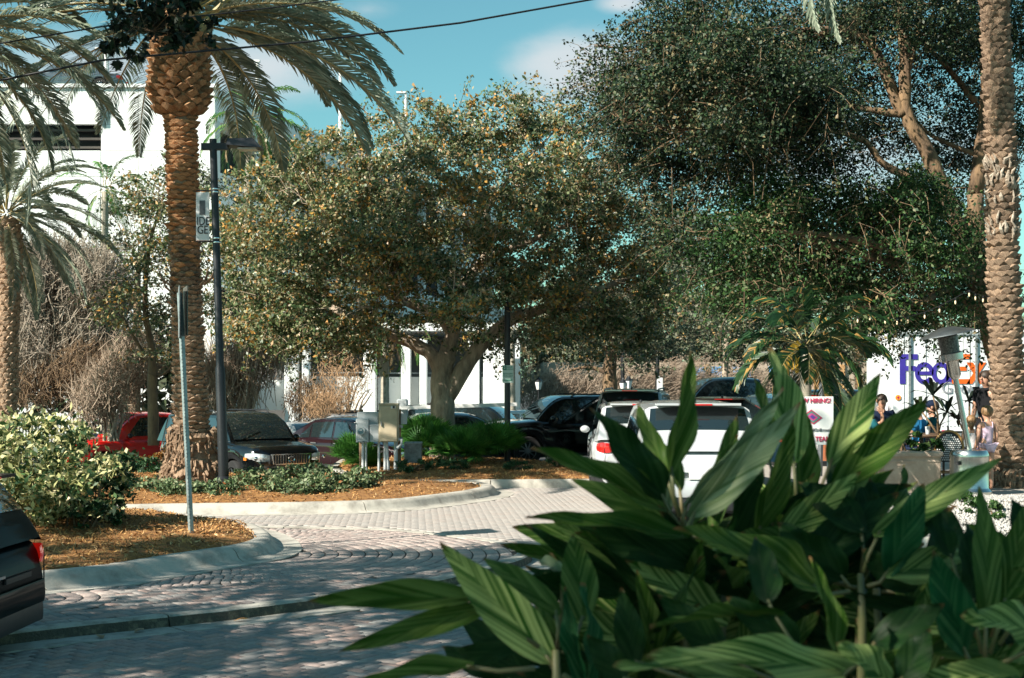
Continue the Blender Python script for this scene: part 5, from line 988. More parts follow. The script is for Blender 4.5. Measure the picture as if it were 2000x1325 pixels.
    def wrapped(nm, mat, z0, z1, yin, ulen, rear, n=4, bul=.018):
        for s in (-1, 1):
            path = [(0, yin), (0, (yin+hw(0)*.93)/2), (0, hw(0)*.95)]+[(q, hw(q)*.985) for q in (.006, .015, .03, .05, .08, .11) if q <= ulen]
            rows = []
            for iu, (u_, yy) in enumerate(path):
                uu = u_ if not rear else 1-u_; xx = L/2-uu*L; row = []; e = iu/(len(path)-1)
                for k in range(n+1):
                    z_ = z0+(z1-z0)*k/n; z_ = (z0+z1)/2+(z_-(z0+z1)/2)*(1-.25*abs(2*e-1)**3)+(e*.03 if not rear else 0)
                    bb = bul*(math.sin(PI*k/n)*.7+.5); dx = (1 if not rear else -1)*(bb if u_ < .008 else bb*.3); dy = bb if u_ > .003 else 0
                    row.append((xx+dx, s*(yy*(.995 if u_ else 1)+dy), z_))
                rows.append(row)
            m = MB(); m.grid(rows); mo = m.build(nm, mat, t, smooth='all')
            if not rear and det > 1: 
                for q in (0.12, .3): m = MB(); m.ball((L/2-.004, s*(yin+q), (z0+z1)/2+.0), (.03, .05, .045), 8, 5); m.build('lamp_bulb', chrome, mo, smooth='all')
    hz = zf-.03
    wrapped('headlight', lamp_clear, hz-.17, hz-.01, W*.27, .08, False); wrapped('tail_light', lamp_red, K['belt']-.23 if kind != 'pickup' else K['belt']-.3, K['belt']-.05, W*.30 if kind != 'pickup' else W*.42, .05, True)
    if det > 1:
        for s in (-1, 1): m = MB(); u_ = .075; m.box((L/2-u_*L, s*(hw(u_)*.99+.012), hz-.11), (.12, .02, .06)); m.build('indicator', lamp_amber, t)
    gz0, gz1 = hz-.22, hz-.02; m = MB(); m.bbox((L/2+.002, 0, (gz0+gz1)/2), (.03, W*.50, gz1-gz0), .005); gr = m.build('grille', black_pl, t)
    m = MB(); ns = 15
    for k in range(ns): yy = W*.23*(2*k/(ns-1)-1); m.box((L/2+.022, yy, (gz0+gz1)/2), (.012, .012, gz1-gz0-.02)) if grille == 'slats' else (m.box((L/2+.022, 0, gz0+(gz1-gz0)*(k+.5)/ns), (.012, W*.46, .006)) if k % 4 == 0 else None)
    m.build('grille_bars', chrome, gr, kind='stuff'); m = MB()
    for zz, ww in ((gz1, .52), (gz0, .40)): m.box((L/2+.022, 0, zz), (.03, W*ww, .022))
    m.box((L/2+.022, -W*.235, (gz0+gz1)/2), (.03, .022, gz1-gz0), M=Matrix.Rotation(R(12), 3, 'X')); m.box((L/2+.022, W*.235, (gz0+gz1)/2), (.03, .022, gz1-gz0), M=Matrix.Rotation(R(-12), 3, 'X')); m.build('grille_frame', chrome, gr)
    m = MB(); rows = [[(L/2+.035+.004*math.cos(b_), (.075+.010*math.cos(b_))*math.cos(a_), (gz0+gz1)/2+(.05+.010*math.cos(b_))*math.sin(a_)+.0*math.sin(b_)) for a_ in [2*PI*j/16 for j in range(16)]] for b_ in [2*PI*i/4 for i in range(5)]]; m.grid(rows, True)
    if grille == 'slats': m.box((L/2+.036, -.02, (gz0+gz1)/2+.0), (.008, .012, .07)); m.box((L/2+.036, .01, (gz0+gz1)/2-.03), (.008, .07, .012))
    m.build('emblem', chrome, gr, smooth=True)
    m = MB(); m.bbox((L/2+.012, 0, .36), (.05, W*.62, .12), .01); m.build('air_intake', black_pl, t)
    m = MB(); rows = [[(L/2-u_*L+(.035 if u_ < .01 else .0), yy+(.03*(1 if yy > 0 else -1) if u_ > .003 else 0), z_) for z_ in (.44, .47, .56, .585)] for u_, yy in [(.05, -hw(.05)*.97), (.02, -hw(.02)*.97), (0, -hw(0)*.9), (0, -W*.2), (0, W*.2), (0, hw(0)*.9), (.02, hw(.02)*.97), (.05, hw(.05)*.97)]]; m.grid(rows); m.build('front_bumper', pt, t, smooth=True)
    if det > 1:
        for s in (-1, 1): m = MB(); m.tube([(L/2+.0, s*W*.37, .36), (L/2+.03, s*W*.37, .36)], .05, 12); m.build('fog_lamp', lamp_clear, t)
    # rear
    for nm_, mt_, zz_, ex in (('rear_bumper', pt, (.44, .46, .52, .64, .66), .05), ('rear_valance', black_pl, (.26, .28, .36, .42, .44), .03)):
        m = MB(); rows = [[(-L/2+u_*L-(ex*(1-.3*abs(k_-2)/2) if u_ < .01 else .0), yy+(ex*.7*(1 if yy > 0 else -1) if u_ > .003 else 0), z_) for k_, z_ in enumerate(zz_)] for u_, yy in [(.10, -hw(.10)*.985), (.05, -hw(.05)*.97), (.02, -hw(.02)*.97), (0, -hw(0)*.9), (0, -W*.2), (0, W*.2), (0, hw(0)*.9), (.02, hw(.02)*.97), (.05, hw(.05)*.97), (.10, hw(.10)*.985)]]; m.grid(rows); m.build(nm_, mt_, t, smooth=True)
    m = MB(); m.box((-L/2-.012, 0, K['belt']-.30), (.02, W*.34, .05)); m.build('tailgate_trim', chrome if trim else black_pl, t)
    for s in (-1, 1): m = MB(); m.box((-L/2-.004, s*W*.375, .74), (.012, .008, .34)); m.build('tailgate_gap', black_pl, t)
    m = MB(); m.box((-L/2-.014, W*.22, .80), (.012, .16, .025)); m.build('badge', chrome, t)
    if plate:
        m = MB(); m.box((-L/2-.02, 0, .76), (.03, .32, .16)); pl = m.build('number_plate', white_pl, t)
    if kind in ('suv', 'wagon'):
        m = MB(); m.box((-L/2+(1-rr)*L-.10, 0, H+.005), (.26, W*.62, .03)); sp = m.build('spoiler', pt, t); m = MB(); m.box((-L/2+(1-rr)*L-.235, 0, H-.0), (.015, .36, .02)); m.build('brake_lamp', lamp_red, sp)
        m = MB(); u = rr+(gb-rr)*.55; a = gt_top(u, 0); m.tube([a+Vector((-.03, 0, .02)), a+Vector((-.0, .35, .08))], .008, 4); m.build('rear_wiper', black_pl, t)
        m = MB(); m.ball((-L/2+(1-rr)*L+.35, 0, H+.05), (.09, .025, .035), 8, 5); m.build('roof_antenna', black_pl, t, smooth='all')
    if kind == 'pickup':
        m = MB(); m.box((-L/2+.185*L+.05, 0, 1.1), (.34*L, W*.80, .35)); m.build('bed_well', black_pl, t)
        m = MB()
        for s in (-1, 1): m.box((L/2-.42*L, s*W*.5, .42), (L*.3, .12, .04))
        m.build('side_step', black_metal, t)
    return t
def at_px(px, d): return X(px, d), d
cars = [('sport_utility_car', 'black sport utility car with chrome slatted grille beside the root ball', -6.05, 31.5, None, -51, 'suv', ('black', (.004, .005, .006), .2, .12), dict(rails=True)),
 ('pickup_truck', 'bright red pickup truck parked behind the palm', -10.5, 42.3, -.86, 213, 'pickup', ('red', (.62, .012, .008), .1, .3), dict(grille='bars', cat='truck')),
 ('sedan_car', 'maroon sedan between black sport utility and meter boxes', X(700, 36.5), 36.5, None, -38, 'sedan', ('maroon', (.02, .003, .005), .3, .2), {}),
 ('sedan_car', 'white sedan roof showing between the black car and maroon sedan', X(600, 44), 44, None, -60, 'sedan', ('white', (.50, .52, .53), .0, .3), {}),
 ('sport_utility_car', 'silver white car behind the maroon sedan', X(665, 46), 46, None, 205, 'suv', ('silver', (.5, .53, .54), .5, .25), dict(rails=True)),
 ('sedan_car', 'white car bonnet behind the barrier arm left of the oak trunk', X(815, 48), 48, None, 190, 'sedan', ('white', (.50, .52, .53), .0, .3), {}),
 ('sedan_car', 'silver grey sedan just behind the oak trunk', X(880, 38.5), 38.5, None, 12, 'sedan', ('grey', (.16, .19, .21), .6, .25), {}),
 ('sport_utility_car', 'dark sport utility car with sloping windscreen left of the sign pole', X(930, 44), 44, None, -15, 'suv', ('ink', (.012, .018, .02), .4, .15), {}),
 ('sedan_car', 'teal grey sedan seen right of the sign pole', X(1030, 47), 47, None, -12, 'sedan', ('teal', (.05, .10, .12), .5, .2), {}),
 ('sport_utility_car', 'black sport utility car with roof rails facing left behind mulch', X(1120, 36.2), 36.2, None, 196, 'suv', ('black', (.004, .005, .006), .2, .12), dict(rails=True, trim=False)),
 ('sport_utility_car', 'white sport utility car driving away nearest the mulch kerb', 2.42, 27.9, -.1, 88, 'suv', ('white', (.50, .52, .53), .0, .3), dict(rails=True)),
 ('estate_car', 'white estate car driving away behind the ginger leaves', 2.58, 21.6, 0, 89, 'suv', ('white', (.50, .52, .53), .0, .3), {}),
 ('sport_utility_car', 'silver roofed sport utility car beyond the two white cars', X(1245, 35.4), 35.4, .10, 80, 'suv', ('silver', (.5, .53, .54), .5, .25), dict(rails=True)),
 ('sport_utility_car', 'brown roofed sport utility car just right of the silver roof', X(1405, 31.5), 31.5, -.05, 84, 'suv', ('brown', (.10, .06, .045), .5, .2), dict(rails=True)),
 ('pickup_truck', 'dark crew cab pickup with tall cab beyond the white cars', X(1440, 39), 39, .15, 186, 'pickup', ('ink', (.012, .018, .02), .4, .15), dict(grille='bars', cat='truck')),
 ('sport_utility_car', 'dark blue car with lit red tail lamp behind the tall leaf', X(1535, 29), 29, .05, 95, 'suv', ('navy', (.01, .03, .05), .4, .15), {}),
 ('sport_utility_car', 'dark tall car left of the delivery truck', X(1600, 41), 41, .05, 185, 'suv', ('ink', (.012, .018, .02), .4, .15), dict(trim=False)),
 ('compact_car', 'dark green black car leaving at the lower left corner', -5.60, 10.9, ZL, 178, 'suv', ('bottle', (.001, .004, .005), .0, .4), dict(scale=.80, plate=False, trim=False)),
 ('sedan_car', 'black sedan roof between the teal sedan and the black sport utility', X(975, 52), 52, None, -20, 'sedan', ('ink', (.012, .018, .02), .4, .15), {}),
 ('sedan_car', 'white sedan far back right of the oak trunk', X(940, 56), 56, None, 170, 'sedan', ('white', (.50, .52, .53), .0, .3), {}),
 ('sport_utility_car', 'grey sport utility car far behind the black car roof rails', X(1090, 54), 54, None, 190, 'suv', ('grey', (.16, .19, .21), .6, .25), {}),
 ('sedan_car', 'dark car on the garage roof behind the palm fronds', X(140, 66), 66, Z(190, 66), 185, 'sedan', ('grey', (.16, .19, .21), .6, .25), dict(det=0))]
for nm, lb, x, y, z, hd, k, pc, kw in cars: car(nm, lb, x, y, zl(x, y) if z is None else z, hd, k, paint(*pc), **kw)

# delivery truck
D = 36; tx0, tx1 = X(1740, D), X(2080, D); z1 = Z(644, D); z0 = .75
t = thing('delivery_truck', 'white box delivery truck with blue and orange lettering', 'truck', ((tx0+tx1)/2, D+1.2, .1)); tb = t.location
twh = M('truck_white', (.76, .79, .80), .35, var=.03, coat=.4); m = MB(); m.bbox(((tx0+tx1)/2, D+1.25, (z0+z1)/2), (tx1-tx0, 2.5, z1-z0), .05); box_ = m.build('cargo_box', twh, t, tb)
m = MB(); wbox(m, tx0-.02, tx1+.02, D-.03, D-.001, z1-.14, z1-.05); m.build('roof_rail', M('rail_alu', (.6, .62, .62), .4, .6), box_, tb)
for px in (1776, 1906): m = MB(); m.box((X(px, D), D-.03, (z0+z1)/2+.0), (.05, .05, z1-z0-.3)); m.build('side_rail', galv, box_, tb)
fb = M('purple_blue_print', (.045, .03, .30), .5); fo_ = M('orange_print', (.80, .13, .01), .5)
def glyph(name, polys, mat, x0, zb, sx, sz):
    m = MB()
    for pl in polys: m.plate([(x0+p[0]*sx, D-.012, zb+p[1]*sz) for p in pl][::1], .008)
    return m.build(name, mat, box_, tb)
lx0, lh = X(1757, D), (750-692)/F*D; zb = Z(750, D); u = lh
def ring_(cx, cy, rx, ry, th, a0=0, a1=360, n=20):
    out = []
    for k in range(n):
        a, b = R(a0+(a1-a0)*k/n), R(a0+(a1-a0)*(k+1)/n); out.append([(cx+rx*math.cos(a), cy+ry*math.sin(a)), (cx+rx*math.cos(b), cy+ry*math.sin(b)), (cx+(rx-th)*math.cos(b), cy+(ry-th)*math.sin(b)), (cx+(rx-th)*math.cos(a), cy+(ry-th)*math.sin(a))])
    return out
sx = (1927-1757)/F*D/3.0*1.0; q = lambda *r: [(r[0], r[1]), (r[2], r[1]), (r[2], r[3]), (r[0], r[3])]
glyph('letter_f', [q(0, 0, .2, 1), q(.2, .82, .62, 1), q(.2, .44, .55, .6)], fb, lx0, zb, sx, u)
glyph('letter_e', ring_(.85, .36, .33, .37, .15, 10, 325)+[q(.62, .30, 1.16, .42)], fb, lx0, zb, sx, u)
glyph('letter_d', ring_(1.42, .36, .32, .37, .15)+[q(1.60, 0, 1.78, 1)], fb, lx0, zb, sx, u)
glyph('letter_e', [q(1.80, 0, 1.98, 1), q(1.98, .84, 2.42, 1), q(1.98, .44, 2.30, .58), q(1.98, 0, 2.42, .16)], fo_, lx0, zb, sx, u)
glyph('letter_x', [[(2.30, 0), (2.50, 0), (2.98, .72), (2.76, .72)], [(2.30, .72), (2.52, .72), (3.0, 0), (2.76, 0)]], fo_, lx0, zb, sx, u)
text('lettering', 'Ground', .42, M('grey_print_light', (.30, .31, .34), .6), t, Vector((X(1890, D), D-.02, Z(759, D)))-tb)
for k in range(9):
    xx = tx0+.55*(k+.6); m = MB(); m.box((xx, D-.004, (z0+z1)/2), (.012, .012, z1-z0-.2)); m.build('panel_seam', galv, box_, tb)
m = MB()
for k in range(48): m.box((tx0+.1+k*.1, D-.006, z0+.12), (.02, .012, .02)); m.box((tx0+.1+k*.1, D-.006, z1-.18), (.02, .012, .02))
m.build('rivets', galv, box_, tb, kind='stuff')
for k in range(2): m = MB(); m.box((tx0+.25+k*3.6, D-.012, z0+.05), (.12, .02, .05)); m.build('marker_lamp', lamp_amber, box_, tb)
m = MB(); m.tube([(X(1754, D), D-.002, Z(777, D)), (X(1754, D), D-.02, Z(777, D))], .07, 16); em = m.build('round_sticker', M('orange_sticker', (.8, .3, .02), .5), t, tb); m = MB(); m.box((X(1754, D), D-.022, Z(777, D)), (.09, .003, .02)); m.box((X(1754, D), D-.022, Z(777, D)), (.02, .003, .09)); m.build('sticker_cross', redp, em, tb)
for px in (1790, 2040):
    wx = X(px, D); m = MB(); m.tube([(wx, D+.05, .52), (wx, D+.32, .52)], .45, 24); wo3 = m.build('wheel', rubber, t, tb, smooth=True); m = MB(); m.tube([(wx, D+.02, .52), (wx, D+.06, .52)], [.2, .24], 16); m.build('rim', rim_m, wo3, tb, smooth=True)
m = MB(); wbox(m, tx0+.3, tx1, D+.1, D+2.2, .5, z0); m.build('chassis', black_metal, t, tb)
m = MB(); wbox(m, tx0+1.6, tx1-1.2, D+.0, D+.08, .35, .7); m.build('side_guard', galv, t, tb)
m = MB(); m.bbox((tx1+1.0, D+1.25, 1.4), (1.9, 2.2, 1.9), .2); m.build('cab', twh, t, tb)
# ------------------------------------------------------------ patio: heater, planter, chairs, plants, people
PZ = .42
D = 20.0; b0 = Vector((X(1893, D), D, PZ)); t = thing('patio_heater', 'leaning stainless steel patio heater with wide umbrella shaped hood', 'patio heater', b0)
hp = lambda px, py: P(px, py, D)
m = MB(); m.lathe([(.0, .0), (.31, .0), (.31, .05), (.27, .09), (.265, .10), (.265, .52), (.27, .55), (.25, .60), (.235, .62), (.02, .635)], 32); tank = m.build('tank_cover', steel, t, smooth=True)
m = MB(); m.tube([Vector((.045, -.262, .33)), Vector((.05, -.28, .33))], .03, 12); m.build('hole', black_pl, tank); m = MB(); m.box((-.2, -.19, .45), (.10, .03, .05), rz=R(45)); m.build('latch', black_pl, tank)
p0 = Vector((0, 0, .62)); p1 = hp(1866, 738)-b0; ax = (p1-p0).normalized(); m = MB(); m.tube([p0, p1], .038, 16); m.build('pole', steel, t, smooth=True)
qt = ax.to_track_quat('Z', 'Y').to_matrix()
def lat(prof, mat, name, n=24, sm=True):
    m = MB(); m.lathe(prof, n); m.v = [tuple(qt @ Vector(v)+p1) for v in m.v]; return m.build(name, mat, t, smooth=sm)
lat([(.05, -.02), (.085, .04), (.085, .22), (.10, .24)], steel, 'valve_housing')
lat([(.12, .23), (.16, .25), (.165, .34), (.13, .36)], steel, 'burner_ring')
lat([(.125, .36), (.14, .58), (.13, .59)], M('burner_mesh', (.16, .15, .14), .4, .7, var=.5, scale=40), 'burner_screen')
m = MB(); prof = [(.02, .72), (.10, .71), (.365, .625), (.38, .605), (.365, .61), (.1, .66), (.02, .66)]; rows = [[tuple(qt @ Vector((r*(1+.02*math.cos(8*a_)), r*(1+.02*math.cos(8*a_)), 0)).lerp(Vector(), 0).cross(Vector()) if False else qt @ Vector((r*math.cos(a_)*(1+.03*abs(math.cos(4*a_))), r*math.sin(a_)*(1+.03*abs(math.cos(4*a_))), z))+p1) for a_ in [2*PI*j/32 for j in range(32)]] for r, z in prof]
m.grid(rows, True); m.build('hood', M('hood_alu', (.30, .32, .32), .35, .9, var=.15, scale=6), t, smooth=True)
for k in range(3): a_ = 2*PI*k/3+.5; m = MB(); m.tube([qt @ Vector((.12*math.cos(a_), .12*math.sin(a_), .58))+p1, qt @ Vector((.16*math.cos(a_), .16*math.sin(a_), .67))+p1], .008, 5); m.build('hood_strut', galv, t)
# planter
D = 20.6; b0 = Vector((X(1772, D), D, PZ)); t = thing('stone_planter', 'pale rectangular stone planter filled with glossy green plants', 'planter', b0); stone_m = M('cast_stone', (.46, .37, .29), .9, col2=(.33, .25, .19), scale=4, bump=.3)
W_ = (1828-1712)/F*D; h_ = .58; m = MB(); m.box((0, .0, h_*.47), (W_*.90, .50, h_*.9), taper=1.06); pb = m.build('trough', stone_m, t)
m = MB(); m.bbox((0, 0, h_-.03), (W_*1.02, .60, .07), .02); m.build('rim', stone_m, t); m = MB(); m.bbox((0, 0, h_-.13), (W_*.965, .545, .03), .01); m.build('moulding', stone_m, t); m = MB(); m.bbox((0, 0, .04), (W_*.95, .54, .08), .02); m.build('plinth', stone_m, t)
sh = shrub('planter_plant', 'glossy bright green plants growing in the stone planter', [(b0+Vector((-.1, -.05, h_+.12)), (.34, .3, .22)), (b0+Vector((.25, 0, h_+.10)), (.2, .25, .2))], 950, .085, green_leaf, cat='plant', asp=.5, stems=10)
shrub('ground_plant', 'leafy low plant on the white stones below the heater', [B(1868, 985, 18.6, 46, 24, .35), B(1930, 1000, 18.2, 40, 14, .3)], 1700, .055, green_leaf, cat='plant', asp=.6)
# dracaena silhouettes
dl = LM('dracaena_leaves', [(0, (.003, .008, .005)), (.7, (.008, .02, .01)), (1, (.03, .05, .015))], trans=.08)
def dracaena(px, py0, heads, label):
    D = 22.5; b = P(px, py0, D); t = thing('dracaena_plant', label, 'plant', b); tm = MB()
    for hx, hy, r in heads:
        c = P(hx, hy, D+random.uniform(-.2, .2)); tm.tube([b, b.lerp(c, .5)+Vector((random.gauss(0, .03), 0, 0)), c], [.02, .015, .012], 6)
        for k in range(15):
            a = k*2.4; e = R(random.uniform(-25, 75)); d = Vector((math.cos(a)*math.cos(e), math.sin(a)*math.cos(e), math.sin(e))); s = d.cross(Vector((0, 0, 1))).normalized()*.034; L = r*random.uniform(.8, 1.1); m = MB(); m.av = random.random()
            q = [c, c+d*L*.4, c+d*L*.75+Vector((0, 0, -.05*L)), c+d*L+Vector((0, 0, -.22*L))]; m.grid([[q[0]-s*.5, q[0]+s*.5], [q[1]-s, q[1]+s], [q[2]-s*.8, q[2]+s*.8], [q[3]-s*.05, q[3]+s*.05]]); m.build('leaf', dl, t, b)
    tm.build('stem', bark_dk, t, b, smooth='all')
dracaena(1832, 850, [(1822, 772, .46), (1797, 800, .40), (1850, 805, .36)], 'dark spiky dracaena in front of the truck lettering')
dracaena(1888, 850, [(1893, 785, .36), (1872, 820, .3)], 'second dark spiky dracaena beside the heater pole')
# bistro chairs
rattan = M('rattan_gold', (.42, .24, .07), .45, col2=(.25, .13, .04), scale=30); weave = M('white_weave', (.75, .76, .74), .6, var=.05); weave_b = M('black_weave', (.02, .02, .025), .6)
def bistro(px, d, rz, label, first=None):
    b = Vector((X(px, d), d, PZ)); t = thing('bistro_chair', label, 'chair', b, R(rz), 'woven bistro chairs on the patio')
    arch = [Vector((.2*math.cos(a), .19+.02, .62+.24*math.sin(a))) for a in [R(-25+230*k/16) for k in range(17)]]; arch = [Vector((.21, .18, .42))]+arch+[Vector((-.21, .18, .42))]
    m = MB(); m.tube(arch, .017, 8); bf = m.build('back_frame', rattan, t, smooth=True)
    m = MB(); 
    poly = [(p.x*.93, .20, p.z-.01) for p in arch]; m.plate(poly, .012); bk = m.build('back_panel', weave_b, t)
    m = MB()
    for i in range(-6, 7):
        for j in range(14):
            x, z = i*.03+(j % 2)*.015, .44+j*.03
            if ((x/.18)**2+(max(0, z-.62)/.20)**2) < .9: m.box((x, .182, z), (.017, .012, .017))
            if ((x/.18)**2+(max(0, z-.62)/.20)**2) < .9: m.box((x, .216, z), (.017, .012, .017))
    m.build('weave_dots', weave, bk, kind='stuff')
    m = MB(); m.bbox((0, -.02, .45), (.42, .42, .035), .03); m.build('seat', weave, t)
    m = MB(); m.bbox((0, -.02, .425), (.44, .44, .03), .03); m.build('seat_rim', rattan, t)
    for sx_, sy_ in ((-1, -1), (1, -1), (-1, 1), (1, 1)): m = MB(); m.tube([(sx_*.19, sy_*.18, .44), (sx_*.21, sy_*.21, 0)], .015, 6); m.build('leg', rattan, t, smooth=True)
    for a, c in (((-.19, -.18, .25), (.19, -.18, .25)), ((-.19, .18, .25), (.19, .18, .25))): m = MB(); m.tube([a, c], .01, 6); m.build('stretcher', rattan, t)
    return t
bistro(1849, 21.0, 172, 'round backed woven bistro chair between planter and heater')
bistro(1716, 21.2, 40, 'woven bistro chair with tan frame left of the stone planter')
bistro(1800, 23.4, 200, 'woven bistro chair behind the stone planter at the table')
t = thing('patio_table', 'round dark patio table with drinks behind the planter', 'table', (X(1800, 22.4), 22.4, PZ)); m = MB(); m.lathe([(.45, .72), (.46, .74), (.45, .76)], 28); m.build('tabletop', M('dark_wood_top', (.12, .07, .04), .5), t, smooth=True); m = MB(); m.lathe([(.22, 0), (.22, .02), (.03, .05), (.03, .72)], 16); m.build('pedestal', black_metal, t, smooth=True)
gl = M('clear_plastic_cup', (.55, .58, .58), .15, var=.1, coat=.5)
for k, (px, c, lb) in enumerate(((1812, gl, 'clear drinking cup standing on the patio table'), (1850, redp, 'red bowl standing at the right edge of the table'))):
    q = Vector((X(px, 22.2), 22.2, PZ+.76)); o = MB().lathe([(.03, 0), (.042, .12), (.036, .12), (.03, .01)] if k == 0 else [(.05, 0), (.09, .06), (.08, .06), (.04, .012)], 14).build('drinking_cup' if k == 0 else 'red_bowl', c, smooth=True); o.location = q; tag(o, lb, 'cup' if k == 0 else 'bowl')

skin_m = M('skin', (.50, .27, .18), .5, var=.08); skin_d = M('skin_tan', (.33, .17, .10), .5, var=.08); hair_b = M('brown_hair', (.045, .025, .014), .6, var=.5, scale=60, stretch=(1, 1, .2)); hair_l = M('light_brown_hair', (.25, .14, .06), .6, var=.5, scale=60, stretch=(1, 1, .2))
def skin_obj(name, mat, parent, verts, edges, radii, roots, sub=2):
    me = bpy.data.meshes.new(name); me.from_pydata([tuple(v) for v in verts], edges, []); me.materials.append(mat); o = bpy.data.objects.new(name, me); link(o, parent)
    sm = o.modifiers.new('skin', 'SKIN'); sm.use_smooth_shade = True; sv = me.skin_vertices[0].data
    for i, r in enumerate(radii): sv[i].radius = r if hasattr(r, '__len__') else (r, r); sv[i].use_root = i in roots
    ss = o.modifiers.new('sub', 'SUBSURF'); ss.levels = ss.render_levels = sub; return o
def person(label, loc, rz, H, cloth, hair, skin=None, pose=None, child=False, shorts=None, sleeves=True, hairk='bun', legs='bare', cap=None, seated=False, group=None):
    skin = skin or skin_m; k = H/1.70; t = thing('person', label, 'person', loc, R(rz), group); J = {}
    def S(n, p, r): J[n] = (Vector(p)*k, (r[0]*k, r[1]*k) if hasattr(r, '__len__') else r*k)
    S('pelvis', (0, 0, .95), (.135, .10)); S('waist', (0, 0, 1.08), (.115, .085)); S('chest', (0, .0, 1.27), (.145, .095)); S('nb', (0, -.01, 1.41), .06); S('neck', (0, .0, 1.455), .052); S('h1', (0, .03, 1.51), .07); S('h2', (0, .015, 1.575), (.082, .095)); S('h3', (0, .005, 1.64), .06)
    S('sl', (-.165, 0, 1.375), .055); S('sr', (.165, 0, 1.375), .055); S('el', (-.21, -.02, 1.12), .042); S('er', (.21, -.02, 1.12), .042); S('wl', (-.22, .08, .90), .028); S('wr', (.22, .08, .90), .028); S('pl', (-.22, .11, .83), (.022, .036)); S('pr', (.22, .11, .83), (.022, .036))
    S('hl', (-.09, 0, .90), .088); S('hr', (.09, 0, .90), .088); S('kl', (-.10, .03, .49), .058); S('kr', (.10, .03, .49), .058); S('al', (-.10, -.01, .09), .038); S('ar', (.10, -.01, .09), .038); S('tl', (-.11, .13, .03), .034); S('tr', (.11, .13, .03), .034)
    if seated:
        dz = -.45
        for n in J: J[n] = (J[n][0]+Vector((0, 0, dz*k)), J[n][1])
        for s, q in (('l', -1), ('r', 1)): J['k'+s] = (Vector((q*.12, .42, .50))*k, J['k'+s][1]); J['a'+s] = (Vector((q*.12, .40, .09))*k, J['a'+s][1]); J['t'+s] = (Vector((q*.12, .54, .03))*k, J['t'+s][1]); J['w'+s] = (Vector((q*.14, .34, .76))*k, J['w'+s][1]); J['p'+s] = (Vector((q*.12, .41, .77))*k, J['p'+s][1]); J['e'+s] = (Vector((q*.24, .10, .68))*k, J['e'+s][1])
    if child:
        for n in ('h1', 'h2', 'h3'): J[n] = (J[n][0]+Vector((0, 0, {'h1': .01, 'h2': .03, 'h3': .05}[n]))*k, tuple(x*1.28 for x in J[n][1]) if isinstance(J[n][1], tuple) else J[n][1]*1.28)
    for n, p in (pose or {}).items(): J[n] = (Vector(p)*k, J[n][1])
    names = list(J); ix = {n: i for i, n in enumerate(names)}; E = [('pelvis', 'waist'), ('waist', 'chest'), ('chest', 'nb'), ('nb', 'neck'), ('neck', 'h1'), ('h1', 'h2'), ('h2', 'h3'), ('chest', 'sl'), ('chest', 'sr'), ('sl', 'el'), ('sr', 'er'), ('el', 'wl'), ('er', 'wr'), ('wl', 'pl'), ('wr', 'pr'), ('pelvis', 'hl'), ('pelvis', 'hr'), ('hl', 'kl'), ('hr', 'kr'), ('kl', 'al'), ('kr', 'ar'), ('al', 'tl'), ('ar', 'tr')]
    vs = [J[n][0] for n in names]; rs = [J[n][1] for n in names]; es = [(ix[a], ix[b]) for a, b in E]; roots = {ix['pelvis']}
    for s, q in (('l', 1), ('r', -1)):          # five fingers per hand
        w_, p_ = J['w'+s][0], J['p'+s][0]; d = (p_-w_).normalized(); sd = d.cross(Vector((q, .2, .1))).normalized()
        for f, (o_, l_) in enumerate(((-.028, .062), (-.010, .075), (.009, .072), (.026, .056))):
            a = w_+d*.05*k+sd*o_*k; b = p_+d*.03*k+sd*o_*k*1.2; c = b+d*l_*.55*k+Vector((q*.004, 0, 0)); e = c+d*l_*.45*k+Vector((q*.02*k, 0, -.005)); i0 = len(vs); vs += [a, b, c, e]; rs += [.009*k, .0095*k, .0085*k, .007*k]; es += [(i0, i0+1), (i0+1, i0+2), (i0+2, i0+3)]; roots.add(i0)
        a = w_+d*.03*k; b = a+(sd*-.045+d*.03)*k; c = b+(sd*-.012+d*.035)*k; i0 = len(vs); vs += [a, b, c]; rs += [.011*k, .010*k, .008*k]; es += [(i0, i0+1), (i0+1, i0+2)]; roots.add(i0)
    skin_obj('body', skin, t, vs, es, rs, roots)
    def cloth_part(name, mat, chain, grow, ed):
        ii = {n: i for i, (n, f) in enumerate(chain)}; V = []; Rr = []
        for n, f in chain:
            if isinstance(n, tuple): a, b, w__ = n; p = J[a][0].lerp(J[b][0], w__); ra, rb = J[a][1], J[b][1]; ra = max(ra) if isinstance(ra, tuple) else ra; rb = max(rb) if isinstance(rb, tuple) else rb; r = ra+(rb-ra)*w__
            else: p, r = J[n]
            V.append(p); Rr.append(tuple(x*f+grow*k for x in r) if isinstance(r, tuple) else r*f+grow*k)
        return skin_obj(name, mat, t, V, [(ii[a], ii[b]) for a, b in ed], Rr, {0})
    c1 = [('waist', 1), ('pelvis', 1.02), ('chest', 1.02), (('chest', 'nb', .6), 1)]; e1 = [('waist', 'pelvis'), ('waist', 'chest'), ('chest', ('chest', 'nb', .6))]
    if sleeves:
        for s in 'lr': c1 += [('s'+s, 1.1), (('s'+s, 'e'+s, .65), 1.1)]; e1 += [('chest', 's'+s), ('s'+s, ('s'+s, 'e'+s, .65))]
    cloth_part('shirt', cloth, c1, .014, e1)
    if not sleeves:
        for s, q in (('l', -1), ('r', 1)):
            m = MB(); a = J['chest'][0]; m.tube([a+Vector((q*.07, -.095, .02))*k, a+Vector((q*.085, -.06, .13))*k, a+Vector((q*.085, .04, .14))*k, a+Vector((q*.07, .10, .03))*k], .012*k, 6); m.build('strap', cloth, t, smooth=True)
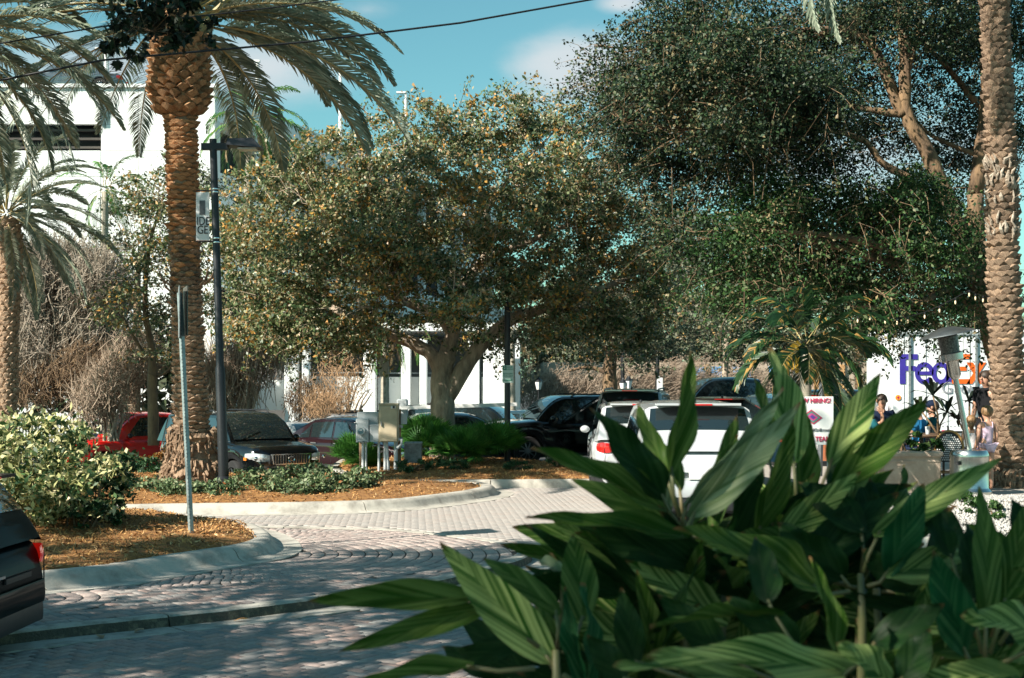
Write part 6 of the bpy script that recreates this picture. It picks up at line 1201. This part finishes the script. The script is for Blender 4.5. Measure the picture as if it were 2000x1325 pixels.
    if shorts: cloth_part('shorts', shorts, [('pelvis', 1.05), ('hl', 1.05), ('hr', 1.05), (('hl', 'kl', legs if isinstance(legs, float) else .35), 1.05), (('hr', 'kr', legs if isinstance(legs, float) else .35), 1.05)], .012, [('pelvis', 'hl'), ('pelvis', 'hr'), ('hl', ('hl', 'kl', legs if isinstance(legs, float) else .35)), ('hr', ('hr', 'kr', legs if isinstance(legs, float) else .35))])
    hc = J['h2'][0]; hr_ = J['h2'][1][0]*1.0; m = MB(); m.ball(hc+Vector((0, -.022, .022))*k, (hr_*1.16, hr_*1.22, hr_*1.18), 14, 9)
    if hairk == 'bun': m.ball(hc+Vector((0, -.10, .075))*k, .045*k, 10, 6)
    if hairk == 'long': m.tube([hc+Vector((0, -.06, 0))*k, hc+Vector((0, -.09, -.1))*k, hc+Vector((0, -.08, -.2))*k], [.08*k, .075*k, .03*k], 10)
    m.build('hair', hair, t, smooth='all')
    if cap: m = MB(); m.ball(hc+Vector((0, -.0, .045))*k, (hr_*1.24, hr_*1.3, hr_*.95), 14, 7); m.box(hc+Vector((0, .12, .035))*k, (.13*k, .12*k, .012*k)); m.build('cap', cap, t, smooth=True)
    m = MB(); m.tube([hc+Vector((0, .088, .015))*k, hc+Vector((0, .112, -.02))*k, hc+Vector((0, .092, -.028))*k], [.008*k, .013*k, .009*k], 6); m.build('nose', skin, t, smooth=True)
    for q in (-1, 1):
        m = MB(); m.ball(hc+Vector((q*.032, .088, .014))*k, (.013*k, .008*k, .007*k), 8, 5); m.build('eye', ink, t, smooth='all'); m = MB(); m.box(hc+Vector((q*.033, .092, .034))*k, (.03*k, .008*k, .005*k)); m.build('eyebrow', hair, t); m = MB(); m.ball(hc+Vector((q*(.086 if not child else .1), .0, .0))*k, (.012*k, .02*k, .03*k), 8, 5); m.build('ear', skin, t, smooth='all')
    m = MB(); m.ball(hc+Vector((0, .088, -.052))*k, (.024*k, .010*k, .007*k), 8, 5); m.build('mouth', M('lips', (.35, .1, .08), .5) if 'lips' not in bpy.data.materials else bpy.data.materials['lips'], t, smooth='all')
    return t
black_c = M('black_cloth', (.012, .012, .014), .8, spec=.08); blue_c = M('blue_cloth', (.03, .20, .42), .8, spec=.08, var=.15); teal_c = M('teal_cloth', (.015, .10, .12), .8, spec=.08); navy_c = M('navy_cloth', (.012, .02, .045), .8, spec=.08); pink_c = M('lilac_cloth', (.55, .42, .52), .8, spec=.08, var=.2, scale=10); white_c = M('white_cloth', (.72, .68, .68), .8, spec=.08); grey_c = M('grey_purple_cloth', (.16, .13, .19), .8, spec=.08)
person('woman in black short sleeved shirt standing, looking down towards two girls', (X(1928, 22), 22, PZ), 128, 1.76, black_c, hair_b, pose={'el': (-.19, .06, 1.12), 'wl': (-.16, .16, .92), 'pl': (-.15, .20, .86), 'er': (.23, -.03, 1.12), 'wr': (.24, .04, .90), 'pr': (.24, .07, .83), 'h1': (0, .055, 1.51), 'h2': (0, .05, 1.575), 'h3': (0, .045, 1.64)}, shorts=black_c, legs=.9)
person('girl with light brown bun in lilac and white leotard, back turned', (X(1928, 20.7), 20.7, PZ), 12, 1.20, pink_c, hair_l, child=True, sleeves=False, shorts=pink_c, legs=.12)
person('smaller girl in white strappy top and grey shorts, arm raised', (X(1897, 20.9), 20.9, PZ), -15, 1.06, white_c, hair_l, child=True, sleeves=False, shorts=grey_c, legs=.35, hairk='long', pose={'er': (.30, .12, 1.30), 'wr': (.26, .22, 1.52), 'pr': (.25, .24, 1.59)})
person('seated man in blue shirt facing away beside the planter', (X(1795, 23.2), 23.2, PZ), 60, 1.70, blue_c, hair_b, seated=True, shorts=navy_c, legs=.8, hairk='short')
person('seated person with navy cap and dark teal top at the table', (X(1822, 23.6), 23.6, PZ), 75, 1.74, teal_c, hair_b, seated=True, shorts=navy_c, legs=.8, hairk='short', cap=navy_c)
person('seated man with dark hair and teal shirt, hand raised near face', (X(1694, 23.0), 23.0, PZ), -70, 1.70, teal_c, hair_b, skin=skin_d, seated=True, shorts=navy_c, legs=.8, hairk='short', pose={'wr': (.10, .22, 1.02), 'pr': (.08, .20, 1.09)})
person('seated dark haired person behind the leaves left of the truck', (X(1722, 24.2), 24.2, PZ+.1), 180, 1.74, navy_c, hair_b, seated=True, shorts=navy_c, legs=.8, hairk='short')
for px, d, rz, lb in ((1795, 23.2, 60, 'plain dark chair under the man in blue shirt'), (1822, 23.6, 75, 'plain dark chair under the person with navy cap'), (1694, 23.0, -70, 'plain dark chair under the man with raised hand'), (1722, 24.2, 180, 'plain dark chair under the dark haired person')):
    t = thing('patio_chair', lb, 'chair', (X(px, d), d, PZ), R(rz)); m = MB(); m.bbox((0, .02, .42), (.42, .42, .03), .02); m.build('seat', weave_b, t)
    for a, c in ((-1, -1), (1, -1), (-1, 1), (1, 1)): m = MB(); m.tube([(a*.19, .02+c*.19, 0), (a*.19, .02+c*.19, .41)], .013, 6); m.build('leg', black_metal, t)
    m = MB(); m.bbox((0, -.24, .65), (.40, .02, .4), .01); m.build('backrest', weave_b, t)
wx, wy = X(184, 46), 46
person('person with dark hair standing behind the red pickup bonnet', (wx, wy, zl(wx, wy)), 200, 1.78, M('plaid_blue_cloth', (.18, .26, .38), .8, spec=.08, var=.3), hair_b, skin=skin_d, shorts=navy_c, legs=.9, hairk='short')
# string lights
bulb_m = M('warm_bulb', (.8, .7, .5), .2, emit=(1, .6, .28, .25)); sp = []
for k, (px, py) in enumerate([(1663, 612), (1675, 626), (1699, 621), (1729, 628), (1752, 630), (1773, 627), (1806, 618), (1835, 606), (1866, 590), (1893, 575), (1905, 582), (1920, 586), (1930, 586)]):
    q = P(px, py, 21+.05*k); sp.append(q+Vector((0, 0, .06))); t = thing('string_light_bulb', 'warm glowing bulb on the string under the dark tree', 'bulb', q, 0, 'string light bulbs under the dark tree'); m = MB(); m.lathe([(.004, -.036), (.011, -.025), (.013, 0), (.007, .022)], 8); m.build('bulb', bulb_m, t, smooth=True); m = MB(); m.lathe([(.012, .02), (.012, .06)], 6); m.build('socket', black_pl, t)
tag(MB().tube(sp, .006, 5).build('string_light_cable', wire, smooth='all'), 'thin black cable carrying the warm bulbs', 'cable')
# ------------------------------------------------------------ shell ginger in front
def ginger_mat(name, g1, g2, stripe, amt, warm=0):
    m = bpy.data.materials.new(name); m.use_nodes = True; t = m.node_tree; n = t.nodes; l = t.links; b = n['Principled BSDF']; b.inputs['Roughness'].default_value = .40; b.inputs['Specular IOR Level'].default_value = .2
    uv = n.new('ShaderNodeTexCoord'); sp = n.new('ShaderNodeSeparateXYZ'); l.new(uv.outputs['Object'], sp.inputs[0])
    ab = n.new('ShaderNodeMath'); ab.operation = 'ABSOLUTE'; l.new(sp.outputs[0], ab.inputs[0])
    # veins run forward from the midrib: coordinate y - 2.2|x|
    mu = n.new('ShaderNodeMath'); mu.operation = 'MULTIPLY_ADD'; mu.inputs[1].default_value = -1.9; l.new(ab.outputs[0], mu.inputs[0]); l.new(sp.outputs[1], mu.inputs[2])
    oi = n.new('ShaderNodeObjectInfo'); cb = n.new('ShaderNodeCombineXYZ'); l.new(mu.outputs[0], cb.inputs[0]); l.new(oi.outputs['Random'], cb.inputs[2])
    sg = n.new('ShaderNodeMath'); sg.operation = 'SIGN'; l.new(sp.outputs[0], sg.inputs[0]); l.new(sg.outputs[0], cb.inputs[1])
    nz = n.new('ShaderNodeTexNoise'); nz.inputs['Scale'].default_value = 15; nz.inputs['Detail'].default_value = 5; nz.inputs['Roughness'].default_value = .7
    mp = n.new('ShaderNodeMapping'); mp.inputs['Scale'].default_value = (1, .5, 3); l.new(cb.outputs[0], mp.inputs[0]); l.new(mp.outputs[0], nz.inputs['Vector'])
    r = n.new('ShaderNodeMapRange'); r.inputs[1].default_value = .53-amt*.10; r.inputs[2].default_value = .60; l.new(nz.outputs[0], r.inputs[0])
    big = n.new('ShaderNodeTexNoise'); big.inputs['Scale'].default_value = 2.5; l.new(uv.outputs['Object'], big.inputs['Vector'])
    mx = n.new('ShaderNodeMix'); mx.data_type = 'RGBA'; l.new(big.outputs[0], mx.inputs[0]); mx.inputs[6].default_value = (*g1, 1); mx.inputs[7].default_value = (*g2, 1)
    ml = n.new('ShaderNodeMath'); ml.operation = 'MULTIPLY'; l.new(r.outputs[0], ml.inputs[0]); ml.inputs[1].default_value = amt
    m2 = n.new('ShaderNodeMix'); m2.data_type = 'RGBA'; l.new(ml.outputs[0], m2.inputs[0]); l.new(mx.outputs[2], m2.inputs[6]); m2.inputs[7].default_value = (*stripe, 1)
    sn = n.new('ShaderNodeTexNoise'); sn.inputs['Scale'].default_value = 22; sn.inputs['Detail'].default_value = 3; av = n.new('ShaderNodeVectorMath'); av.operation = 'ADD'; l.new(uv.outputs['Object'], av.inputs[0]); l.new(oi.outputs['Random'], av.inputs[1]); l.new(av.outputs[0], sn.inputs['Vector'])
    sr = n.new('ShaderNodeMapRange'); sr.inputs[1].default_value = .70; sr.inputs[2].default_value = .74; l.new(sn.outputs[0], sr.inputs[0]); ms_ = n.new('ShaderNodeMix'); ms_.data_type = 'RGBA'; l.new(sr.outputs[0], ms_.inputs[0]); l.new(m2.outputs[2], ms_.inputs[6]); ms_.inputs[7].default_value = (.10, .07, .025, 1); m2 = ms_
    # brown dry tips
    tp = n.new('ShaderNodeMapRange'); tp.inputs[1].default_value = .93; tp.inputs[2].default_value = .985; l.new(sp.outputs[1], tp.inputs[0])
    m3 = n.new('ShaderNodeMix'); m3.data_type = 'RGBA'; l.new(tp.outputs[0], m3.inputs[0]); l.new(m2.outputs[2], m3.inputs[6]); m3.inputs[7].default_value = (.22, .11, .045, 1)
    l.new(m3.outputs[2], b.inputs['Base Color'])
    vw = n.new('ShaderNodeTexNoise'); vw.inputs['Scale'].default_value = 60; l.new(cb.outputs[0], vw.inputs['Vector']); bp = n.new('ShaderNodeBump'); bp.inputs['Strength'].default_value = .5; bp.inputs['Distance'].default_value = .012; l.new(vw.outputs[0], bp.inputs['Height']); l.new(bp.outputs[0], b.inputs['Normal'])
    o = n['Material Output']; ts = n.new('ShaderNodeBsdfTranslucent'); ms = n.new('ShaderNodeMixShader'); ms.inputs[0].default_value = .34; l.new(m3.outputs[2], ts.inputs[0]); l.new(b.outputs[0], ms.inputs[1]); l.new(ts.outputs[0], ms.inputs[2]); l.new(ms.outputs[0], o.inputs['Surface']); return m
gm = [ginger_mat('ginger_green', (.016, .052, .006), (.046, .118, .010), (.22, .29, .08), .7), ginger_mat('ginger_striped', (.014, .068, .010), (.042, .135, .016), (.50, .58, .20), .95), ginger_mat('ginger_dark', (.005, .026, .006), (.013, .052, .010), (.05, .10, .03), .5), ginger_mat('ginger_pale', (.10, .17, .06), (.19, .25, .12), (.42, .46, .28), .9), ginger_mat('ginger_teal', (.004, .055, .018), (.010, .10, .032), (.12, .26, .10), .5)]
gstem = M('ginger_stem', (.20, .15, .07), .5, col2=(.10, .12, .04), scale=6)
def gleaf_mesh(mat, arch, fold, twist, wave, rnd):
    """unit leaf: length 1 along +Y, width about 1 across X before scaling; real midrib groove and wavy blade"""
    K, Wn = 16, 8; m = MB(); rows = []
    ph = rnd.uniform(0, 6)
    for i in range(K+1):
        s = i/K; wd = (math.sin(PI*min(1, s**.9*.95+.03))**.85)*(1-.42*s)*.68 if s < 1 else .004; wd = max(wd, .014)
        th = arch*s; y = s-.10*arch*arch*s*s*.3; z = -arch*s*s*.5; tw = twist*s; row = []
        for j in range(-Wn//2, Wn//2+1):
            f = j/(Wn/2); x = f*wd*.5; zz = abs(x)*fold*2-.0+wave*math.sin(s*13+ph+(2 if j > 0 else 0))*f*f*.05+ .012*math.sin((s-abs(f)*.16)*70)*abs(f)*(1-abs(f))*1.2
            xx, z2 = x*math.cos(tw)-zz*math.sin(tw), x*math.sin(tw)+zz*math.cos(tw); row.append((xx, y, z+z2))
        rows.append(row)
    m.grid(rows); o = m.build('leaf', mat, None, smooth='all'); d = o.data; bpy.data.objects.remove(o); return d
mr_m = M('ginger_midrib', (.36, .36, .17), .5, var=.2)
rn = random.Random(12); GL = [[gleaf_mesh(mt, rn.uniform(.1, .95), rn.uniform(.02, .45), rn.uniform(-.6, .6), rn.uniform(.6, 2.0), rn) for _ in range(4)] for mt in gm]
def rib_mesh():
    m = MB(); m.tube([(0, -.06, .0), (0, .2, .004), (0, .6, .003)], [.012, .010, .004], 5, cap=False); o = m.build('midrib', mr_m, None, smooth='all'); d = o.data; bpy.data.objects.remove(o); return d
def put_leaf(plant, b, tp, wid, mat, face=(0, -1, .35), var=None, roll=0.0):
    """blade from b to tp (world points), wid metres wide, upper side turned towards `face`"""
    b, tp = Vector(b), Vector(tp); y = tp-b; L = y.length; y.normalize(); z = Vector(face); z = (z-y*z.dot(y)).normalized(); z = Matrix.Rotation(roll, 3, y) @ z; x = y.cross(z)
    o = bpy.data.objects.new('leaf', GL[mat][var if var is not None else rn.randrange(4)]); link(o, plant); sx, sy, sz = wid/.56, L, L*.6
    o.matrix_local = Matrix(((x.x*sx, y.x*sy, z.x*sz, b.x-plant.location.x), (x.y*sx, y.y*sy, z.y*sz, b.y-plant.location.y), (x.z*sx, y.z*sy, z.z*sz, b.z-plant.location.z), (0, 0, 0, 1))); return o
def stem(plant, pts, r=.009):
    m = MB(); m.tube(pts, [r*1.3, r*1.1, r, r*.7][:len(pts)] if len(pts) <= 4 else r, 7); m.build('stem', gstem, plant, plant.location, smooth='all')
def gplant(label, d, spec, root, sx_):
    c = Vector((X(sx_, d), d, ZL)); t = thing('ginger_plant', label, 'plant', c, 0, 'shell ginger plants in the foreground')
    if root: stem(t, [c, P(root[0], root[1]+330, d), P(root[0]+4, root[1]+90, d), P(root[0], root[1], d)], .011)
    for q in spec:
        (bx, by, tx, ty, w_, mt) = q[:6]; db = d+(q[6] if len(q) > 6 else 0); dt = db+(q[7] if len(q) > 7 else rn.uniform(-.25, .1)); roll = q[8] if len(q) > 8 else rn.uniform(-.45, .45)
        put_leaf(t, P(bx, by, db), P(tx, ty, dt), w_/F*db*.76, mt, face=(rn.uniform(-.2, .2), -1, .3), roll=roll, var=q[9] if len(q) > 9 else None)
        a = P(bx, by, db)
        if root: r_ = P(root[0]+(bx-root[0])*.25, root[1]+(by-root[1])*.35+25, db); m = MB(); m.tube([r_, a.lerp(r_, .4)+Vector((0, .0, -.01)), a+(P(tx, ty, dt)-a)*.06], [.006, .005, .0045], 5); m.build('petiole', gstem, t, t.location, smooth='all')
    return t
S0 = 0.0
gplant('ginger spray reaching furthest left over the grey paving', 3.1, [(930, 1168, 606, 1162, 78, 0, 0, -.1, .1), (955, 1182, 668, 1276, 66, 0, 0, -.12, -.15), (1078, 1292, 870, 1062, 118, 1, .02, -.1, .0, 0), (1095, 1200, 940, 1062, 66, 0, .15, .1, .3), (925, 1300, 680, 1330, 62, 0, -.1, -.1, .3), (1060, 1238, 870, 1300, 74, 2, .12, 0, .2),
   (1150, 1335, 1168, 1142, 62, 4, .05, 0, .5), (1140, 1335, 1096, 1150, 50, 4, .06, 0, -.4), (1140, 1215, 1122, 1022, 98, 0, .2, .1, .15), (1103, 1128, 1044, 1074, 34, 3, .3, .2, .2), (1110, 1160, 1048, 1112, 40, 0, .3, .2, .4), (1040, 1330, 890, 1190, 90, 2, .25, .1, .1), (1000, 1330, 860, 1260, 70, 2, .3, .1, .1)], (1085, 1270), 1110)
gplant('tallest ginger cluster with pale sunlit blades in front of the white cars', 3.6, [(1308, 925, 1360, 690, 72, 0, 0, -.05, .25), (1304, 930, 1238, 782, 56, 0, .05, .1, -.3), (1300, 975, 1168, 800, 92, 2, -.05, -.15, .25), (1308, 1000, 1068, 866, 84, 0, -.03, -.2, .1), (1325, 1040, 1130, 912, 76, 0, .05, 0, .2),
   (1334, 985, 1532, 760, 60, 3, -.05, -.1, .55), (1345, 1010, 1565, 808, 84, 3, -.08, -.2, .3), (1345, 1050, 1060, 996, 64, 0, -.1, -.25, .1), (1385, 1120, 1112, 1008, 104, 2, -.05, -.2, .1), (1350, 1020, 1450, 850, 64, 0, .1, 0, .3), (1390, 1040, 1440, 800, 70, 0, .15, .1, -.2), (1330, 960, 1290, 850, 50, 0, .12, .1, 0), (1300, 1010, 1310, 900, 60, 3, .05, 0, .6)], (1335, 1015), 1350)
gplant('ginger cluster with upright blade beside the hiring sign', 3.8, [(1552, 905, 1508, 676, 98, 1, 0, .05, .1), (1500, 900, 1486, 730, 62, 0, .12, .05, .2), (1478, 1040, 1555, 830, 74, 0, -.1, -.1, .3), (1420, 1090, 1490, 850, 84, 2, -.05, -.1, .3), (1560, 1000, 1590, 805, 66, 0, .08, .05, .3), (1590, 1010, 1590, 880, 40, 3, .1, .1, 1.1), (1620, 905, 1722, 736, 88, 1, -.05, -.1, .1), (1632, 950, 1806, 776, 96, 0, -.05, -.1, -.1), (1600, 985, 1790, 822, 70, 2, .05, 0, .2), (1560, 1060, 1510, 900, 90, 2, .1, .1, .1), (1640, 1050, 1640, 880, 90, 2, .15, .1, .2), (1530, 1080, 1440, 950, 80, 2, .1, .1, .1)], (1560, 1040), 1570)
gplant('ginger cluster with a long blade reaching toward the heater base', 3.5, [(1705, 1045, 1962, 895, 78, 1, 0, -.1, .1), (1735, 1120, 1806, 946, 92, 4, -.05, -.1, .2), (1690, 1040, 1560, 930, 90, 2, .1, .1, .1), (1740, 1010, 1780, 900, 50, 0, .2, .1, .3), (1600, 1150, 1370, 1022, 108, 0, -.1, -.3, .2), (1600, 1120, 1870, 985, 120, 2, .15, .1, .1), (1560, 1110, 1760, 960, 110, 2, .12, 0, .1), (1700, 1100, 1700, 930, 100, 2, .15, .1, .1), (1850, 1150, 1860, 985, 128, 2, .12, .1, .1), (1650, 1130, 1520, 1020, 110, 2, .05, 0, .1)], (1680, 1120), 1690)
gplant('ginger cluster filling the right foreground corner', 3.2, [(1885, 1275, 1826, 1078, 112, 4, -.1, -.1, .05), (1925, 1220, 1946, 950, 74, 0, .05, 0, .3), (1960, 1180, 2015, 985, 90, 0, .1, 0, .2), (1990, 1320, 1780, 1322, 90, 1, -.1, -.1, .1), (2040, 1240, 1915, 1195, 110, 1, -.1, -.1, .1), (1900, 1180, 1896, 1010, 80, 2, .1, .1, .2), (1860, 1090, 1790, 960, 70, 2, .2, .1, .2), (2030, 1130, 1985, 960, 90, 2, .1, .1, .1), (1975, 1090, 1880, 1010, 60, 0, .15, .1, .2)], (1925, 1290), 1930)
gplant('striped ginger blades lowest at the bottom centre', 2.9, [(1650, 1310, 1340, 1262, 112, 1, -.1, -.25, .1, 1), (1635, 1285, 1600, 1094, 66, 0, 0, -.05, .2), (1530, 1205, 1270, 1190, 40, 0, .1, 0, .9), (1470, 1330, 1228, 1275, 66, 1, -.05, -.1, .3), (1730, 1330, 1668, 1268, 96, 1, -.1, -.1, .1), (1560, 1260, 1420, 1165, 90, 2, .1, 0, .1), (1700, 1260, 1850, 1180, 90, 2, .1, 0, .1), (1760, 1330, 1820, 1230, 90, 2, .05, 0, .1), (1420, 1280, 1290, 1160, 90, 2, .15, 0, .1), (1220, 1330, 1150, 1240, 80, 2, .1, 0, .1), (1240, 1300, 1215, 1150, 80, 2, .2, 0, .1), (1500, 1180, 1480, 1040, 90, 2, .2, .1, .1)], (1600, 1340), 1560)
# the body of the clump: many darker blades behind and below
zones = [(1180, 1330, 1010, 1330), (1300, 1500, 1060, 1330), (1480, 1700, 1010, 1330), (1640, 1860, 1060, 1330), (1800, 2040, 1100, 1330), (1450, 1650, 930, 1100), (1130, 1260, 1180, 1330)]
WH = ['below the broad brown tipped blade', 'beneath the tallest pale cluster', 'at the dark heart of the foliage', 'below the long blade toward the heater', 'in the lower right corner', 'right under the hiring sign', 'beside the narrow teal blades']
for zi, (x0, x1, y0, y1) in enumerate(zones):
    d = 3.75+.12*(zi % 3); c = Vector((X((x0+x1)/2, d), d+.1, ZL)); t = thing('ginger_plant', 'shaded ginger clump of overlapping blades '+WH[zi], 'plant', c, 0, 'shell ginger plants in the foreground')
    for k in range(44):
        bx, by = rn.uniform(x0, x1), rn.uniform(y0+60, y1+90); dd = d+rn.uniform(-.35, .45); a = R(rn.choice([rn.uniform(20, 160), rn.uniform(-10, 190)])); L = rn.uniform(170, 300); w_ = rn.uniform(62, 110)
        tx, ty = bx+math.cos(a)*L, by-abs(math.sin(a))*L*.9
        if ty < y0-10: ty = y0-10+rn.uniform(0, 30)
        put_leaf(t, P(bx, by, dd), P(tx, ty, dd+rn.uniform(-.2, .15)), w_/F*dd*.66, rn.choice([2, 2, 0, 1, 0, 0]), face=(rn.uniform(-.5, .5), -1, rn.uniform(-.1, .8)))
    for k in range(6):
        bx = rn.uniform(x0, x1); dd = d+rn.uniform(-.2, .3); stem(t, [Vector((X(bx, dd), dd, ZL)), P(bx+rn.uniform(-20, 20), y1+100, dd), P(bx+rn.uniform(-40, 40), y0+90, dd)], .010)
# shade trees beside and behind the photographer
SH = .9
tA = shade_tree((-9, 3, ZL), [(-15.8, 4.6, 8.3, 1.9, 3584), (-14.9, 9.0, 8.2, 1.8, 2027), (-11.9, 9.3, 8.2, 2.0, 3502), (-8.9, 10.0, 8.2, 2.0, 3502), (-6.4, 11.3, 8.6, 1.5, 1843), (-13.9, 5.5, 8, 2.3, 4423), (-10.4, 6.0, 8, 2.3, 4792), (-6.9, 7.0, 8.2, 2.2, 4239), (-12.9, 2.5, 8, 2.3, 4147), (-8.9, 2.5, 8.2, 2.3, 4423), (-5.4, 3.5, 8.2, 2.0, 3502)], 'large oak left of the photographer shading the near paving')
b0 = tA.location; m = MB(); tp = P(310, -60, 9.6); nd = limb(m, [(-7, 5, 8), (-4.4, 8.0, 6.6), tuple(tp), tuple(P(300, 60, 9.4))], .05, .012, 6); c, tt = clump_pts(P(300, 30, 9.4), (.34, .3, .27), 1000, sub=30, shell=.1); c2, tt2 = clump_pts(P(238, 95, 9.3), (.13, .2, .17), 230, sub=10, shell=.2); c3, tt3 = clump_pts(P(375, 50, 9.3), (.13, .2, .2), 260, sub=10, shell=.2)
twigs(m, list(tt)+list(tt2)+list(tt3), nd, .006); m.build('hanging_branch', bark_dk, tA, b0); leaf_cloud('hanging_leaves', np.concatenate([c, c2, c3]), .062, near_leaf, tA, b0, asp=.5)
shade_tree((-5.5, -6, ZL), [(-8.5, -0.7, 8.2, 2.1, 3828), (-6.1, -1.4, 8.2, 1.5, 1131), (-3.7, -1.3, 8.2, 1.9, 3306), (-5.3, -3.9, 8.4, 2, 2958), (-1.7, -0.3, 8.3, 1.6, 2436), (-8.8, -3.9, 8.2, 2, 2958)], 'large oak behind the photographer shading the ginger plants')

# litter on the paving
lit = M('fallen_leaf_skin', (.55, .24, .06), .8, var=.3); lit2 = M('dry_fallen_leaf', (.34, .23, .13), .9, var=.3)
for px, py, mt, lb, a in ((471, 1213, lit, 'orange fallen leaf in the gutter left of the long ginger blade', .4), (272, 1234, lit2, 'brown fallen leaf in the gutter below the kerb edge', 1.2), (196, 1246, lit2, 'curled tan fallen leaf in the gutter nearest the dark car', 2.2)):
    q = G(px, py, ZL); m = MB(); ca, sa = math.cos(a)*.055, math.sin(a)*.055
    m.grid([[(-ca*1.2, -sa*1.2, .004), (-ca*1.2, -sa*1.2, .005)], [(-ca*.3+sa*.6, -sa*.3-ca*.6, .022), (-ca*.3-sa*.6, -sa*.3+ca*.6, .018)], [(ca*.5+sa*.5, sa*.5-ca*.5, .016), (ca*.5-sa*.5, sa*.5+ca*.5, .024)], [(ca*1.1, sa*1.1, .02), (ca*1.1, sa*1.1, .021)]])
    o = m.build('fallen_leaf', mt); o.location = q; tag(o, lb, 'leaf')
